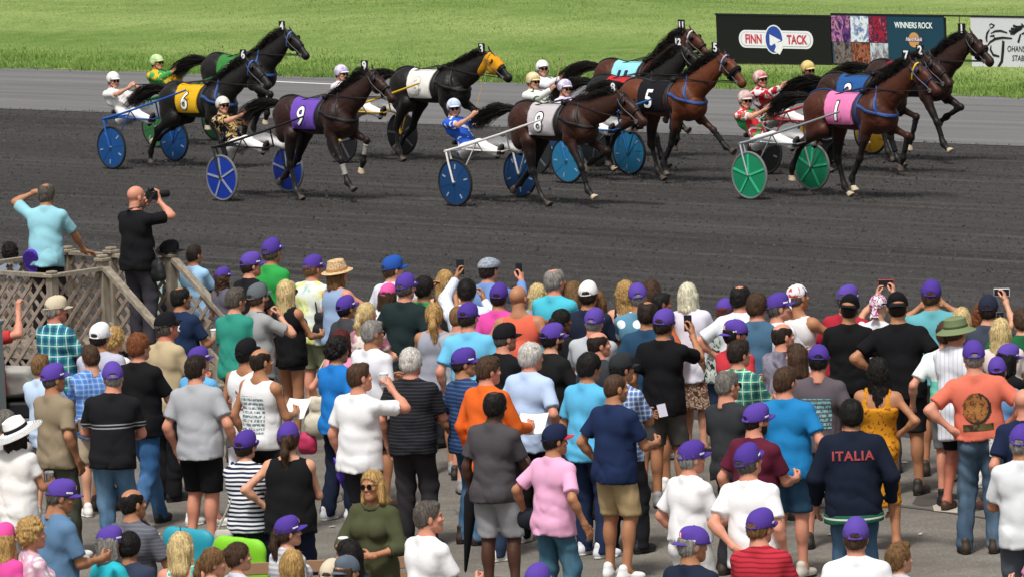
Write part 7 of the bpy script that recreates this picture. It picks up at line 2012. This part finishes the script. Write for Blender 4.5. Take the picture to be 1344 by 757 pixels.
# ================================================================== bottom left group
p = H(488, 616, 205, h=1.70, fem=True, bulk=1.08, top=('blouse', '#474a32', None, '#474a32'), bot=('pants', '#3c3e30'), hair=('bob', 'blond'), glasses='dark', arms='belly,cup', skin='tan', look=12, label='woman in olive blouse and sunglasses facing back from the race')
cup(p, 'R', 'clear plastic cup held by the woman in olive', clear=True)
H(560, 656, 55, h=1.76, bulk=1.10, top=('tee', '#ecebeb'), bot=('jeans', '#3a4c68'), hair=('short', 'dgrey'), glasses='', skin='pink', look=18, label='dark grey haired man with glasses in white T-shirt beside the olive blouse')
H(378, 554, 8, h=1.74, fem=True, bulk=1.24, top=('muscle', '#131315'), bot=('jeans', '#1a2238'), hair=('pony', 'brown'), hat=CAP, arms='hip,fwd', skin='fair', label='purple capped woman with ponytail and black sleeveless top, hand on hip')
p = H(321, 565, 24, h=1.66, fem=True, bulk=1.16, top=('tee', '#dfe0e4', ('hstripe', '#23283e', .036, .5)), bot=('jeans', '#1c2740'), hair=('short', 'dark'), hat=CAP, arms='fwd,down', skin='fair', glasses='dark', look=12, label='purple capped woman in navy and white striped T-shirt')
bag(p, 'pale bag on a long strap behind the striped T-shirt', '#a8a296', (-.20, -.14, .80), .24, .26, .10, (.10, -.02, 1.46), '#a8a296')
H(22, 546, 34, h=1.66, fem=True, bulk=1.12, top=('tunic', '#e8e4e0'), bot=('pants', '#e4e0dc'), hair=('bob', 'dark'), hat=('sunhat', '#eee'), arms='down,fwd', skin='tan', roll=4, hat_tilt=(14, -12), label='woman in white with a wide black and white striped sun hat')
cup(PERSONS[-1], 'R', 'clear plastic cup held by the woman in the sun hat', clear=True)
H(8, 537, 0, h=1.66, bulk=1.05, top=('tee', '#a8a4a4'), bot=('shorts', '#666'), hair=('full', 'salt'), label='grey brown haired person behind the striped sun hat')
p = H(-22, 396, 62, h=1.80, bulk=1.06, top=('tee', '#b83c3c'), bot=('shorts', '#33353c'), hair=('short', 'brown'), arms='down,raise', skin='pink', label='person in red at the left edge raising a fist')
H(84, 628, 60, h=1.76, bulk=1.14, top=('shirt', '#5c7c9c'), bot=('jeans', '#3a4658'), hair=('short', 'dgrey'), hat=CAP, arms='down,fwd', skin='olive', look=18, nod=14, label='purple capped man in denim blue shirt looking down')
H(40, 680, 62, h=1.64, fem=True, bulk=1.12, top=('tee', '#e6dade', ('blotch', ('#e8e0e2', '#e8e0e2', '#dca0b8', '#a8a0a8', '#e8e0e2'), 9.0)), bot=('shorts', '#99a'), hair=('curly', 'blond'), glasses='', skin='pink', look=18, label='curly blonde woman with glasses in white and pink flowered top')
H(4, 686, 40, h=1.60, fem=True, bulk=1.05, top=('tee', '#d84c98'), bot=('shorts', '#667'), hair=('shoulder', 'blond'), hat=('plaincap', '#e0509c'), label='blonde in a hot pink cap and hot pink top')
SIT = dict(pose='sit')
p = H(172, 640, 42, h=1.80, bulk=1.26, top=('polo', '#5c5e66', ('hstripe', '#6c6e76', .03, .35)), bot=('shorts', '#23252c'), hair=('bald', 'black'), arms='away,cup', skin='tan', look=12, label='seated balding man in grey striped polo with a drink', **SIT)
cup(p, 'R', 'drink with a dark straw held by the seated balding man', '#c8c8c8', straw=True)
H(143, 690, 62, h=1.68, fem=True, bulk=1.16, top=('jacket', '#2fb4c4', None, '#8c8c90'), bot=('pants', '#555'), hair=('bob', 'grey'), hat=CAP, skin='pink', look=14, label='purple capped woman with grey hair in bright turquoise', **SIT)
H(170, 697, 22, h=1.62, bulk=1.0, top=('tee', '#333c50'), bot=('shorts', '#445'), hair=('full', 'black'), skin='tan', label='dark haired person in navy seated behind the turquoise top', **SIT)
H(237, 697, 12, h=1.70, fem=True, bulk=1.06, top=('strap', '#4ab0a4', ('flecks', '#d8e0dc', 40.0, .55)), bot=('shorts', '#e0dcd8'), hair=('shoulder', 'lblond'), skin='pink', look=18, label='seated blonde woman with teal straps and bare shoulders', **SIT)
H(280, 718, 62, h=1.58, fem=True, bulk=.95, top=('tee', '#d8c8c8'), bot=('shorts', '#556'), hair=('pony', 'lbrown'), look=18, label='seated girl in profile with a light brown curly ponytail', **SIT)
H(311, 711, 58, h=1.58, fem=True, bulk=.92, top=('tee', '#c0c8d8'), bot=('shorts', '#445'), hair=('bun', 'brown'), look=18, label='seated brown haired girl beyond the ponytailed girl', **SIT)
H(375, 677, 50, h=1.64, fem=True, bulk=.98, top=('tee', '#b4b6bc', ('hstripe', '#d8d8dc', .04, .5)), bot=('shorts', '#334'), hair=('pony', 'brown'), hat=CAP, look=18, label='purple capped girl with brown ponytail seated by the bench', **SIT)
H(383, 720, 10, h=1.62, fem=True, bulk=.95, top=('tee', '#c8a890'), bot=('shorts', '#556'), hair=('long', 'blond'), label='seated girl with long honey blonde hair before the bench', **SIT)
H(456, 707, -48, h=1.64, fem=True, bulk=.98, top=('tee', '#3c3a44'), bot=('shorts', '#334'), hair=('long', 'black'), skin='tan', look=-20, label='black haired girl seated beside the woman in olive', **SIT)
H(434, 734, 20, h=1.52, hs=1.05, bulk=.9, top=('tee', '#9a8a7c'), bot=('shorts', '#445'), hair=('short', 'brown'), hat=('plaincap', '#cdbfa6'), label='child in a cream cap seated low at the bottom', **SIT)
H(452, 729, 30, h=1.58, hs=1.05, bulk=.9, top=('tee', '#6a6e78'), bot=('shorts', '#445'), hair=('short', 'brown'), hat=('fittedcap', '#5a6470', True), label='child in a blue grey cap seated next to the cream cap', **SIT)
# ================================================================== seats at the bottom left
def bench(x0, x1, y, z, label, face):
    a = at_z(x0, y, z); b = at_z(x1, y - (x1 - x0) * -.02, z); L = 2.3
    c = (a + b) / 2; o = empty('bench', (c.x, c.y, 0), -R(face)); tag(o, label, 'bench')
    wm = mat_plain('bench_wood', '#8a6a4e', .6, var=.2, vscale=5)
    for k in range(3):
        m = MB(); m.box((0, 0, z - .05 - .125 * k), (L, .035, .10), Matrix.Rotation(R(-8), 3, 'X'), 0, .006); m.build('back_slat', wm, o)
    for k in range(3):
        m = MB(); m.box((0, .10 + .15 * k, .44), (L, .13, .035), None, 0, .006); m.build('seat_slat', wm, o)
    for s in (-1, 0, 1):
        m = MB(); m.tube([(s * (L / 2 - .15), .02, z), (s * (L / 2 - .15), .045, .45), (s * (L / 2 - .15), .02, .0)], .022, 8); m.tube([(s * (L / 2 - .15), .05, .42), (s * (L / 2 - .15), .45, .42), (s * (L / 2 - .15), .47, .0)], .022, 8)
        m.build('leg', mat_plain('strap', '#15151a', .6), o, smooth=True)
    return o
bench(322, 492, 733, .82, 'brown slatted wooden bench behind the seated girls', 0)
def moulded_chair(x, y, z, col, label, face):
    a = at_z(x, y, z); o = empty('chair', (a.x, a.y, 0), -R(face)); tag(o, label, 'chair', 'moulded plastic chairs')
    pm_ = mat_plain('moulded_plastic', col, .55, var=.08)
    g = Grid((-.34, -.12, .42), (.34, .16, z + .05), .014); g.put([C((-.17, .02, z - .10), (.15, .02, z - .12), .085, s=(1, .5, 1)), C((-.17, .02, .52), (.17, .02, .52), .08, s=(1, .5, 1)), C((-.15, .02, z - .12), (-.17, .02, .52), .085, s=(1, .5, 1)), C((.15, .02, z - .14), (.17, .02, .52), .085, s=(1, .5, 1)), E((0, .02, z - .24), (.18, .04, .20))], .05)
    g.put([E((0, .22, z - .15), (.30, .17, .30))], .03, sub=True); V, F = g.mesh(); obj('backrest', mesh_np('backrest', V, F, [pm_]), o)
    g = Grid((-.32, -.06, .38), (.32, .56, .56), .014); g.put([E((0, .25, .45), (.26, .26, .04))], .03); g.put([E((0, .27, .52), (.20, .20, .06))], .02, sub=True); V, F = g.mesh(); obj('seat', mesh_np('seat', V, F, [pm_]), o)
    for sx in (-1, 1):
        for sy in (0, 1):
            m = MB(); m.tube([(sx * .17, .08 + .34 * sy, .44), (sx * .23, .02 + .46 * sy, .0)], .014, 8); m.build('leg', mat_plain('steel', '#b8b8b8', .3, .9), o, smooth=True)
    return o
moulded_chair(246, 690, .86, '#1f90a4', 'teal moulded plastic chair back near the seated balding man', 30)
moulded_chair(313, 702, .86, '#7cc424', 'lime green moulded plastic chair back behind the striped T-shirt', 30)
# cap left on the deck post
q = dk.matrix_basis if False else Matrix.Translation(P1) @ Matrix.Rotation(-R(45), 4, 'Z')
M = q @ Matrix.Translation((0, N3, RZ + .03)) @ Matrix.Rotation(R(-40), 4, 'Z'); M = M @ Matrix.Translation((0, 0, .04)); loose_cap(M, 'black cap resting on the deck post beside the photographer', '#17181c')
